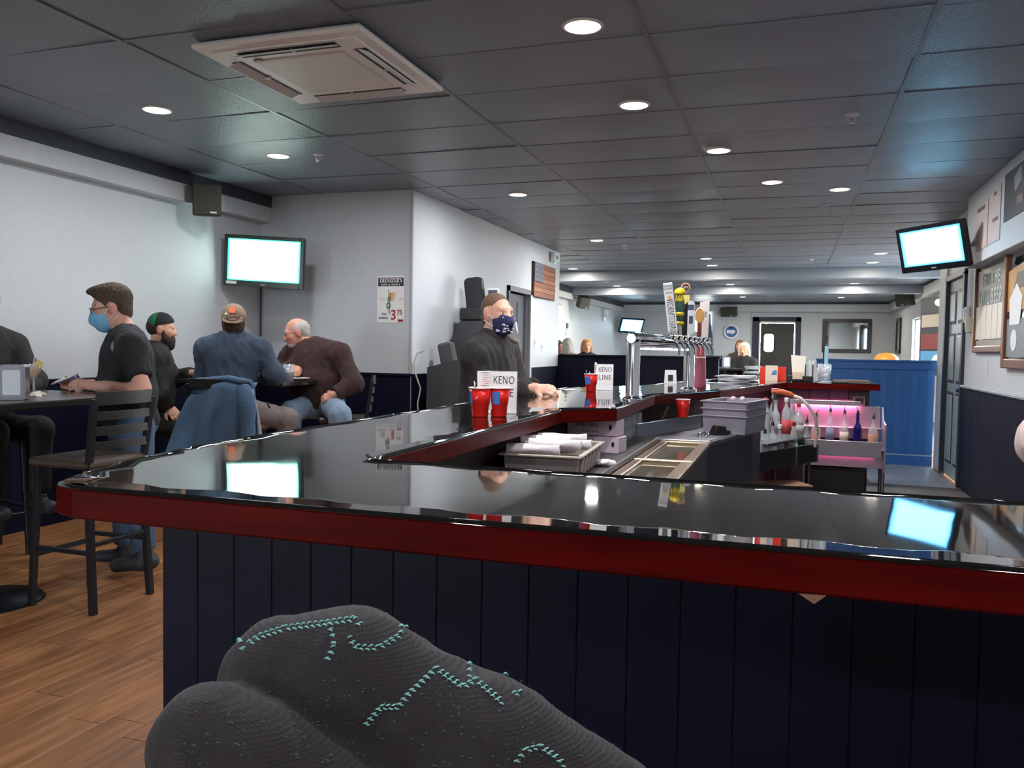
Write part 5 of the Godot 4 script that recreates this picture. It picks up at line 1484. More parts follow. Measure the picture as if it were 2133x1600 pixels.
	obj("lower", cbox(Vector3(0.005, -0.1, 0), Vector3(0.01, 0.18, 0.2)), mat("plate_grey", rgb(186, 196, 194), 0.5), e3)
	var wb := thing("white_stand_in", "irregular white stand-in shape on the pale wall past the jutting corner", "banner", at_x(1160, 668, -5.08))  # added white shape where a curtained window was presumed
	obj("cloth", plate([Vector2(-0.25, 0.38), Vector2(0.2, 0.38), Vector2(0.32, 0.0), Vector2(0.2, -0.3), Vector2(-0.1, -0.42), Vector2(-0.3, -0.1)], 0.01, Transform3D(facing(Vector3(1, 0, 0)), Vector3.ZERO)), mat("stand_in_white", rgb(240, 242, 242), 0.8), wb)
	obj("rod", rod(Vector3(0.01, 0.385, -0.25), Vector3(0.01, 0.385, 0.25), 0.01, 8), mat("cable_dark", rgb(44, 48, 52)), wb)

func star(r: float) -> Array:
	var a := []
	for k in 10:
		var q := r if k % 2 == 0 else r * 0.42
		a.append(Vector2(sin(TAU * k / 10), cos(TAU * k / 10)) * q)
	return a
func frame_bars(t: Node3D, w: float, h: float, b: float, m: Material) -> void:
	for s in [-1.0, 1.0]:
		obj("frame_stile", cbox(Vector3(s * (w / 2 - b / 2), 0, 0.018), Vector3(b, h, 0.035), 0.008), m, t)
		obj("frame_rail", cbox(Vector3(0, s * (h / 2 - b / 2), 0.018), Vector3(w - 2 * b, b, 0.035), 0.008), m, t)

# ---------- furniture ----------
func stool(label: String, p: Vector3, turn: float, group := "ladder-back bar stools") -> Node3D:
	# the back stands at local +z
	var t := thing("bar_stool", label, "bar stool", p, turn, group)
	var m := mat("stool_black", rgb(30, 27, 25), 0.45)
	var mt := mat("stool_metal", rgb(40, 41, 46), 0.35, 0.4)
	obj("seat", cbox(Vector3(0, 0.735, 0), Vector3(0.40, 0.045, 0.40), 0.015), mat("stool_seat", rgb(74, 62, 50), 0.5), t)
	for s in [-1.0, 1.0]:
		obj("leg", beam(Vector3(s * 0.165, 0.715, -0.16), Vector3(s * 0.185, 0.0, -0.19), 0.032, 0.032, 0.004), mt, t)
		obj("leg", beam(Vector3(s * 0.175, 0.715, 0.165), Vector3(s * 0.19, 0.0, 0.21), 0.034, 0.034, 0.004), mt, t)
		obj("back_post", beam(Vector3(s * 0.18, 0.71, 0.175), Vector3(s * 0.19, 1.06, 0.225), 0.034, 0.03, 0.004), mt, t)
		obj("side_rung", beam(Vector3(s * 0.176, 0.30, -0.18), Vector3(s * 0.184, 0.30, 0.195), 0.022, 0.022, 0.003), mt, t)
	obj("front_rung", beam(Vector3(-0.178, 0.26, -0.183), Vector3(0.178, 0.26, -0.183), 0.024, 0.024, 0.003), mt, t)
	obj("back_rung", beam(Vector3(-0.183, 0.34, 0.193), Vector3(0.183, 0.34, 0.193), 0.022, 0.022, 0.003), mt, t)
	for k in 4:
		var y: float = 0.805 + k * 0.075
		var z := 0.183 + (y - 0.71) * 0.14
		var hh := 0.042 if k < 3 else 0.065
		var st := start()
		var fr := []
		for i in 9:
			var u := i / 8.0 * 2 - 1
			fr.append(Vector3(u * 0.18, 0, z + 0.022 * (1 - u * u)))
		for i in 8:
			var a: Vector3 = fr[i]
			var b: Vector3 = fr[i + 1]
			beam(a + Vector3(0, y + hh / 2, 0), b + Vector3(0, y + hh / 2, 0), hh, 0.014, 0.0, st) if false else box(st, Transform3D(Basis((b - a).normalized(), Vector3.UP, (b - a).normalized().cross(Vector3.UP)), (a + b) / 2 + Vector3(0, y + hh / 2, 0)), Vector3((b - a).length() + 0.003, hh, 0.014))
		obj("back_slat", st, m, t)
	return t

func high_table(label: String, cx: float, cz: float, w: float, d: float, h: float, round := false) -> Node3D:
	var t := thing("high_table", label, "table", Vector3(cx, 0, cz))
	var m := mat("table_black", rgb(38, 36, 35), 0.22)
	if round:
		obj("table_top", lathe([Vector2(0, h - 0.035), Vector2(w / 2, h - 0.035), Vector2(w / 2 + 0.005, h - 0.02), Vector2(w / 2, h), Vector2(0, h)], Transform3D(), 32), m, t)
	else:
		obj("table_top", cbox(Vector3(0, h - 0.018, 0), Vector3(w, 0.036, d), 0.006), m, t)
	obj("pedestal", lathe([Vector2(0.05, 0.02), Vector2(0.042, 0.06), Vector2(0.038, h - 0.08), Vector2(0.10, h - 0.05), Vector2(0.10, h - 0.036)], Transform3D(), 18), mat("pedestal_black", rgb(30, 32, 38), 0.35, 0.4), t)
	obj("foot_plate", lathe([Vector2(0, 0.03), Vector2(0.05, 0.03), Vector2(0.26, 0.012), Vector2(0.27, 0.0)], Transform3D(Basis().scaled(Vector3(1, 1, 1)), Vector3.ZERO), 32), mat("pedestal_black", rgb(30, 32, 38)), t)
	return t

func napkin_holder(label: String, p: Vector3, turn: float, s := 1.0) -> Node3D:
	var t := thing("napkin_holder", label, "napkin holder", p, turn)
	var ch := mat("holder_chrome", rgb(205, 208, 214), 0.2, 0.9)
	obj("housing", plate(round_rect(0.115 * s, 0.17 * s, 0.015 * s), 0.10 * s, Transform3D(Basis(), Vector3(0, 0.087 * s, -0.05 * s))), ch, t)
	obj("face_frame", plate(round_rect(0.098 * s, 0.15 * s, 0.012 * s), 0.006 * s, Transform3D(Basis(), Vector3(0, 0.087 * s, 0.05 * s))), mat("holder_frame", rgb(170, 176, 188), 0.3, 0.6), t)
	obj("napkin_face", plate(round_rect(0.076 * s, 0.12 * s, 0.008 * s), 0.004 * s, Transform3D(Basis(), Vector3(0, 0.087 * s, 0.0565 * s))), mat("napkin_grey_white", rgb(214, 218, 224), 0.7), t)
	return t

func furniture() -> void:
	high_table("black tall table with the napkin holder and amber drink", -3.875, -3.12, 0.95, 1.30, 1.05)
	high_table("black tall table shared by the three seated men", -4.11, -5.66, 0.98, 0.62, 1.06)
	stool("black ladder-back bar stool empty at the end of the napkin table", Vector3(-3.415, 0, -3.34), PI / 2)
	napkin_holder("chrome napkin holder standing on the near tall table", at_h(30, 833, 1.05), deg_to_rad(38), 1.0)
	# drink in a stemmed glass
	var dr := thing("cocktail", "amber drink in a stemmed glass beside the chrome napkin holder", "drink", at_h(62, 824, 1.05) + Vector3(-0.04, 0, -0.06))
	var gm := glass("tumbler_glass", Color(0.88, 0.92, 0.95))
	obj("glass", lathe([Vector2(0.036, 0.0), Vector2(0.034, 0.004), Vector2(0.006, 0.01), Vector2(0.005, 0.085), Vector2(0.012, 0.092), Vector2(0.034, 0.125), Vector2(0.042, 0.165), Vector2(0.041, 0.165), Vector2(0.033, 0.127), Vector2(0.0, 0.094)], Transform3D(), 24), gm, dr)
	obj("liquid", lathe([Vector2(0.0, 0.097), Vector2(0.018, 0.104), Vector2(0.032, 0.127), Vector2(0.037, 0.150), Vector2(0.0, 0.150)], Transform3D(), 24), glass("cocktail_amber", rgb(226, 156, 20), 0.78), dr)
	obj("garnish", plate(ellipse(0, 0, 0.022, 0.022, 16), 0.004, Transform3D(facing(Vector3(0.3, 0, 1)), Vector3(0.036, 0.165, 0))), mat("lime", rgb(222, 190, 90), 0.5), dr)
	obj("straw", rod(Vector3(-0.01, 0.10, 0), Vector3(0.02, 0.215, 0.01), 0.0025, 6), mat("straw_white", rgb(236, 236, 238)), dr)
	for k in 4:
		var cn := thing("torn_napkin", "torn scrap of cream napkin beside the drink on the tall table", "napkin scrap", at_h(70 + k * 5, 826 - (k % 2) * 3, 1.05) + Vector3(0, 0.001, 0), k * 1.3, "napkin scraps on the tall table")
		obj("paper", plate([Vector2(-0.03, 0), Vector2(0.03, 0.004), Vector2(0.02, 0.02), Vector2(-0.015, 0.014)], 0.025, Transform3D(Basis(), Vector3(0, 0, -0.0125))), mat("napkin_cream", rgb(236, 226, 210)), cn)
	# on the shared table: tumblers, plates, napkin
	var tp := 1.06
	for q in [[595, 796, 0.0], [619, 797, 0.0]]:
		var tb := thing("cola_glass", ["tumbler of dark cola with a bent white straw on the shared table", "tumbler of dark cola with a pinkish straw on the shared table"][0 if q[0] < 600 else 1], "drink", Vector3(-3.80 if q[0] < 600 else -3.69, tp, -5.50 if q[0] < 600 else -5.54))
		obj("glass", lathe([Vector2(0.0, 0.003), Vector2(0.032, 0.003), Vector2(0.034, 0.0), Vector2(0.036, 0.004), Vector2(0.043, 0.13), Vector2(0.041, 0.13), Vector2(0.033, 0.01), Vector2(0.0, 0.01)], Transform3D(), 22), gm, tb)
		obj("cola", lathe([Vector2(0.0, 0.011), Vector2(0.033, 0.011), Vector2(0.037, 0.068), Vector2(0.0, 0.068)], Transform3D(), 20), mat("cola_brown", rgb(52, 28, 14), 0.15), tb)
		if q[0] < 600:
			obj("straw", tube([Vector3(0.01, 0.02, 0), Vector3(0.0, 0.14, 0), Vector3(-0.03, 0.175, 0)], [0.004, 0.004, 0.004], 6), mat("straw_white", rgb(236, 236, 238)), tb)
		else:
			obj("straw", tube([Vector3(0.0, 0.02, 0), Vector3(0.015, 0.13, 0)], [0.004, 0.004], 6), mat("straw_pink", rgb(210, 150, 160), 0.5), tb)
	for q in [[545, 801, "white plate on the shared table beside the denim sleeve"], [622, 803, "white plate at the near edge of the shared table"]]:
		var pl := thing("plate", q[2], "plate", Vector3(-3.98 if q[0] < 600 else -3.74, tp, -5.50 if q[0] < 600 else -5.72))
		obj("dish", lathe([Vector2(0.0, 0.002), Vector2(0.06, 0.002), Vector2(0.075, 0.008), Vector2(0.105, 0.016), Vector2(0.104, 0.020), Vector2(0.072, 0.011), Vector2(0.0, 0.006)], Transform3D(), 28), mat("plate_white", rgb(228, 226, 218), 0.3), pl)
	var nk := thing("folded_napkin", "crumpled white napkin standing on the shared table", "napkin", Vector3(-3.84, tp, -5.40))
	obj("paper", lathe([Vector2(0.0, 0.0), Vector2(0.04, 0.0), Vector2(0.05, 0.02), Vector2(0.03, 0.04), Vector2(0.018, 0.055), Vector2(0.0, 0.05)], Transform3D(Basis().scaled(Vector3(1.2, 1, 0.8))), 7, null, false), mat("napkin_white", rgb(236, 228, 232)), nk)
	# stools of the three men
	stool("black bar stool with a blue denim jacket over its back", Vector3(-3.80, 0, -4.98), deg_to_rad(6))
	stool("black bar stool under the man in the brown sweater", Vector3(-3.50, 0, -6.06), deg_to_rad(118))
	stool("black bar stool under the bearded man in black", Vector3(-4.74, 0, -5.45), deg_to_rad(-53))
	denim_jacket()
	# machines along the side wall
	var gcab := mat("cabinet_grey", rgb(56, 58, 60), 0.5)
	var g2 := mat("cabinet_grey_b", rgb(70, 71, 72), 0.5)
	var k1 := thing("lottery_kiosk", "dark grey floor kiosk box with a sloping top near wall corner", "kiosk", Vector3(-3.08, 0, -7.42), deg_to_rad(4))
	obj("cabinet", plate([Vector2(-0.21, 0), Vector2(0.21, 0), Vector2(0.21, 1.08), Vector2(0.17, 1.24), Vector2(-0.19, 1.15)], 0.5, Transform3D(Basis(), Vector3(0, 0, -0.25))), gcab, k1)
	obj("kick_plate", bx(-0.2, 0.2, 0, 0.1, 0.25, 0.262, 0.003), mat("cabinet_black", rgb(30, 31, 33), 0.5), k1)
	var k2 := thing("kiosk_screen", "tilted dark grey screen head standing behind the kiosk", "screen", Vector3(-3.24, 0, -7.62))
	obj("head", cbox(Vector3(0, 1.27, 0), Vector3(0.16, 0.24, 0.1), 0.02, null, Basis(Vector3(0, 0, 1), 0.22)), g2, k2)
	obj("post", rod(Vector3(0.02, 0, 0), Vector3(0.02, 1.2, 0), 0.03, 10), gcab, k2)
	var cable := thing("power_cord", "pale looping power cord hanging beside the kiosk", "cord", Vector3(-3.36, 0, -7.2))
	obj("cord", tube([Vector3(0.06, 1.3, 0.02), Vector3(0.0, 1.28, 0.04), Vector3(-0.03, 1.18, 0.05), Vector3(0.0, 1.06, 0.05), Vector3(0.05, 0.95, 0.06), Vector3(0.02, 0.8, 0.06), Vector3(0.04, 0.6, 0.05), Vector3(0.02, 0.0, 0.05)], [0.007, 0.007, 0.007, 0.007, 0.007, 0.007, 0.007, 0.007], 8), mat("cord_pale", rgb(190, 188, 180), 0.5), cable)
	var ar := thing("arcade_machine", "bulky dark grey arcade machine with rounded shoulders and raised headboard", "arcade machine", Vector3(-3.10, 0, -8.35))
	var prof := [Vector2(-0.28, 0), Vector2(0.28, 0), Vector2(0.30, 1.2), Vector2(0.28, 1.45), Vector2(0.22, 1.58), Vector2(0.18, 1.62), Vector2(-0.18, 1.62), Vector2(-0.22, 1.58), Vector2(-0.28, 1.45), Vector2(-0.30, 1.2)]
	obj("hull", plate(prof, 0.6, Transform3D(Basis(), Vector3(0, 0, -0.3))), gcab, ar)
	obj("collar", cbox(Vector3(0, 1.69, 0), Vector3(0.44, 0.14, 0.5), 0.02), mat("cabinet_black", rgb(30, 31, 33)), ar)
	obj("headboard", plate(round_rect(0.20, 0.36, 0.05), 0.07, Transform3D(Basis(Vector3(0, 0, 1), 0.12), Vector3(-0.12, 1.91, 0.02))), mat("cabinet_black", rgb(30, 31, 33)), ar)
	obj("display_frame", cbox(Vector3(0.06, 1.88, -0.02), Vector3(0.14, 0.2, 0.03), 0.004), mat("display_white", rgb(214, 218, 222), 0.4), ar)
	obj("display", cbox(Vector3(0.06, 1.885, -0.003), Vector3(0.10, 0.15, 0.008)), mat("display_dark", rgb(70, 76, 88), 0.2), ar)
	obj("side_speaker", cbox(Vector3(-0.31, 1.22, 0.25), Vector3(0.1, 0.14, 0.12), 0.02), mat("cabinet_black", rgb(30, 31, 33)), ar)
	# back room tables
	high_table("tall dark table under the white haired woman's arms", -1.28, -15.55, 1.1, 0.8, 1.05)
	high_table("tall dark table before the half wall in the back room", -1.35, -17.6, 0.9, 0.9, 1.0)
	napkin_holder("small chrome napkin holder on the white haired woman's table", at_h(1513, 766, 1.05) + Vector3(0, 0, 0.1), 0.2, 1.2)
	var tc := thing("tent_card", "white tent card with a dark picture on the bar beyond the tap tower", "tent card", Vector3(-0.93, BAR, -6.85), 0.2)
	obj("card", plate([Vector2(-0.05, 0), Vector2(0.05, 0), Vector2(0.045, 0.115), Vector2(-0.045, 0.115)], 0.004, Transform3D(Basis(Vector3(1, 0, 0), -0.2), Vector3.ZERO)), mat("card_white", rgb(232, 228, 228)), tc)
	obj("back_card", plate([Vector2(-0.05, 0), Vector2(0.05, 0), Vector2(0.045, 0.115), Vector2(-0.045, 0.115)], 0.004, Transform3D(Basis(Vector3(1, 0, 0), 0.2), Vector3(0, 0, -0.05))), mat("card_white", rgb(232, 228, 228)), tc)
	obj("picture", cbox(Vector3(0.0, 0.05, 0.001), Vector3(0.04, 0.05, 0.001), 0.0, null, Basis(Vector3(1, 0, 0), -0.2)), mat("print_black", rgb(20, 20, 22)), tc)
	var mc := thing("menu_card", "white menu card standing on the table by the woman in black", "menu card", Vector3(-1.05, 1.0, -17.45), 0.1)
	obj("card", bx(-0.09, 0.09, 0.0, 0.17, -0.004, 0.004), mat("card_white", rgb(232, 228, 228)), mc)
	obj("picture", bx(-0.01, 0.06, 0.02, 0.1, 0.004, 0.006), mat("print_black", rgb(20, 20, 22)), mc)
	obj("foot", bx(-0.09, 0.09, 0.0, 0.01, -0.04, 0.04), mat("card_white", rgb(232, 228, 228)), mc)
	stool("round-edged dark stool under the white haired woman", Vector3(-0.80, 0, -15.9), deg_to_rad(40))
	var bo := thing("spray_bottle", "white spray bottle on the back half wall behind the woman", "bottle", Vector3(-1.32, 1.225, -24.05))
	obj("body", lathe([Vector2(0, 0), Vector2(0.07, 0), Vector2(0.07, 0.2), Vector2(0.03, 0.26), Vector2(0.03, 0.32)], Transform3D(), 14), mat("spray_white", rgb(232, 234, 234), 0.4), bo)
	obj("trigger", cbox(Vector3(-0.02, 0.35, 0), Vector3(0.12, 0.06, 0.04), 0.01), mat("spray_white", rgb(232, 234, 234)), bo)
	var dome := thing("orange_lamp_shade", "orange domed lamp shade peeking over the blue half wall", "lamp shade", Vector3(2.0, 1.2, -20.0))
	obj("shade", lathe([Vector2(0.26, 0.0), Vector2(0.24, 0.08), Vector2(0.16, 0.15), Vector2(0.0, 0.18)], Transform3D(), 20), mat("shade_orange", rgb(226, 150, 60), 0.5), dome)
	obj("stand", lathe([Vector2(0.03, 0.0), Vector2(0.03, -1.18), Vector2(0.14, -1.2)], Transform3D(), 12), mat("pedestal_black", rgb(30, 32, 38)), dome)

func denim_jacket() -> void:
	# hangs over the back of the denim man's stool
	var t := thing("denim_jacket", "faded blue denim jacket draped over a bar stool back", "jacket", Vector3.ZERO)
	var dm := textured("denim_faded", rgb(62, 86, 112), rgb(96, 124, 150), 0.09, 3.0, 0.9, 71)
	var rows := []
	for r in 17:
		var v := r / 16.0
		var line := []
		for c in 19:
			var u := c / 18.0
			var top := at_z(lerpf(398, 522, u), 796 - 6 * sin(PI * u) + 3 * sin(u * 9), -4.73)
			var bot := at_z(lerpf(330, 548, u), 985 + 6 * sin(u * 11), -4.66)
			var p := top.lerp(bot, v)
			var fold := 0.022 * sin(u * 17.0 + v * 2.5 + 0.8 * sin(v * 4)) * smoothstep(0.0, 0.5, v) + 0.012 * sin(u * 31.0 + v * 5.0) * v
			p.z += fold - 0.03 * pow(absf(u * 2 - 1), 3) * (1 - v)
			if r == 0:
				p += Vector3(0, 0.0, -0.05)
			line.append(p)
		rows.append(line)
	rows.reverse()
	obj("back_panel", sheet(rows, 0.006), dm, t)
	# collar roll and hanging sleeve
	var roll := []
	for c in 9:
		var u := c / 8.0
		roll.append(at_z(lerpf(400, 524, u), 797 - 7 * sin(PI * u), -4.76) + Vector3(0, 0.004 * sin(u * 13), 0))
	obj("collar_roll", tube(roll, [0.018, 0.024, 0.022, 0.026, 0.022, 0.026, 0.024, 0.026, 0.016], 10), dm, t)
	var sl := []
	for c in 8:
		var v := c / 7.0
		sl.append(at_z(505 + 22 * v + 4 * sin(v * 9), 806 + 170 * v, -4.66 + 0.02 * sin(v * 7)))
	obj("sleeve", tube(sl, [0.045, 0.062, 0.064, 0.06, 0.064, 0.062, 0.06, 0.058], 14), textured("denim_faded_b", rgb(54, 78, 104), rgb(88, 116, 144), 0.09, 3.0, 0.9, 72), t)
	var ln := []
	for c in 6:
		var v := c / 5.0
		ln.append([at_z(521 + 20 * v, 812 + 150 * v, -4.72), at_z(527 + 22 * v + 6 * sin(v * 3), 812 + 150 * v, -4.74)])
	obj("lining", sheet(ln, 0.004), mat("lining_pink_grey", rgb(196, 180, 180), 0.85), t)

# ---------- people: smooth fields meshed as surface nets ----------
func cap(a: Vector3, b: Vector3, ra: float, rb: float, n := Vector3.ZERO, d := 0.0) -> Dictionary:
	return {"e": false, "a": a, "b": b, "ra": ra, "rb": rb, "n": n, "d": d}
func capf(a: Vector3, b: Vector3, ra: float, rb: float) -> Dictionary:
	# flat cut at b
	var n := (b - a).normalized()
	return cap(a, b, ra, rb, n, n.dot(b))
func ell(c: Vector3, bs: Basis, r: Vector3, n := Vector3.ZERO, d := 0.0) -> Dictionary:
	return {"e": true, "a": c, "bs": bs, "r": r, "n": n, "d": d}

func net(prims: Array, k: float, cell: float, clips: Array = [], subs: Array = []) -> Dictionary:
	var lo := Vector3.INF
	var hi := -Vector3.INF
	for p in prims:
		var r: float = maxf(p.r.x, maxf(p.r.y, p.r.z)) if p.e else maxf(p.ra, p.rb)
		var v := Vector3.ONE * (r + k + cell * 2)
		lo = lo.min(p.a - v)
		hi = hi.max(p.a + v)
		if not p.e:
			lo = lo.min(p.b - v)
			hi = hi.max(p.b + v)
	var nx := int((hi.x - lo.x) / cell) + 2
	var ny := int((hi.y - lo.y) / cell) + 2
	var nz := int((hi.z - lo.z) / cell) + 2
	var acc := PackedFloat32Array()
	acc.resize(nx * ny * nz)
	var margin := 3.5 * k + 2.0 * cell
	var ik := 1.0 / k
	for p in prims:
		var pl: Vector3 = p.a
		var ph: Vector3 = p.a
		var r: float
		if p.e:
			r = maxf(p.r.x, maxf(p.r.y, p.r.z))
		else:
			r = maxf(p.ra, p.rb)
			pl = pl.min(p.b)
			ph = ph.max(p.b)
		pl = (pl - Vector3.ONE * (r + margin) - lo) / cell
		ph = (ph + Vector3.ONE * (r + margin) - lo) / cell
		var i0 := maxi(0, int(pl.x))
		var i1 := mini(nx - 1, int(ph.x) + 1)
		var j0 := maxi(0, int(pl.y))
		var j1 := mini(ny - 1, int(ph.y) + 1)
		var l0 := maxi(0, int(pl.z))
		var l1 := mini(nz - 1, int(ph.z) + 1)
		var a: Vector3 = p.a
		var n: Vector3 = p.n
		var nd: float = p.d
		var cut := n != Vector3.ZERO
		if p.e:
			var inv: Basis = p.bs.inverse()
			var ri := Vector3(1.0 / p.r.x, 1.0 / p.r.y, 1.0 / p.r.z)
			for l in range(l0, l1 + 1):
				for j in range(j0, j1 + 1):
					var at := nx * (j + ny * l)
					for i in range(i0, i1 + 1):
						var w := lo + Vector3(i, j, l) * cell
						var q: Vector3 = (inv * (w - a)) * ri
						var k0 := q.length()
						var d := k0 * (k0 - 1.0) / maxf((q * ri).length(), 1e-6)
						if cut:
							d = maxf(d, n.dot(w) - nd)
						if d < margin:
							acc[at + i] += exp(-d * ik)
		else:
			var ba: Vector3 = p.b - a
			var il := 1.0 / maxf(ba.length_squared(), 1e-9)
			var ra: float = p.ra
			var dr: float = p.rb - p.ra
			for l in range(l0, l1 + 1):
				for j in range(j0, j1 + 1):
					var at := nx * (j + ny * l)
					for i in range(i0, i1 + 1):
						var w := lo + Vector3(i, j, l) * cell
						var pa := w - a
						var t := clampf(pa.dot(ba) * il, 0.0, 1.0)
						var d := (pa - ba * t).length() - ra - dr * t
						if cut:
							d = maxf(d, n.dot(w) - nd)
						if d < margin:
							acc[at + i] += exp(-d * ik)
	var big := cell * 4.0
	for i in acc.size():
		var s := acc[i]
		acc[i] = minf(-k * log(s), big) if s > 1e-9 else big
	for sb in subs:
		var inv: Basis = sb.bs.inverse()
		var rm := maxf(sb.r.x, maxf(sb.r.y, sb.r.z)) + cell
		var pl: Vector3 = (sb.a - Vector3.ONE * rm - lo) / cell
		var ph: Vector3 = (sb.a + Vector3.ONE * rm - lo) / cell
		for l in range(maxi(0, int(pl.z)), mini(nz - 1, int(ph.z) + 1) + 1):
			for j in range(maxi(0, int(pl.y)), mini(ny - 1, int(ph.y) + 1) + 1):
				for i in range(maxi(0, int(pl.x)), mini(nx - 1, int(ph.x) + 1) + 1):
					var w := lo + Vector3(i, j, l) * cell
					var q: Vector3 = (inv * (w - sb.a)) / sb.r
					var k0 := q.length()
					var d := k0 * (k0 - 1.0) / maxf((q / sb.r).length(), 1e-6)
					var at := i + nx * (j + ny * l)
					acc[at] = maxf(acc[at], -d)
	for c in clips:
		var n: Vector3 = c[0]
		var nd: float = c[1]
		var at := 0
		for l in nz:
			for j in ny:
				var base := n.y * (lo.y + j * cell) + n.z * (lo.z + l * cell) - nd + n.x * lo.x
				for i in nx:
					acc[at] = maxf(acc[at], base + n.x * i * cell)
					at += 1
	# surface nets
	var vid := PackedInt32Array()
	vid.resize(acc.size())
	vid.fill(-1)
	var verts := PackedVector3Array()
	var cells := PackedInt32Array()
	var sx := 1
	var sy := nx
	var sz := nx * ny
	var off := [0, sx, sy, sx + sy, sz, sx + sz, sy + sz, sx + sy + sz]
	var cp := [Vector3(0, 0, 0), Vector3(1, 0, 0), Vector3(0, 1, 0), Vector3(1, 1, 0), Vector3(0, 0, 1), Vector3(1, 0, 1), Vector3(0, 1, 1), Vector3(1, 1, 1)]
	var edges := [[0, 1], [2, 3], [4, 5], [6, 7], [0, 2], [1, 3], [4, 6], [5, 7], [0, 4], [1, 5], [2, 6], [3, 7]]
	var band := cell * 2.2
	for l in nz - 1:
		for j in ny - 1:
			var at := nx * (j + ny * l)
			for i in nx - 1:
				if absf(acc[at + i]) > band:
					continue
				var o := at + i
				var m := 0
				for q in 8:
					if acc[o + off[q]] < 0.0:
						m += 1
				if m == 0 or m == 8:
					continue
				var sum := Vector3.ZERO
				var cnt := 0
				for e in edges:
					var fa := acc[o + off[e[0]]]
					var fb := acc[o + off[e[1]]]
					if (fa < 0.0) != (fb < 0.0):
						sum += cp[e[0]].lerp(cp[e[1]], fa / (fa - fb))
						cnt += 1
				vid[o] = verts.size()
				verts.append(lo + (Vector3(i, j, l) + sum / cnt) * cell)
				cells.append(o)
	var idx := PackedInt32Array()
	for ci in cells.size():
		var o := cells[ci]
		var f0 := acc[o]
		for ax in 3:
			var s: int = [sx, sy, sz][ax]
			var u: int = [sy, sz, sx][ax]
			var w: int = [sz, sx, sy][ax]
			var f1 := acc[o + s]
			if (f0 < 0.0) == (f1 < 0.0) or o - u - w < 0:
				continue
			var a := vid[o]
			var b := vid[o - u]
			var c := vid[o - u - w]
			var d := vid[o - w]
			if b < 0 or c < 0 or d < 0:
				continue
			if f0 < 0.0:
				idx.append_array([a, c, b, a, d, c])
			else:
				idx.append_array([a, b, c, a, c, d])
	return {"v": verts, "i": idx}

func net_normals(m: Dictionary) -> PackedVector3Array:
	var n := PackedVector3Array()
	var v: PackedVector3Array = m.v
	var ix: PackedInt32Array = m.i
	n.resize(v.size())
	for t in range(0, ix.size(), 3):
		var a := ix[t]
		var b := ix[t + 1]
		var c := ix[t + 2]
		var f := (v[c] - v[a]).cross(v[b] - v[a])
		n[a] += f
		n[b] += f
		n[c] += f
	for k in n.size():
		n[k] = n[k].normalized()
	return n
# several nets as one mesh with vertex colours; paints: [centre, radius, colour]
func skin_mesh(parts: Array, base: Color, paints: Array) -> ArrayMesh:
	var v := PackedVector3Array()
	var n := PackedVector3Array()
	var ix := PackedInt32Array()
	for m in parts:
		var o := v.size()
		v.append_array(m.v)
		n.append_array(net_normals(m))
		for k in m.i:
			ix.append(k + o)
	var col := PackedColorArray()
	col.resize(v.size())
	var lin := base.srgb_to_linear()
	col.fill(lin)
	for p in paints:
		var c: Color = p[2].srgb_to_linear()
		var r2: float = p[1] * p[1]
		for k in v.size():
			var d := v[k].distance_squared_to(p[0])
			if d < r2:
				col[k] = col[k].lerp(c, clampf((1.0 - d / r2) * 2.5, 0.0, 1.0))
	var arr := []
	arr.resize(Mesh.ARRAY_MAX)
	arr[Mesh.ARRAY_VERTEX] = v
	arr[Mesh.ARRAY_NORMAL] = n
	arr[Mesh.ARRAY_COLOR] = col
	arr[Mesh.ARRAY_INDEX] = ix
	var am := ArrayMesh.new()
	am.add_surface_from_arrays(Mesh.PRIMITIVE_TRIANGLES, arr)
	return am
# cloth: creases of a few millimetres
func cloth_mesh(prims: Array, k: float, cell: float, crease: float, clips: Array = [], freq := 9.0) -> ArrayMesh:
	var m := net(prims, k, cell, clips)
	var n := net_normals(m)
	var v: PackedVector3Array = m.v
	if crease > 0.0:
		noise.frequency = freq
		noise.fractal_octaves = 2
		for i in v.size():
			var w := v[i]
			var q := noise.get_noise_3d(w.x, w.y * 0.55 + w.x * 0.3, w.z)
			v[i] = w + n[i] * (1.0 - 2.2 * absf(q)) * crease
		m.v = v
		n = net_normals(m)
	var arr := []
	arr.resize(Mesh.ARRAY_MAX)
	arr[Mesh.ARRAY_VERTEX] = v
	arr[Mesh.ARRAY_NORMAL] = n
	arr[Mesh.ARRAY_INDEX] = m.i
	var am := ArrayMesh.new()
	am.add_surface_from_arrays(Mesh.PRIMITIVE_TRIANGLES, arr)
	return am

func skin_mat() -> StandardMaterial3D:
	var m := mat("skin", Color.WHITE, 0.5)
	m.vertex_color_use_as_albedo = true
	m.subsurf_scatter_enabled = true
	m.subsurf_scatter_strength = 0.08
	return m

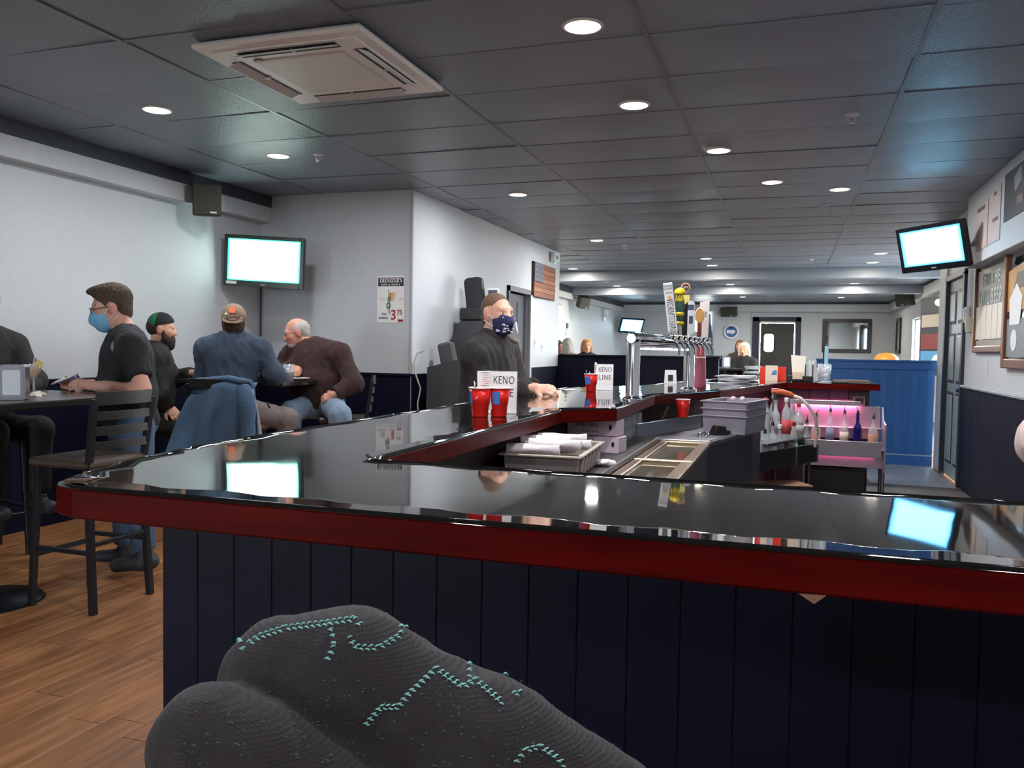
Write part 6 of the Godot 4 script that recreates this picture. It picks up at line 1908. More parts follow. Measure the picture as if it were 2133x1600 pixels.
# head: local axes x to the person's left, y up, z out of the face
func look(face: Vector3, up := Vector3.UP) -> Basis:
	var z := face.normalized()
	var x := up.cross(z).normalized()
	return Basis(x, z.cross(x), z)
func head_prims(c: Vector3, b: Basis, s := 1.0, jaw := 1.0) -> Array:
	var e := func(p: Vector3, r: Vector3) -> Dictionary:
		return ell(c + b * (p * s), b, r * s)
	var q := func(p: Vector3, w: Vector3, ra: float, rb: float) -> Dictionary:
		return cap(c + b * (p * s), c + b * (w * s), ra * s, rb * s)
	return [e.call(Vector3(0, 0.038, -0.018), Vector3(0.070, 0.080, 0.090)), e.call(Vector3(0, -0.02, 0.022), Vector3(0.060, 0.085, 0.062)),
		e.call(Vector3(0, -0.072, 0.035), Vector3(0.046 * jaw, 0.036, 0.040)), e.call(Vector3(0, -0.096, 0.055), Vector3(0.022, 0.016, 0.020)),
		q.call(Vector3(0, 0.012, 0.082), Vector3(0, -0.024, 0.103), 0.0065, 0.010), e.call(Vector3(0, -0.030, 0.090), Vector3(0.017, 0.009, 0.013)),
		q.call(Vector3(-0.036, 0.026, 0.070), Vector3(0.036, 0.026, 0.070), 0.011, 0.011),
		e.call(Vector3(0.036, -0.022, 0.058), Vector3(0.022, 0.024, 0.022)), e.call(Vector3(-0.036, -0.022, 0.058), Vector3(0.022, 0.024, 0.022)),
		q.call(Vector3(-0.016, -0.060, 0.081), Vector3(0.016, -0.060, 0.081), 0.007, 0.007),
		e.call(Vector3(0.074, -0.008, -0.012), Vector3(0.009, 0.031, 0.019)), e.call(Vector3(-0.074, -0.008, -0.012), Vector3(0.009, 0.031, 0.019))]
func head_net(c: Vector3, b: Basis, neck: Vector3, s := 1.0, cell := 0.005, jaw := 1.0) -> Dictionary:
	var pr := head_prims(c, b, s, jaw)
	pr.append(cap(c + b * (Vector3(0, -0.06, -0.025) * s), neck, 0.054 * s, 0.060 * s))
	var sub := [ell(c + b * (Vector3(0.032, 0.004, 0.092) * s), b, Vector3(0.017, 0.011, 0.016) * s), ell(c + b * (Vector3(-0.032, 0.004, 0.092) * s), b, Vector3(0.017, 0.011, 0.016) * s)]
	return net(pr, 0.010 * s, cell, [], sub)
func face_paints(c: Vector3, b: Basis, s: float, brow: Color, lip: Color, skin: Color) -> Array:
	var w := func(p: Vector3) -> Vector3:
		return c + b * (p * s)
	var a := [[w.call(Vector3(0.0, -0.061, 0.09)), 0.020 * s, lip]]
	for sd in [-1.0, 1.0]:
		a.append([w.call(Vector3(sd * 0.075, -0.01, -0.01)), 0.034 * s, skin.lerp(rgb(206, 120, 104), 0.35)])
		a.append([w.call(Vector3(sd * 0.045, -0.03, 0.07)), 0.028 * s, skin.lerp(rgb(206, 120, 104), 0.25)])
	a.append([w.call(Vector3(0, -0.028, 0.108)), 0.018 * s, skin.lerp(rgb(206, 120, 104), 0.3)])
	return a
func eyes(t: Node3D, c: Vector3, b: Basis, s: float, brow := Color(0.25, 0.19, 0.14)) -> void:
	for sd in [-1.0, 1.0]:
		var br := []
		for q in [Vector3(0.014, 0.026, 0.0835), Vector3(0.028, 0.031, 0.082), Vector3(0.042, 0.031, 0.076), Vector3(0.054, 0.025, 0.064)]:
			br.append(c + b * (Vector3(q.x * sd, q.y, q.z) * s))
		obj("eyebrow", tube(br, [0.003 * s, 0.0045 * s, 0.004 * s, 0.002 * s], 6), mat("brow_" + brow.to_html(false), brow, 0.9), t)
		var p: Vector3 = c + b * (Vector3(sd * 0.032, 0.003, 0.0725) * s)
		var e := obj("eye", lathe([Vector2(0, -0.0065 * s), Vector2(0.007 * s, -0.005 * s), Vector2(0.0105 * s, 0), Vector2(0.007 * s, 0.005 * s), Vector2(0, 0.0065 * s)], Transform3D(b, p), 12), mat("eye_white", rgb(214, 206, 200), 0.25), t)
		obj("iris", lathe([Vector2(0.0055 * s, 0.0), Vector2(0.003 * s, 0.0025 * s), Vector2(0, 0.003 * s)], Transform3D(b * Basis(Vector3(1, 0, 0), PI / 2), p + b * (Vector3(0, -0.001, 0.0088) * s)), 10), mat("iris_dark", rgb(46, 36, 30), 0.2), e)
# hand from the wrist: dir along the fingers, up out of the back of the hand, side +1 puts the thumb on dir x up
func hand_net(w: Vector3, dir: Vector3, up: Vector3, side: float, curl: float, cell := 0.0045, spread := 1.0) -> Dictionary:
	var d := dir.normalized()
	var u := (up - d * up.dot(d)).normalized()
	var x := d.cross(u) * side
	var bs := Basis(x, d, x.cross(d))
	var pr := [ell(w + d * 0.050, bs, Vector3(0.040, 0.052, 0.017)), cap(w - d * 0.03, w + d * 0.02, 0.028, 0.028)]
	var root := [0.030, 0.010, -0.010, -0.029]
	var leng := [0.070, 0.080, 0.074, 0.056]
	for k in 4:
		var p: Vector3 = w + d * (0.088 - 0.006 * absf(k - 1.2)) + x * root[k]
		var dd: Vector3 = (d + x * (root[k] * 2.0 * spread)).normalized()
		var ang := curl * 0.5
		for q in 3:
			var l: float = leng[k] * [0.46, 0.30, 0.24][q]
			var dn: Vector3 = (dd * cos(ang) - u * sin(ang)).normalized()
			pr.append(cap(p, p + dn * l, [0.0105, 0.0092, 0.0082][q], [0.0092, 0.0082, 0.0070][q]))
			p += dn * l
			ang += curl * 0.75
	var tp := w + d * 0.025 + x * 0.028
	var td := (d * 0.62 + x * 0.72 - u * 0.25 * curl).normalized()
	pr.append(cap(tp, tp + td * 0.042, 0.0135, 0.0115))
	var t2 := (d * 0.9 + x * 0.35 - u * 0.5 * curl).normalized()
	pr.append(cap(tp + td * 0.042, tp + td * 0.042 + t2 * 0.032, 0.0112, 0.0085))
	return net(pr, 0.0045, cell)
# torso and limbs from joints
func torso_basis(j: Dictionary) -> Basis:
	var x: Vector3 = (j.sl - j.sr).normalized()
	var y: Vector3 = (j.neck - j.pelvis)
	y = (y - x * y.dot(x)).normalized()
	return Basis(x, y, x.cross(y))
func torso(j: Dictionary, f := 0.0, n := Vector3.ZERO, d := 0.0) -> Array:
	var b := torso_basis(j)
	var g: float = j.get("girth", 1.0)
	var w: float = (j.sl - j.sr).length() * 0.5
	var chest: Vector3 = j.pelvis.lerp(j.neck, 0.68)
	var belly: Vector3 = j.pelvis.lerp(j.neck, 0.34)
	var fw: Vector3 = b.z
	return [ell(chest, b, Vector3(w * 0.86 + f, 0.185 + f, 0.112 * (g * 0.5 + 0.5) + f), n, d), ell(belly + fw * 0.03 * (g - 0.8), b, Vector3(w * 0.78 * (g * 0.5 + 0.5) + f, 0.17 + f, 0.118 * g + f), n, d),
		ell(j.pelvis, b, Vector3(0.155 * (g * 0.4 + 0.6) + f, 0.125 + f, 0.120 * (g * 0.6 + 0.4) + f), n, d),
		cap(j.sl, j.sl.lerp(j.neck, 0.8) + b.y * 0.0, 0.056 + f, 0.060 + f, n, d), cap(j.sr, j.sr.lerp(j.neck, 0.8), 0.056 + f, 0.060 + f, n, d)]
func arm(j: Dictionary, s: String, f := 0.0) -> Array:
	return [cap(j["s" + s], j["e" + s], 0.050 + f, 0.041 + f), cap(j["e" + s], j["w" + s], 0.041 + f, 0.029 + f * 0.9)]
func sleeve(j: Dictionary, s: String, f: float, t: float) -> Array:
	# t up to 1 is the elbow, up to 2 the wrist
	if t <= 1.0:
		return [capf(j["s" + s], j["s" + s].lerp(j["e" + s], t), 0.054 + f, 0.050 + f)]
	return [cap(j["s" + s], j["e" + s], 0.054 + f, 0.045 + f), capf(j["e" + s], j["e" + s].lerp(j["w" + s], t - 1.0), 0.046 + f, 0.036 + f)]
func leg(j: Dictionary, s: String, f := 0.0) -> Array:
	return [cap(j["h" + s], j["k" + s], 0.080 + f, 0.056 + f), cap(j["k" + s], j["a" + s], 0.055 + f, 0.038 + f)]
func trouser(j: Dictionary, s: String, f: float, t := 0.94) -> Array:
	return [cap(j["h" + s], j["k" + s], 0.086 + f, 0.064 + f), capf(j["k" + s], j["k" + s].lerp(j["a" + s], t), 0.063 + f, 0.056 + f)]
func foot(j: Dictionary, s: String, f := 0.0) -> Array:
	var a: Vector3 = j["a" + s]
	var t: Vector3 = j["t" + s]
	var d := (t - a)
	d.y = 0
	d = d.normalized()
	return [cap(a - Vector3(0, 0.045, 0) - d * 0.04, t, 0.036 + f, 0.030 + f), cap(a, a - Vector3(0, 0.05, 0), 0.038 + f, 0.038 + f)]
func body_net(j: Dictionary, cell := 0.02) -> Dictionary:
	var p := torso(j)
	for s in ["l", "r"]:
		p.append_array(arm(j, s))
		p.append_array(leg(j, s))
		p.append_array(foot(j, s))
	p.append(cap(j.pelvis.lerp(j.neck, 0.9), j.neck, 0.07, 0.058))
	return net(p, 0.012, cell)

func shoes(t: Node3D, j: Dictionary, m: Material) -> void:
	for s in ["l", "r"]:
		var o := MeshInstance3D.new()
		o.name = "shoe"
		o.mesh = cloth_mesh(foot(j, s, 0.010), 0.01, 0.012, 0.0)
		o.material_override = m
		t.add_child(o, true)
func put(called: String, mesh: Mesh, m: Material, t: Node3D) -> MeshInstance3D:
	return obj_mesh(called, mesh, m, t)
func glasses(t: Node3D, c: Vector3, b: Basis, s: float, col: Color) -> void:
	var m := mat("spectacles_" + col.to_html(false), col, 0.3)
	var st := start()
	for sd in [-1.0, 1.0]:
		var ring := []
		for k in 13:
			var a := TAU * k / 12
			ring.append(c + b * (Vector3(sd * 0.034 + cos(a) * 0.024, 0.002 + sin(a) * 0.017, 0.098 - 0.06 * absf(cos(a) * 0.024 * sd + 0.034 - 0.034)) * s))
		tube(ring, [0.002 * s], 5, st)
		tube([c + b * (Vector3(sd * 0.058, 0.006, 0.092) * s), c + b * (Vector3(sd * 0.078, 0.006, 0.04) * s), c + b * (Vector3(sd * 0.08, 0.004, -0.015) * s)], [0.002 * s], 5, st)
	tube([c + b * (Vector3(-0.011, 0.005, 0.102) * s), c + b * (Vector3(0.011, 0.005, 0.102) * s)], [0.002 * s], 5, st)
	obj("spectacles", st, m, t)
func fabric(key: String, c: Color, rough := 0.85) -> StandardMaterial3D:
	var m := textured(key, c.darkened(0.14), c.lightened(0.06), 0.12, 4.0, rough, key.hash() % 1000)
	return m

func people() -> void:
	standing_man()
	bearded_man()
	denim_man()
	sweater_man()
	masked_bar_man()
	back_room_people()
	edge_people()

func standing_man() -> void:
	var t := thing("person", "standing man in black tee and blue face mask looking at a phone", "person")
	var f := Vector3(-0.78, 0, 0.62).normalized()
	var skin := rgb(212, 160, 140)
	var j := {"neck": at_z(262, 697, -3.90), "pelvis": at_z(272, 878, -3.92), "girth": 1.3,
		"sl": at_z(276, 722, -3.72), "el": at_z(298, 812, -3.66), "wl": at_z(178, 803, -3.72),
		"sr": at_z(252, 716, -4.09), "er": at_z(248, 805, -4.10), "wr": at_z(172, 800, -3.84),
		"hl": at_z(284, 890, -3.82), "kl": at_z(292, 1020, -3.80), "al": at_z(300, 1153, -3.80), "tl": at_z(243, 1178, -3.74),
		"hr": at_z(262, 886, -4.02), "kr": at_z(256, 1015, -4.00), "ar": at_z(262, 1140, -4.02), "tr": at_z(208, 1160, -3.98)}
	var hc := at_z(231, 641, -3.9)
	var hb := look(Vector3(-0.76, -0.24, 0.62))
	var s := 1.08
	var hands := [hand_net(j.wl, (at_z(135, 797, -3.72) - j.wl), Vector3(0.1, 0.3, 0.9), -1.0, 0.9), hand_net(j.wr, (at_z(140, 797, -3.86) - j.wr), Vector3(0, -0.2, -0.9), 1.0, 0.9)]
	put("body", skin_mesh([body_net(j), head_net(hc, hb, j.neck, s, 0.0055)] + hands, skin, face_paints(hc, hb, s, rgb(84, 62, 46), rgb(180, 110, 100), skin)), skin_mat(), t)
	eyes(t, hc, hb, s, rgb(84, 62, 46))
	var tee := fabric("tee_black", rgb(22, 25, 28))
	var hem := Vector3(0, -1, 0)
	var sp := torso(j, 0.016, hem, -(j.pelvis.y - 0.02))
	sp.append_array(sleeve(j, "l", 0.014, 0.72))
	sp.append_array(sleeve(j, "r", 0.014, 0.72))
	sp.append(capf(j.pelvis.lerp(j.neck, 0.85), j.neck + Vector3(0, 0.005, 0) - f * 0.01, 0.085, 0.068))
	put("t_shirt", cloth_mesh(sp, 0.016, 0.012, 0.006), tee, t)
	var em := plate([Vector2(-0.02, -0.03), Vector2(0.015, -0.035), Vector2(0.022, 0.0), Vector2(0.008, 0.035), Vector2(-0.012, 0.022)], 0.004, Transform3D(facing(Vector3(-0.45, 0.1, 0.9)), at_z(234, 724, -3.72)))
	obj("shirt_emblem", em, mat("emblem_grey", rgb(170, 172, 172), 0.7), t)
	var tr := torso(j, 0.010)
	var tp := [tr[2]]
	tp.append_array(trouser(j, "l", 0.008))
	tp.append_array(trouser(j, "r", 0.008))
	put("jeans", cloth_mesh(tp, 0.014, 0.016, 0.005), textured("jeans_blue", rgb(54, 72, 98), rgb(86, 108, 136), 0.1, 4.0, 0.9, 81), t)
	shoes(t, j, mat("shoe_dark", rgb(44, 46, 50), 0.6))
	# hair: short brown, swept forward
	var w := func(p: Vector3) -> Vector3:
		return hc + hb * (p * s)
	var cutn := hb * Vector3(0, -0.62, 0.78).normalized()
	var hp := [ell(w.call(Vector3(0, 0.045, -0.022)), hb, Vector3(0.080, 0.088, 0.100) * s, cutn, cutn.dot(w.call(Vector3(0, 0.062, 0.060)))), ell(w.call(Vector3(0, 0.105, 0.035)), hb, Vector3(0.055, 0.024, 0.062) * s), ell(w.call(Vector3(0, -0.02, -0.062)), hb, Vector3(0.062, 0.062, 0.042) * s)]
	put("hair", cloth_mesh(hp, 0.008, 0.006, 0.004, [], 40.0), textured("hair_brown", rgb(58, 44, 32), rgb(92, 74, 54), 0.2, 9.0, 0.75, 82), t)
	mask(t, hc, hb, s, mat("mask_blue", rgb(120, 184, 220), 0.7), mat("mask_edge", rgb(226, 234, 238), 0.7))
	glasses(t, hc, hb, s, rgb(40, 30, 28))
	# what he holds
	var ph := thing("smartphone", "grey smartphone held in the standing man's hand", "smartphone", at_z(135, 790, -3.77))
	ph.basis = look(Vector3(-0.25, 0.9, 0.35), Vector3(-0.9, 0.2, 0.3))
	obj("case", cbox(Vector3.ZERO, Vector3(0.072, 0.15, 0.009), 0.003), mat("phone_grey", rgb(150, 150, 156), 0.3), ph)
	obj("screen", cbox(Vector3(0, 0, 0.005), Vector3(0.064, 0.138, 0.001)), mat("phone_glass", rgb(190, 190, 196), 0.1), ph)
	var wl := thing("purple_wallet", "small purple wallet with a silver clasp in the standing man's hand", "wallet", at_z(157, 789, -3.73))
	obj("pouch", cbox(Vector3.ZERO, Vector3(0.05, 0.035, 0.03), 0.008, null, Basis(Vector3(0, 0, 1), 0.3)), mat("wallet_purple", rgb(92, 70, 150), 0.5), wl)
	obj("clasp", cbox(Vector3(0.02, 0.012, 0.016), Vector3(0.014, 0.016, 0.006), 0.002), mat("badge_silver", rgb(170, 178, 176)), wl)

func mask(t: Node3D, c: Vector3, b: Basis, s: float, m: Material, edge: Material) -> MeshInstance3D:
	var w := func(p: Vector3) -> Vector3:
		return c + b * (p * s)
	var n := b * Vector3(0, 0, -1)
	var top := b * Vector3(0, 0.94, 0.34)
	var pr := [ell(w.call(Vector3(0, -0.040, 0.040)), b, Vector3(0.064, 0.075, 0.072) * s, n, n.dot(w.call(Vector3(0, 0, 0.030)))), ell(w.call(Vector3(0, -0.085, 0.045)), b, Vector3(0.050, 0.042, 0.050) * s, n, n.dot(w.call(Vector3(0, 0, 0.030)))), cap(w.call(Vector3(0, -0.02, 0.09)), w.call(Vector3(0, -0.05, 0.102)), 0.016 * s, 0.022 * s)]
	var o := put("face_mask", cloth_mesh(pr, 0.010, 0.005, 0.0015, [[top, top.dot(w.call(Vector3(0, -0.010, 0.095)))]], 30.0), m, t)
	var st := start()
	for sd in [-1.0, 1.0]:
		tube([w.call(Vector3(sd * 0.062, -0.03, 0.038)), w.call(Vector3(sd * 0.076, -0.012, 0.015)), w.call(Vector3(sd * 0.084, 0.012, -0.018))], [0.0025 * s], 5, st)
		tube([w.call(Vector3(sd * 0.056, -0.075, 0.036)), w.call(Vector3(sd * 0.072, -0.055, 0.01)), w.call(Vector3(sd * 0.083, -0.035, -0.02))], [0.0025 * s], 5, st)
	obj("ear_loops", st, edge, o)
	return o

func bearded_man() -> void:
	var t := thing("person", "bearded man in black hoodie with a green and black backward cap", "person")
	var f := Vector3(0.82, 0, -0.57).normalized()
	var skin := rgb(208, 160, 132)
	var zc := -5.45
	var j := {"neck": at_z(327, 728, zc), "pelvis": at_z(318, 875, zc), "girth": 1.1,
		"sr": at_z(330, 748, zc + 0.18), "er": at_z(333, 822, zc + 0.22), "wr": at_z(352, 848, zc + 0.14),
		"sl": at_z(333, 745, zc - 0.20), "el": at_z(362, 790, zc - 0.20), "wl": at_z(404, 777, zc - 0.14),
		"hr": at_z(322, 885, zc + 0.09), "kr": at_z(395, 892, zc + 0.12), "ar": at_z(392, 985, zc + 0.12), "tr": at_z(425, 1000, zc + 0.12),
		"hl": at_z(325, 883, zc - 0.09), "kl": at_z(398, 888, zc - 0.12), "al": at_z(395, 975, zc - 0.12), "tl": at_z(428, 990, zc - 0.12)}
	var hc := at_z(338, 686, zc)
	var hb := look(Vector3(0.80, -0.05, -0.55))
	var s := 1.0
	var w := func(p: Vector3) -> Vector3:
		return hc + hb * (p * s)
	var hands := [hand_net(j.wl, Vector3(0.9, 0.05, -0.2), Vector3(0, 0.8, 0.5), -1.0, 1.1), hand_net(j.wr, Vector3(0.7, -0.45, 0.25), Vector3(0.2, 0.6, 0.8), 1.0, 0.9)]
	put("body", skin_mesh([body_net(j), head_net(hc, hb, j.neck, s)] + hands, skin, face_paints(hc, hb, s, rgb(44, 34, 28), rgb(178, 112, 100), skin)), skin_mat(), t)
	eyes(t, hc, hb, s, rgb(44, 34, 28))
	var hood := fabric("hoodie_black", rgb(30, 30, 29))
	var hem := Vector3(0, -1, 0)
	var sp := torso(j, 0.026, hem, -(j.pelvis.y - 0.04))
	sp.append_array(sleeve(j, "l", 0.020, 1.92))
	sp.append_array(sleeve(j, "r", 0.020, 1.92))
	sp.append(cap(j.neck - f * 0.05 + Vector3(0, -0.02, 0), j.neck - f * 0.07 + Vector3(0, 0.01, 0), 0.075, 0.06))
	put("hoodie", cloth_mesh(sp, 0.016, 0.014, 0.007), hood, t)
	obj("shirt_edge", tube([at_z(340, 722, zc + 0.09), at_z(350, 735, zc + 0.11), at_z(354, 750, zc + 0.12)], [0.006, 0.006, 0.004], 6), mat("tee_grey", rgb(150, 156, 164), 0.8), t)
	var tp := [torso(j, 0.012)[2]]
	tp.append_array(trouser(j, "l", 0.010))
	tp.append_array(trouser(j, "r", 0.010))
	put("trousers", cloth_mesh(tp, 0.014, 0.018, 0.005), fabric("trousers_black", rgb(26, 26, 28)), t)
	shoes(t, j, mat("shoe_dark", rgb(44, 46, 50)))
	# beard, hair, cap
	var up := hb * Vector3(0, 0.9, 0.2)
	var bp := [ell(w.call(Vector3(0, -0.085, 0.040)), hb, Vector3(0.060, 0.050, 0.058)), ell(w.call(Vector3(0, -0.125, 0.065)), hb, Vector3(0.036, 0.042, 0.034)), cap(w.call(Vector3(0.060, -0.02, 0.012)), w.call(Vector3(0.050, -0.075, 0.035)), 0.014, 0.02), cap(w.call(Vector3(-0.060, -0.02, 0.012)), w.call(Vector3(-0.050, -0.075, 0.035)), 0.014, 0.02), cap(w.call(Vector3(-0.022, -0.046, 0.084)), w.call(Vector3(0.022, -0.046, 0.084)), 0.007, 0.007)]
	put("beard", cloth_mesh(bp, 0.010, 0.006, 0.004, [], 45.0), textured("beard_dark", rgb(38, 27, 21), rgb(64, 48, 36), 0.2, 9.0, 0.85, 83), t)
	var cn := hb * Vector3(0, -0.95, 0.30)
	put("hair", cloth_mesh([ell(w.call(Vector3(0, 0.02, -0.028)), hb, Vector3(0.076, 0.085, 0.094))], 0.008, 0.007, 0.003, [[hb * Vector3(0, 0, 1), (hb * Vector3(0, 0, 1)).dot(w.call(Vector3(0, 0, 0.005)))]], 40.0), mats["beard_dark"], t)
	var capc := [ell(w.call(Vector3(0, 0.046, -0.012)), hb, Vector3(0.084, 0.092, 0.104))]
	var cpl := [cn.normalized(), cn.normalized().dot(w.call(Vector3(0, 0.045, 0.03)))]
	var rear := hb * Vector3(0, 0.1, -1).normalized()
	var split: float = rear.dot(w.call(Vector3(0, 0.03, -0.045)))
	put("cap_front", cloth_mesh(capc, 0.008, 0.006, 0.0, [cpl, [rear, split]]), fabric("cap_black", rgb(28, 28, 28)), t)
	put("cap_mesh_back", cloth_mesh(capc, 0.008, 0.006, 0.0, [cpl, [-rear, -split]]), fabric("cap_green", rgb(22, 108, 68)), t)

func denim_man() -> void:
	var t := thing("person", "man in a slate blue shirt and worn tan cap seen from behind", "person")
	var f := Vector3(-0.5, 0, -0.86).normalized()
	var skin := rgb(204, 152, 128)
	var z := -5.12
	var j := {"neck": at_z(487, 708, z), "pelvis": at_z(478, 850, z + 0.05), "girth": 1.08,
		"sl": at_z(430, 728, z + 0.10), "el": at_z(424, 800, z + 0.02), "wl": at_z(450, 800, z - 0.32),
		"sr": at_z(540, 728, z - 0.12), "er": at_z(573, 782, z - 0.14), "wr": at_z(540, 789, z - 0.36),
		"hl": at_z(455, 862, z), "kl": at_z(470, 868, z - 0.42), "al": at_z(470, 960, z - 0.40), "tl": at_z(472, 968, z - 0.55),
		"hr": at_z(512, 858, z + 0.02), "kr": at_z(598, 872, z - 0.22), "ar": at_z(590, 975, z - 0.2), "tr": at_z(610, 985, z - 0.3)}
	var hc := at_z(487, 672, z - 0.03)
	var hb := look(Vector3(-0.55, -0.16, -0.82))
	var w := func(p: Vector3) -> Vector3:
		return hc + hb * p
	put("body", skin_mesh([body_net(j), head_net(hc, hb, j.neck), hand_net(j.wr, Vector3(-0.6, 0, -0.6), Vector3(0, 1, 0), -1.0, 0.6), hand_net(j.wl, Vector3(0.4, 0, -0.8), Vector3(0, 1, 0), 1.0, 0.6)], skin, face_paints(hc, hb, 1.0, rgb(70, 50, 36), rgb(180, 110, 100), skin)), skin_mat(), t)
	eyes(t, hc, hb, 1.0)
	var sh := textured("shirt_slate", rgb(48, 60, 76), rgb(66, 80, 98), 0.08, 3.0, 0.9, 84)
	var sp := torso(j, 0.022, Vector3(0, -1, 0), -(j.pelvis.y - 0.06))
	sp.append_array(sleeve(j, "l", 0.020, 1.95))
	sp.append_array(sleeve(j, "r", 0.020, 1.95))
	sp.append(capf(j.pelvis.lerp(j.neck, 0.85), j.neck + Vector3(0, 0.012, 0), 0.088, 0.074))
	put("shirt", cloth_mesh(sp, 0.018, 0.012, 0.008), sh, t)
	var tp := [torso(j, 0.014)[2]]
	tp.append_array(trouser(j, "l", 0.012))
	tp.append_array(trouser(j, "r", 0.012))
	put("trousers", cloth_mesh(tp, 0.016, 0.015, 0.006), fabric("trousers_taupe", rgb(128, 116, 112)), t)
	obj("pocket_slit", tube([at_z(556, 838, z + 0.02), at_z(562, 850, z - 0.02)], [0.006, 0.006], 6), mat("print_black", rgb(20, 20, 22)), t)
	shoes(t, j, mat("shoe_dark", rgb(44, 46, 50)))
	# hair on the nape, beard edge, backward cap with its brim to the rear
	put("hair", cloth_mesh([ell(w.call(Vector3(0, -0.01, -0.035)), hb, Vector3(0.080, 0.088, 0.082)), ell(w.call(Vector3(0, -0.065, -0.045)), hb, Vector3(0.062, 0.034, 0.045))], 0.010, 0.006, 0.004, [[hb * Vector3(0, 0, 1), (hb * Vector3(0, 0, 1)).dot(w.call(Vector3(0, 0, 0.0)))]], 40.0), textured("hair_dark_brown", rgb(48, 34, 22), rgb(78, 58, 38), 0.2, 9.0, 0.85, 85), t)
	put("beard", cloth_mesh([ell(w.call(Vector3(0, -0.085, 0.030)), hb, Vector3(0.066, 0.05, 0.06))], 0.010, 0.008, 0.004, [], 40.0), mats["hair_dark_brown"], t)
	var tan := textured("cap_tan", rgb(126, 106, 88), rgb(168, 146, 124), 0.06, 6.0, 0.9, 86)
	var cn := (hb * Vector3(0, -1, 0.02)).normalized()
	put("cap_crown", cloth_mesh([ell(w.call(Vector3(0, 0.040, -0.012)), hb, Vector3(0.088, 0.100, 0.106))], 0.008, 0.006, 0.001, [[cn, cn.dot(w.call(Vector3(0, 0.018, 0)))]]), tan, t)
	var bb := hb * Basis(Vector3(1, 0, 0), -0.75)
	put("cap_brim", cloth_mesh([ell(w.call(Vector3(0.0, 0.0, -0.118)), bb, Vector3(0.076, 0.008, 0.056))], 0.006, 0.005, 0.0), tan, t)
	obj("cap_patch", plate([Vector2(-0.02, -0.024), Vector2(0.018, -0.026), Vector2(0.024, 0.0), Vector2(0.014, 0.026), Vector2(-0.012, 0.022), Vector2(-0.024, 0.004)], 0.006, Transform3D(hb * Basis(Vector3.UP, PI) * Basis(Vector3(1, 0, 0), -0.35), w.call(Vector3(0.004, 0.070, -0.113)))), mat("patch_orange", rgb(236, 110, 66), 0.7), t)
	obj("cap_button", lathe([Vector2(0.012, 0), Vector2(0.012, 0.005), Vector2(0, 0.007)], Transform3D(hb * Basis(Vector3.UP, PI - 0.5) * Basis(Vector3(1, 0, 0), PI / 2), w.call(Vector3(0.046, 0.042, -0.099))), 14), mat("badge_white", rgb(226, 222, 214)), t)

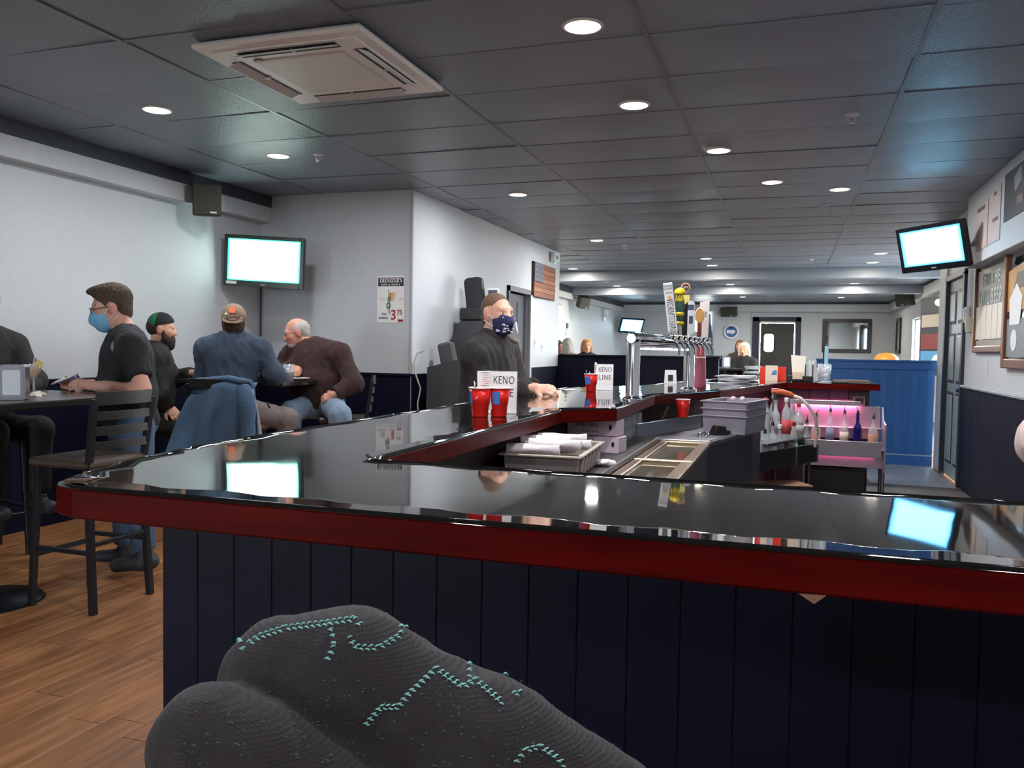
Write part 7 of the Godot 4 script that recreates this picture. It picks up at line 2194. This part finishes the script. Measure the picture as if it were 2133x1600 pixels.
func sweater_man() -> void:
	var t := thing("person", "grey haired bald-topped man in a maroon sweater and pale jeans", "person")
	var skin := rgb(214, 152, 130)
	var z := -6.02
	var j := {"neck": at_z(648, 722, z), "pelvis": at_z(672, 838, z), "girth": 1.25,
		"sl": at_z(707, 735, z + 0.06), "el": at_z(738, 800, z + 0.10), "wl": at_z(697, 822, z + 0.22),
		"sr": at_z(606, 740, z - 0.04), "er": at_z(580, 782, z + 0.02), "wr": at_z(606, 766, z + 0.16),
		"hl": at_z(692, 845, z + 0.06), "kl": at_z(708, 866, z + 0.48), "al": at_z(712, 960, z + 0.46), "tl": at_z(708, 985, z + 0.62),
		"hr": at_z(645, 845, z + 0.02), "kr": at_z(606, 858, z + 0.36), "ar": at_z(606, 955, z + 0.34), "tr": at_z(592, 975, z + 0.48)}
	var hc := at_z(617, 694, z + 0.03)
	var hb := look(Vector3(-0.82, -0.32, 0.60), Vector3(-0.1, 1, 0))
	var w := func(p: Vector3) -> Vector3:
		return hc + hb * p
	put("body", skin_mesh([body_net(j), head_net(hc, hb, j.neck), hand_net(j.wr, Vector3(0.55, -0.05, 0.35), Vector3(0.2, 0.7, 0.6), 1.0, 1.0), hand_net(j.wl, Vector3(-0.75, -0.25, 0.2), Vector3(0, 0.6, 0.75), 1.0, 1.3)], skin, face_paints(hc, hb, 1.0, rgb(150, 140, 130), rgb(190, 110, 100), skin)), skin_mat(), t)
	eyes(t, hc, hb, 1.0, rgb(170, 160, 150))
	var sw := textured("sweater_maroon", rgb(56, 38, 37), rgb(74, 52, 50), 0.08, 3.0, 0.95, 87)
	var sp := torso(j, 0.024, Vector3(0, -1, 0), -(j.pelvis.y - 0.05))
	sp.append_array(sleeve(j, "l", 0.022, 1.94))
	sp.append_array(sleeve(j, "r", 0.022, 1.94))
	sp.append(capf(j.pelvis.lerp(j.neck, 0.85), j.neck + Vector3(-0.005, 0.002, 0.005), 0.092, 0.076))
	put("sweater", cloth_mesh(sp, 0.018, 0.013, 0.008), sw, t)
	var tp := [torso(j, 0.014)[2]]
	tp.append_array(trouser(j, "l", 0.014))
	tp.append_array(trouser(j, "r", 0.014))
	put("jeans", cloth_mesh(tp, 0.016, 0.015, 0.006), textured("jeans_pale", rgb(104, 126, 148), rgb(144, 164, 182), 0.1, 4.0, 0.9, 88), t)
	shoes(t, j, mat("shoe_dark", rgb(44, 46, 50)))
	var grey := textured("hair_grey", rgb(168, 164, 156), rgb(208, 204, 196), 0.2, 9.0, 0.8, 89)
	var fr := hb * Vector3(0, 0.5, 0.87)
	put("hair", cloth_mesh([ell(w.call(Vector3(0, 0.028, -0.030)), hb, Vector3(0.078, 0.075, 0.090)), ell(w.call(Vector3(0, -0.02, -0.065)), hb, Vector3(0.06, 0.05, 0.04))], 0.008, 0.006, 0.004, [[fr.normalized(), fr.normalized().dot(w.call(Vector3(0, 0.058, 0.0)))]], 40.0), grey, t)
	var bu := (hb * Vector3(0, 1, 0.1)).normalized()
	put("beard", cloth_mesh([ell(w.call(Vector3(0, -0.085, 0.048)), hb, Vector3(0.044, 0.036, 0.046)), cap(w.call(Vector3(-0.022, -0.05, 0.083)), w.call(Vector3(0.022, -0.05, 0.083)), 0.007, 0.007)], 0.008, 0.006, 0.003, [], 40.0), textured("beard_grey", rgb(160, 148, 140), rgb(204, 194, 186), 0.2, 9.0, 0.85, 90), t)
	glasses(t, hc, hb, 1.0, rgb(110, 90, 80))

func masked_bar_man() -> void:
	var t := thing("person", "man in dark jacket and navy patterned mask with a hand on the bar", "person")
	var skin := rgb(218, 166, 142)
	var z := -4.80
	var j := {"neck": at_z(1020, 712, z), "pelvis": at_z(1012, 905, z), "girth": 1.3,
		"sr": at_z(992, 742, z + 0.20), "er": at_z(1012, 838, z + 0.22), "wr": at_z(1112, 812, -4.56),
		"sl": at_z(1052, 738, z - 0.22), "el": at_z(1085, 820, z - 0.26), "wl": at_z(1110, 830, -4.85),
		"hr": at_z(1005, 915, z + 0.10), "kr": at_z(1010, 1060, z + 0.12), "ar": at_z(1008, 1210, z + 0.10), "tr": at_z(1040, 1230, z + 0.12),
		"hl": at_z(1015, 912, z - 0.10), "kl": at_z(1022, 1050, z - 0.08), "al": at_z(1018, 1195, z - 0.10), "tl": at_z(1050, 1215, z - 0.08)}
	for q in ["ar", "al"]:
		j[q].y = 0.085
	for q in ["tr", "tl"]:
		j[q].y = 0.035
	j.wl = Vector3(j.wl.x, BAR + 0.035, j.wl.z)
	j.wr.y = maxf(j.wr.y, BAR + 0.04)
	var hc := at_z(1036, 655, z)
	var hb := look(Vector3(0.83, 0.02, 0.46))
	var s := 1.08
	var w := func(p: Vector3) -> Vector3:
		return hc + hb * (p * s)
	var hands := [hand_net(j.wr, (at_z(1170, 812, -4.56) - j.wr), Vector3(-0.25, 0.75, 0.6), 1.0, 0.75, 0.004), hand_net(j.wl, Vector3(0.8, -0.05, 0.3), Vector3(0, 1, 0), -1.0, 0.5)]
	put("body", skin_mesh([body_net(j), head_net(hc, hb, j.neck, s, 0.005)] + hands, skin, face_paints(hc, hb, s, rgb(110, 84, 62), rgb(180, 110, 100), skin)), skin_mat(), t)
	eyes(t, hc, hb, s, rgb(120, 92, 70))
	var jk := fabric("jacket_brown_black", rgb(36, 31, 30))
	var sp := torso(j, 0.030, Vector3(0, -1, 0), -(j.pelvis.y - 0.03))
	sp.append_array(sleeve(j, "l", 0.026, 1.93))
	sp.append_array(sleeve(j, "r", 0.028, 1.93))
	sp.append(capf(j.pelvis.lerp(j.neck, 0.85), j.neck + Vector3(0.0, 0.022, -0.005), 0.10, 0.083))
	put("jacket", cloth_mesh(sp, 0.020, 0.012, 0.008), jk, t)
	var zp := []
	for k in 6:
		zp.append(at_z(1078 + k * 2.0, 712 + k * 9.0, z + 0.02) + Vector3(0.012, 0, 0.03))
	obj("zip", tube(zp, [0.004], 6), mat("zip_copper", rgb(150, 100, 84), 0.3, 0.7), t)
	obj("shirt_collar", tube([at_z(1058, 700, z + 0.06), at_z(1066, 708, z + 0.08), at_z(1076, 714, z + 0.06)], [0.012, 0.014, 0.010], 8), mat("collar_taupe", rgb(96, 80, 76), 0.85), t)
	var tp := [torso(j, 0.014)[2]]
	tp.append_array(trouser(j, "l", 0.012))
	tp.append_array(trouser(j, "r", 0.012))
	put("trousers", cloth_mesh(tp, 0.016, 0.018, 0.005), fabric("trousers_black", rgb(26, 26, 28)), t)
	shoes(t, j, mat("shoe_dark", rgb(44, 46, 50)))
	var cutn := (hb * Vector3(0, -0.55, 0.83)).normalized()
	put("hair", cloth_mesh([ell(w.call(Vector3(0, 0.040, -0.020)), hb, Vector3(0.0715, 0.082, 0.0925) * s, cutn, cutn.dot(w.call(Vector3(0, 0.085, 0.058)))), ell(w.call(Vector3(0, -0.02, -0.06)), hb, Vector3(0.058, 0.055, 0.036) * s)], 0.006, 0.005, 0.002, [], 40.0), textured("hair_short_brown", rgb(92, 70, 50), rgb(126, 100, 76), 0.2, 9.0, 0.8, 91), t)
	var mk := mask(t, hc, hb, s, mat("mask_navy", rgb(40, 38, 82), 0.8), mat("mask_edge", rgb(226, 234, 238), 0.7))
	# white print: dots above, paisley below
	var pm := mat("mask_print", rgb(206, 208, 216), 0.8)
	var spots := [Vector3(-0.042, -0.022, 0.086), Vector3(-0.020, -0.010, 0.101), Vector3(0.012, -0.022, 0.112), Vector3(0.036, -0.028, 0.094)]
	for q in spots:
		obj("dot", lathe([Vector2(0.0045 * s, 0), Vector2(0.004 * s, 0.0008 * s), Vector2(0, 0.0012 * s)], Transform3D(hb * look(Vector3(q.x * 1.6, 0, q.z)) * Basis(Vector3(1, 0, 0), PI / 2), w.call(mask_skin(q))), 10), pm, mk)
	var r3 := RandomNumberGenerator.new()
	r3.seed = 12
	for k in 26:
		var q := Vector3(r3.randf_range(-0.056, 0.05), r3.randf_range(-0.105, -0.056), 0.09)
		obj("swirl", lathe([Vector2(0.0075 * s, 0), Vector2(0.0055 * s, 0.0008 * s), Vector2(0, 0.001 * s)], Transform3D((hb * look(Vector3(q.x * 1.6, -0.02, 0.09)) * Basis(Vector3(1, 0, 0), PI / 2)) * Basis(Vector3.UP, k * 0.9).scaled(Vector3(0.8 + 0.3 * (k % 3), 1, 0.45 + 0.2 * (k % 2))), w.call(mask_skin(q))), 9), pm, mk)

func mask_skin(q: Vector3) -> Vector3:
	# push a point out onto the front of the mask
	var d := Vector3(q.x, q.y + 0.048, 0.0)
	var r := sqrt(maxf(0.0, 1.0 - (d.x / 0.067) ** 2 - (d.y / 0.095) ** 2))
	return Vector3(q.x, q.y, 0.040 + 0.0765 * r)

func seated(px: float, py: float, z: float, turn: float, s := 1.0) -> Dictionary:
	# head centre at a pixel; the body sits below, facing turn (0 looks to +z)
	var hc := at_z(px, py, z)
	var b := Basis(Vector3.UP, turn)
	var p := func(v: Vector3) -> Vector3:
		return hc + b * (v * s)
	return {"hc": hc, "b": b, "neck": p.call(Vector3(0, -0.16, -0.02)), "pelvis": p.call(Vector3(0, -0.72, -0.06)), "girth": 1.0,
		"sl": p.call(Vector3(0.175, -0.24, -0.02)), "el": p.call(Vector3(0.24, -0.46, 0.10)), "wl": p.call(Vector3(0.05, -0.50, 0.30)),
		"sr": p.call(Vector3(-0.175, -0.24, -0.02)), "er": p.call(Vector3(-0.24, -0.46, 0.10)), "wr": p.call(Vector3(-0.05, -0.48, 0.32)),
		"hl": p.call(Vector3(0.09, -0.75, -0.04)), "kl": p.call(Vector3(0.13, -0.73, 0.38)), "al": p.call(Vector3(0.13, -1.15, 0.36)), "tl": p.call(Vector3(0.13, -1.19, 0.50)),
		"hr": p.call(Vector3(-0.09, -0.75, -0.04)), "kr": p.call(Vector3(-0.13, -0.73, 0.38)), "ar": p.call(Vector3(-0.13, -1.15, 0.36)), "tr": p.call(Vector3(-0.13, -1.19, 0.50))}

func simple_person(label: String, j: Dictionary, hb: Basis, skin: Color, top: Color, key: String, hair: Array, hair_m: Material, cell := 0.02) -> Node3D:
	var t := thing("person", label, "person")
	put("body", skin_mesh([body_net(j, 0.026), head_net(j.hc, hb, j.neck, 1.0, 0.009), hand_net(j.wl, j.b * Vector3(-0.7, 0, 0.7), Vector3.UP, 1.0, 0.5, 0.007), hand_net(j.wr, j.b * Vector3(0.7, 0, 0.7), Vector3.UP, -1.0, 0.5, 0.007)], skin, face_paints(j.hc, hb, 1.0, rgb(130, 96, 70), rgb(190, 100, 96), skin)), skin_mat(), t)
	eyes(t, j.hc, hb, 1.0)
	var sp := torso(j, 0.022, Vector3(0, -1, 0), -(j.pelvis.y - 0.05))
	sp.append_array(sleeve(j, "l", 0.02, 1.8))
	sp.append_array(sleeve(j, "r", 0.02, 1.8))
	put("top", cloth_mesh(sp, 0.018, cell, 0.006), fabric(key, top), t)
	var tp := [torso(j, 0.014)[2]]
	tp.append_array(trouser(j, "l", 0.01))
	tp.append_array(trouser(j, "r", 0.01))
	put("trousers", cloth_mesh(tp, 0.016, 0.026, 0.0), fabric("trousers_black", rgb(26, 26, 28)), t)
	shoes(t, j, mat("shoe_dark", rgb(44, 46, 50)))
	var w := func(p: Vector3) -> Vector3:
		return j.hc + hb * p
	var hp := []
	for h in hair:
		hp.append(ell(w.call(h[0]), hb, h[1]))
	var fr := (hb * Vector3(0, -0.25, 0.97)).normalized()
	put("hair", cloth_mesh(hp, 0.012, 0.010, 0.006, [[fr, fr.dot(w.call(Vector3(0, 0.06, 0.050)))]], 26.0), hair_m, t)
	return t

func back_room_people() -> void:
	var long_hair := [[Vector3(0, 0.045, -0.022), Vector3(0.084, 0.088, 0.100)], [Vector3(0.068, -0.05, -0.01), Vector3(0.034, 0.095, 0.05)], [Vector3(-0.068, -0.05, -0.01), Vector3(0.034, 0.095, 0.05)], [Vector3(0, -0.05, -0.075), Vector3(0.075, 0.10, 0.045)]]
	var full_hair := [[Vector3(0, 0.05, -0.02), Vector3(0.092, 0.094, 0.106)], [Vector3(0.074, -0.08, 0.0), Vector3(0.04, 0.15, 0.055)], [Vector3(-0.074, -0.08, 0.0), Vector3(0.04, 0.15, 0.055)], [Vector3(0, -0.09, -0.08), Vector3(0.085, 0.15, 0.05)]]
	var blonde := textured("hair_blonde", rgb(150, 108, 56), rgb(206, 164, 104), 0.2, 9.0, 0.75, 92)
	var silver := textured("hair_silver", rgb(150, 144, 136), rgb(198, 192, 184), 0.2, 9.0, 0.8, 93)
	var white := textured("hair_white", rgb(206, 196, 182), rgb(236, 228, 216), 0.2, 9.0, 0.8, 94)
	var dark := textured("hair_black_brown", rgb(30, 22, 18), rgb(52, 40, 32), 0.2, 9.0, 0.8, 95)
	var j := seated(1222, 721, -14.1, deg_to_rad(12))
	simple_person("blonde woman in black facing the room behind the navy half wall", j, look(Vector3(0.35, -0.05, 0.95)), rgb(220, 162, 134), rgb(30, 26, 26), "top_black", long_hair, blonde)
	stool("black bar stool under the blonde woman", Vector3(j.pelvis.x, 0, j.pelvis.z), deg_to_rad(192))
	j = seated(1184, 721, -13.15, deg_to_rad(196))
	simple_person("silver haired person in a khaki top seen from behind", j, look(Vector3(0.15, 0, -0.98)), rgb(212, 160, 136), rgb(118, 112, 98), "top_khaki", long_hair, silver)
	stool("black bar stool under the silver haired person", Vector3(j.pelvis.x, 0, j.pelvis.z), deg_to_rad(16))
	j = seated(1163, 724, -14.4, deg_to_rad(60))
	simple_person("dark haired person in a black cap by the jutting corner", j, look(Vector3(0.8, -0.1, 0.3)), rgb(150, 100, 80), rgb(24, 22, 24), "top_charcoal", long_hair, dark)
	stool("black bar stool under the dark haired person", Vector3(j.pelvis.x, 0, j.pelvis.z), deg_to_rad(240))
	j = seated(1550, 729, -16.0, deg_to_rad(-12))
	simple_person("white haired woman in black leaning on a tall table", j, look(Vector3(-0.25, -0.1, 0.95)), rgb(214, 150, 120), rgb(22, 20, 22), "top_black_b", full_hair, white)
	j = seated(1541, 721, -17.9, deg_to_rad(-10))
	simple_person("brown haired person half hidden behind the white haired woman", j, look(Vector3(-0.3, 0, 0.95)), rgb(200, 146, 116), rgb(60, 50, 44), "top_brown", long_hair, textured("hair_auburn", rgb(92, 56, 34), rgb(132, 88, 56), 0.2, 9.0, 0.8, 96))
	stool("black bar stool under the brown haired person", Vector3(j.pelvis.x, 0, j.pelvis.z), deg_to_rad(170))

func edge_people() -> void:
	# guest at the far side of the napkin table, cut by the frame
	var j := seated(-32, 640, -3.78, deg_to_rad(75))
	j.pelvis.y = 0.84
	simple_person("person in a black top seated beyond the napkin holder table", j, look(Vector3(0.9, -0.1, 0.4)), rgb(206, 156, 132), rgb(32, 32, 32), "top_washed_black", [[Vector3(0, 0.045, -0.022), Vector3(0.082, 0.09, 0.10)]], mats["hair_dark_brown"], 0.014)
	stool("black bar stool under the guest in the black top", Vector3(j.pelvis.x, 0, j.pelvis.z), deg_to_rad(75 + 180))
	# bartender whose elbow reaches into the frame
	var e := at_z(2158, 935, -2.6)
	var b := {"hc": e + Vector3(0.42, 0.60, -0.05), "b": Basis(Vector3.UP, deg_to_rad(-60)), "neck": e + Vector3(0.40, 0.44, -0.05), "pelvis": e + Vector3(0.38, -0.10, -0.02), "girth": 1.05,
		"sl": e + Vector3(0.44, 0.33, 0.12), "el": e + Vector3(0.62, 0.06, 0.16), "wl": e + Vector3(0.45, 0.0, 0.40),
		"sr": e + Vector3(0.24, 0.33, -0.17), "er": e + Vector3(0.03, 0.02, 0.0), "wr": e + Vector3(0.22, -0.03, 0.2),
		"hl": e + Vector3(0.42, -0.14, 0.06), "kl": e + Vector3(0.42, -0.55, 0.06), "al": e + Vector3(0.42, -0.95, 0.06), "tl": e + Vector3(0.40, -1.0, 0.2),
		"hr": e + Vector3(0.34, -0.14, -0.08), "kr": e + Vector3(0.34, -0.55, -0.08), "ar": e + Vector3(0.34, -0.95, -0.08), "tr": e + Vector3(0.30, -1.0, 0.06)}
	for q in ["al", "ar"]:
		b[q].y = 0.085
	for q in ["tl", "tr"]:
		b[q].y = 0.035
	simple_person("bartender in a pale pink sweater whose elbow shows past the wall", b, look(Vector3(-0.3, 0, 0.9)), rgb(216, 164, 142), rgb(226, 196, 190), "sweater_pink", [[Vector3(0, 0.045, -0.022), Vector3(0.082, 0.09, 0.10)]], mats["hair_dark_brown"], 0.012)

# ---------- knitwear in front of the bar ----------
func at_d(x: float, y: float, depth: float) -> Vector3:
	return EYE + ray(x, y) * depth
func near_field(p: Vector3, prims: Array) -> float:
	var s := 0.0
	for q in prims:
		var ba: Vector3 = q.b - q.a
		var pa: Vector3 = p - q.a
		var t := clampf(pa.dot(ba) / ba.length_squared(), 0.0, 1.0)
		s += exp(-((pa - ba * t).length() - lerpf(q.ra, q.rb, t)) / 0.012)
	return -0.012 * log(maxf(s, 1e-12))
func on_knit(x: float, y: float, prims: Array) -> Array:
	# first point of the wool along the sight line, and its normal
	var d := ray(x, y)
	var t := 0.55
	for k in 60:
		var f := near_field(EYE + d * t, prims)
		if f < 0.0004:
			break
		t += f * 0.8
		if t > 1.2:
			return []
	var p := EYE + d * t
	var e := 0.002
	var n := Vector3(near_field(p + Vector3(e, 0, 0), prims) - near_field(p - Vector3(e, 0, 0), prims), near_field(p + Vector3(0, e, 0), prims) - near_field(p - Vector3(0, e, 0), prims), near_field(p + Vector3(0, 0, e), prims) - near_field(p - Vector3(0, 0, e), prims)).normalized()
	return [p, n]

func knitwear() -> void:
	var u := 0.80 / FOCAL
	var q := func(a: Array, b: Array) -> Dictionary:
		return cap(at_d(a[0], a[1], a[2]), at_d(b[0], b[1], b[2]), a[3] * u, b[3] * u)
	var prims := [q.call([590, 1392, 0.83, 104], [735, 1402, 0.82, 120]), q.call([735, 1402, 0.82, 120], [1010, 1560, 0.80, 132]), q.call([1010, 1560, 0.80, 132], [1260, 1700, 0.80, 128]), q.call([560, 1430, 0.84, 100], [500, 1650, 0.84, 130]),
		q.call([432, 1536, 0.735, 88], [540, 1590, 0.73, 82]), q.call([540, 1590, 0.73, 82], [740, 1700, 0.73, 92]), q.call([420, 1560, 0.74, 84], [430, 1800, 0.74, 120]),
		q.call([700, 1750, 0.82, 190], [1150, 1850, 0.82, 200])]
	var t := thing("knit_sweater", "charcoal knit sweater with teal stitched lines heaped before the bar front", "sweater")
	var wool := mat("wool_charcoal", Color.WHITE, 0.95)
	var im := Image.create(128, 128, false, Image.FORMAT_RGB8)
	var hm := Image.create(128, 128, false, Image.FORMAT_RGB8)
	var r2 := RandomNumberGenerator.new()
	r2.seed = 3
	for y in 128:
		for x in 128:
			var fx := fposmod(x / 8.0, 1.0)
			var side := absf(fx - 0.5) * 2.0
			var ph := fposmod(y / 8.0 + side * 0.55, 1.0)
			var hgt := (1.0 - absf(ph - 0.5) * 1.7) * (1.0 - 0.75 * pow(absf(side * 2 - 1), 3.0))
			var c := rgb(40, 35, 37).lerp(rgb(54, 48, 50), r2.randf())
			if r2.randf() < 0.012:
				c = rgb(96, 120, 124)
			im.set_pixel(x, y, c)
			var g := clampf(hgt, 0.0, 1.0)
			hm.set_pixel(x, y, Color(g, g, g))
	wool.albedo_texture = ImageTexture.create_from_image(im)
	hm.bump_map_to_normal_map(3.0)
	wool.normal_enabled = true
	wool.normal_texture = ImageTexture.create_from_image(hm)
	wool.normal_scale = 0.9
	wool.uv1_triplanar = true
	wool.uv1_world_triplanar = true
	wool.uv1_scale = Vector3.ONE * 20.0
	wool.rim_enabled = true
	wool.rim = 0.25
	put("wool_folds", cloth_mesh(prims, 0.012, 0.007, 0.002, [], 14.0), wool, t)
	var teal := mat("teal_yarn", rgb(150, 214, 206), 0.85)
	var teal2 := mat("teal_yarn_dim", rgb(74, 112, 124), 0.9)
	var lines := [[[352, 160], [338, 195], [362, 228]], [[375, 200], [420, 170], [520, 137], [690, 116], [800, 100], [832, 130]], [[700, 120], [716, 165], [722, 210], [690, 268]], [[780, 175], [810, 212], [900, 215], [985, 165], [990, 116], [1050, 142], [1120, 182], [1190, 182], [1235, 205]],
		[[845, 525], [910, 450], [980, 450], [1010, 410], [1130, 300], [1240, 375], [1290, 345], [1400, 438]], [[1265, 232], [1265, 330]], [[1385, 280], [1428, 302], [1395, 330]], [[1440, 405], [1475, 397]], [[1450, 680], [1490, 625], [1550, 612], [1610, 650], [1650, 690]], [[1960, 690], [2010, 668], [2055, 690]]]
	var st := start()
	for ln in lines:
		for k in range(ln.size() - 1):
			var a := Vector2(320 + ln[k][0] * 0.5157, 1240 + ln[k][1] * 0.5157)
			var b := Vector2(320 + ln[k + 1][0] * 0.5157, 1240 + ln[k + 1][1] * 0.5157)
			var n := maxi(2, int(a.distance_to(b) / 6.0))
			for i in n:
				var c := a.lerp(b, (i + 0.5) / n) + Vector2(0, 2.5 if i % 2 else -2.5)
				var h := on_knit(c.x, c.y, prims)
				var g := on_knit(c.x + 9.0, c.y - 3.0 + 6.0 * (i % 2), prims)
				if h and g:
					tube([h[0] + h[1] * 0.0012, (h[0] + g[0]) / 2 + h[1] * 0.0026, g[0] + g[1] * 0.0012], [0.0006, 0.0010, 0.0006], 5, st)
	var o := obj("teal_stitching", st, teal, t)
	o.set_meta("kind", "stuff")
	var st2 := start()
	for k in 420:
		var x := r2.randf_range(360, 1340)
		var y := r2.randf_range(1400, 1596)
		if absf(fposmod(y, 22.0) - 11.0) > 3.0 and r2.randf() < 0.7:
			continue
		var h := on_knit(x, y, prims)
		if h:
			tube([h[0] + h[1] * 0.0008, h[0] + h[1] * 0.0012 + view.x * 0.002], [0.0006, 0.0006], 4, st2)
	var o2 := obj("teal_flecks", st2, teal2, t)
	o2.set_meta("kind", "stuff")
	# stool that carries it
	var c := at_d(800, 1800, 0.84)
	var s := thing("backless_stool", "black backless bar stool carrying the charcoal knit sweater", "bar stool", Vector3(c.x, 0, c.z))
	obj("seat", lathe([Vector2(0, 0.70), Vector2(0.19, 0.70), Vector2(0.20, 0.715), Vector2(0.20, 0.735), Vector2(0.185, 0.75), Vector2(0, 0.752)], Transform3D(), 28), mat("stool_seat", rgb(74, 62, 50)), s)
	for k in 4:
		var a := PI / 4 + k * PI / 2
		obj("leg", beam(Vector3(cos(a) * 0.14, 0.70, sin(a) * 0.14), Vector3(cos(a) * 0.2, 0, sin(a) * 0.2), 0.03, 0.03, 0.003), mat("stool_metal", rgb(40, 41, 46)), s)
	obj("foot_ring", lathe([Vector2(0.172, 0.25), Vector2(0.184, 0.256), Vector2(0.184, 0.268), Vector2(0.172, 0.272), Vector2(0.166, 0.26)], Transform3D(), 28), mat("stool_metal", rgb(40, 41, 46)), s)

func _ready() -> void:
	rng.seed = 7
	noise.seed = 11
	view = Basis.from_euler(Vector3(deg_to_rad(-2.46), deg_to_rad(18.57), deg_to_rad(0.92)), EULER_ORDER_YXZ)
	light_setup()
	setting()
	lamps()
	bar_counter()
	bar_top_things()
	tap_tower()
	far_bar_things()
	under_bar()
	ceiling_unit()
	sprinklers()
	wall_things()
	furniture()
	people()
	knitwear()
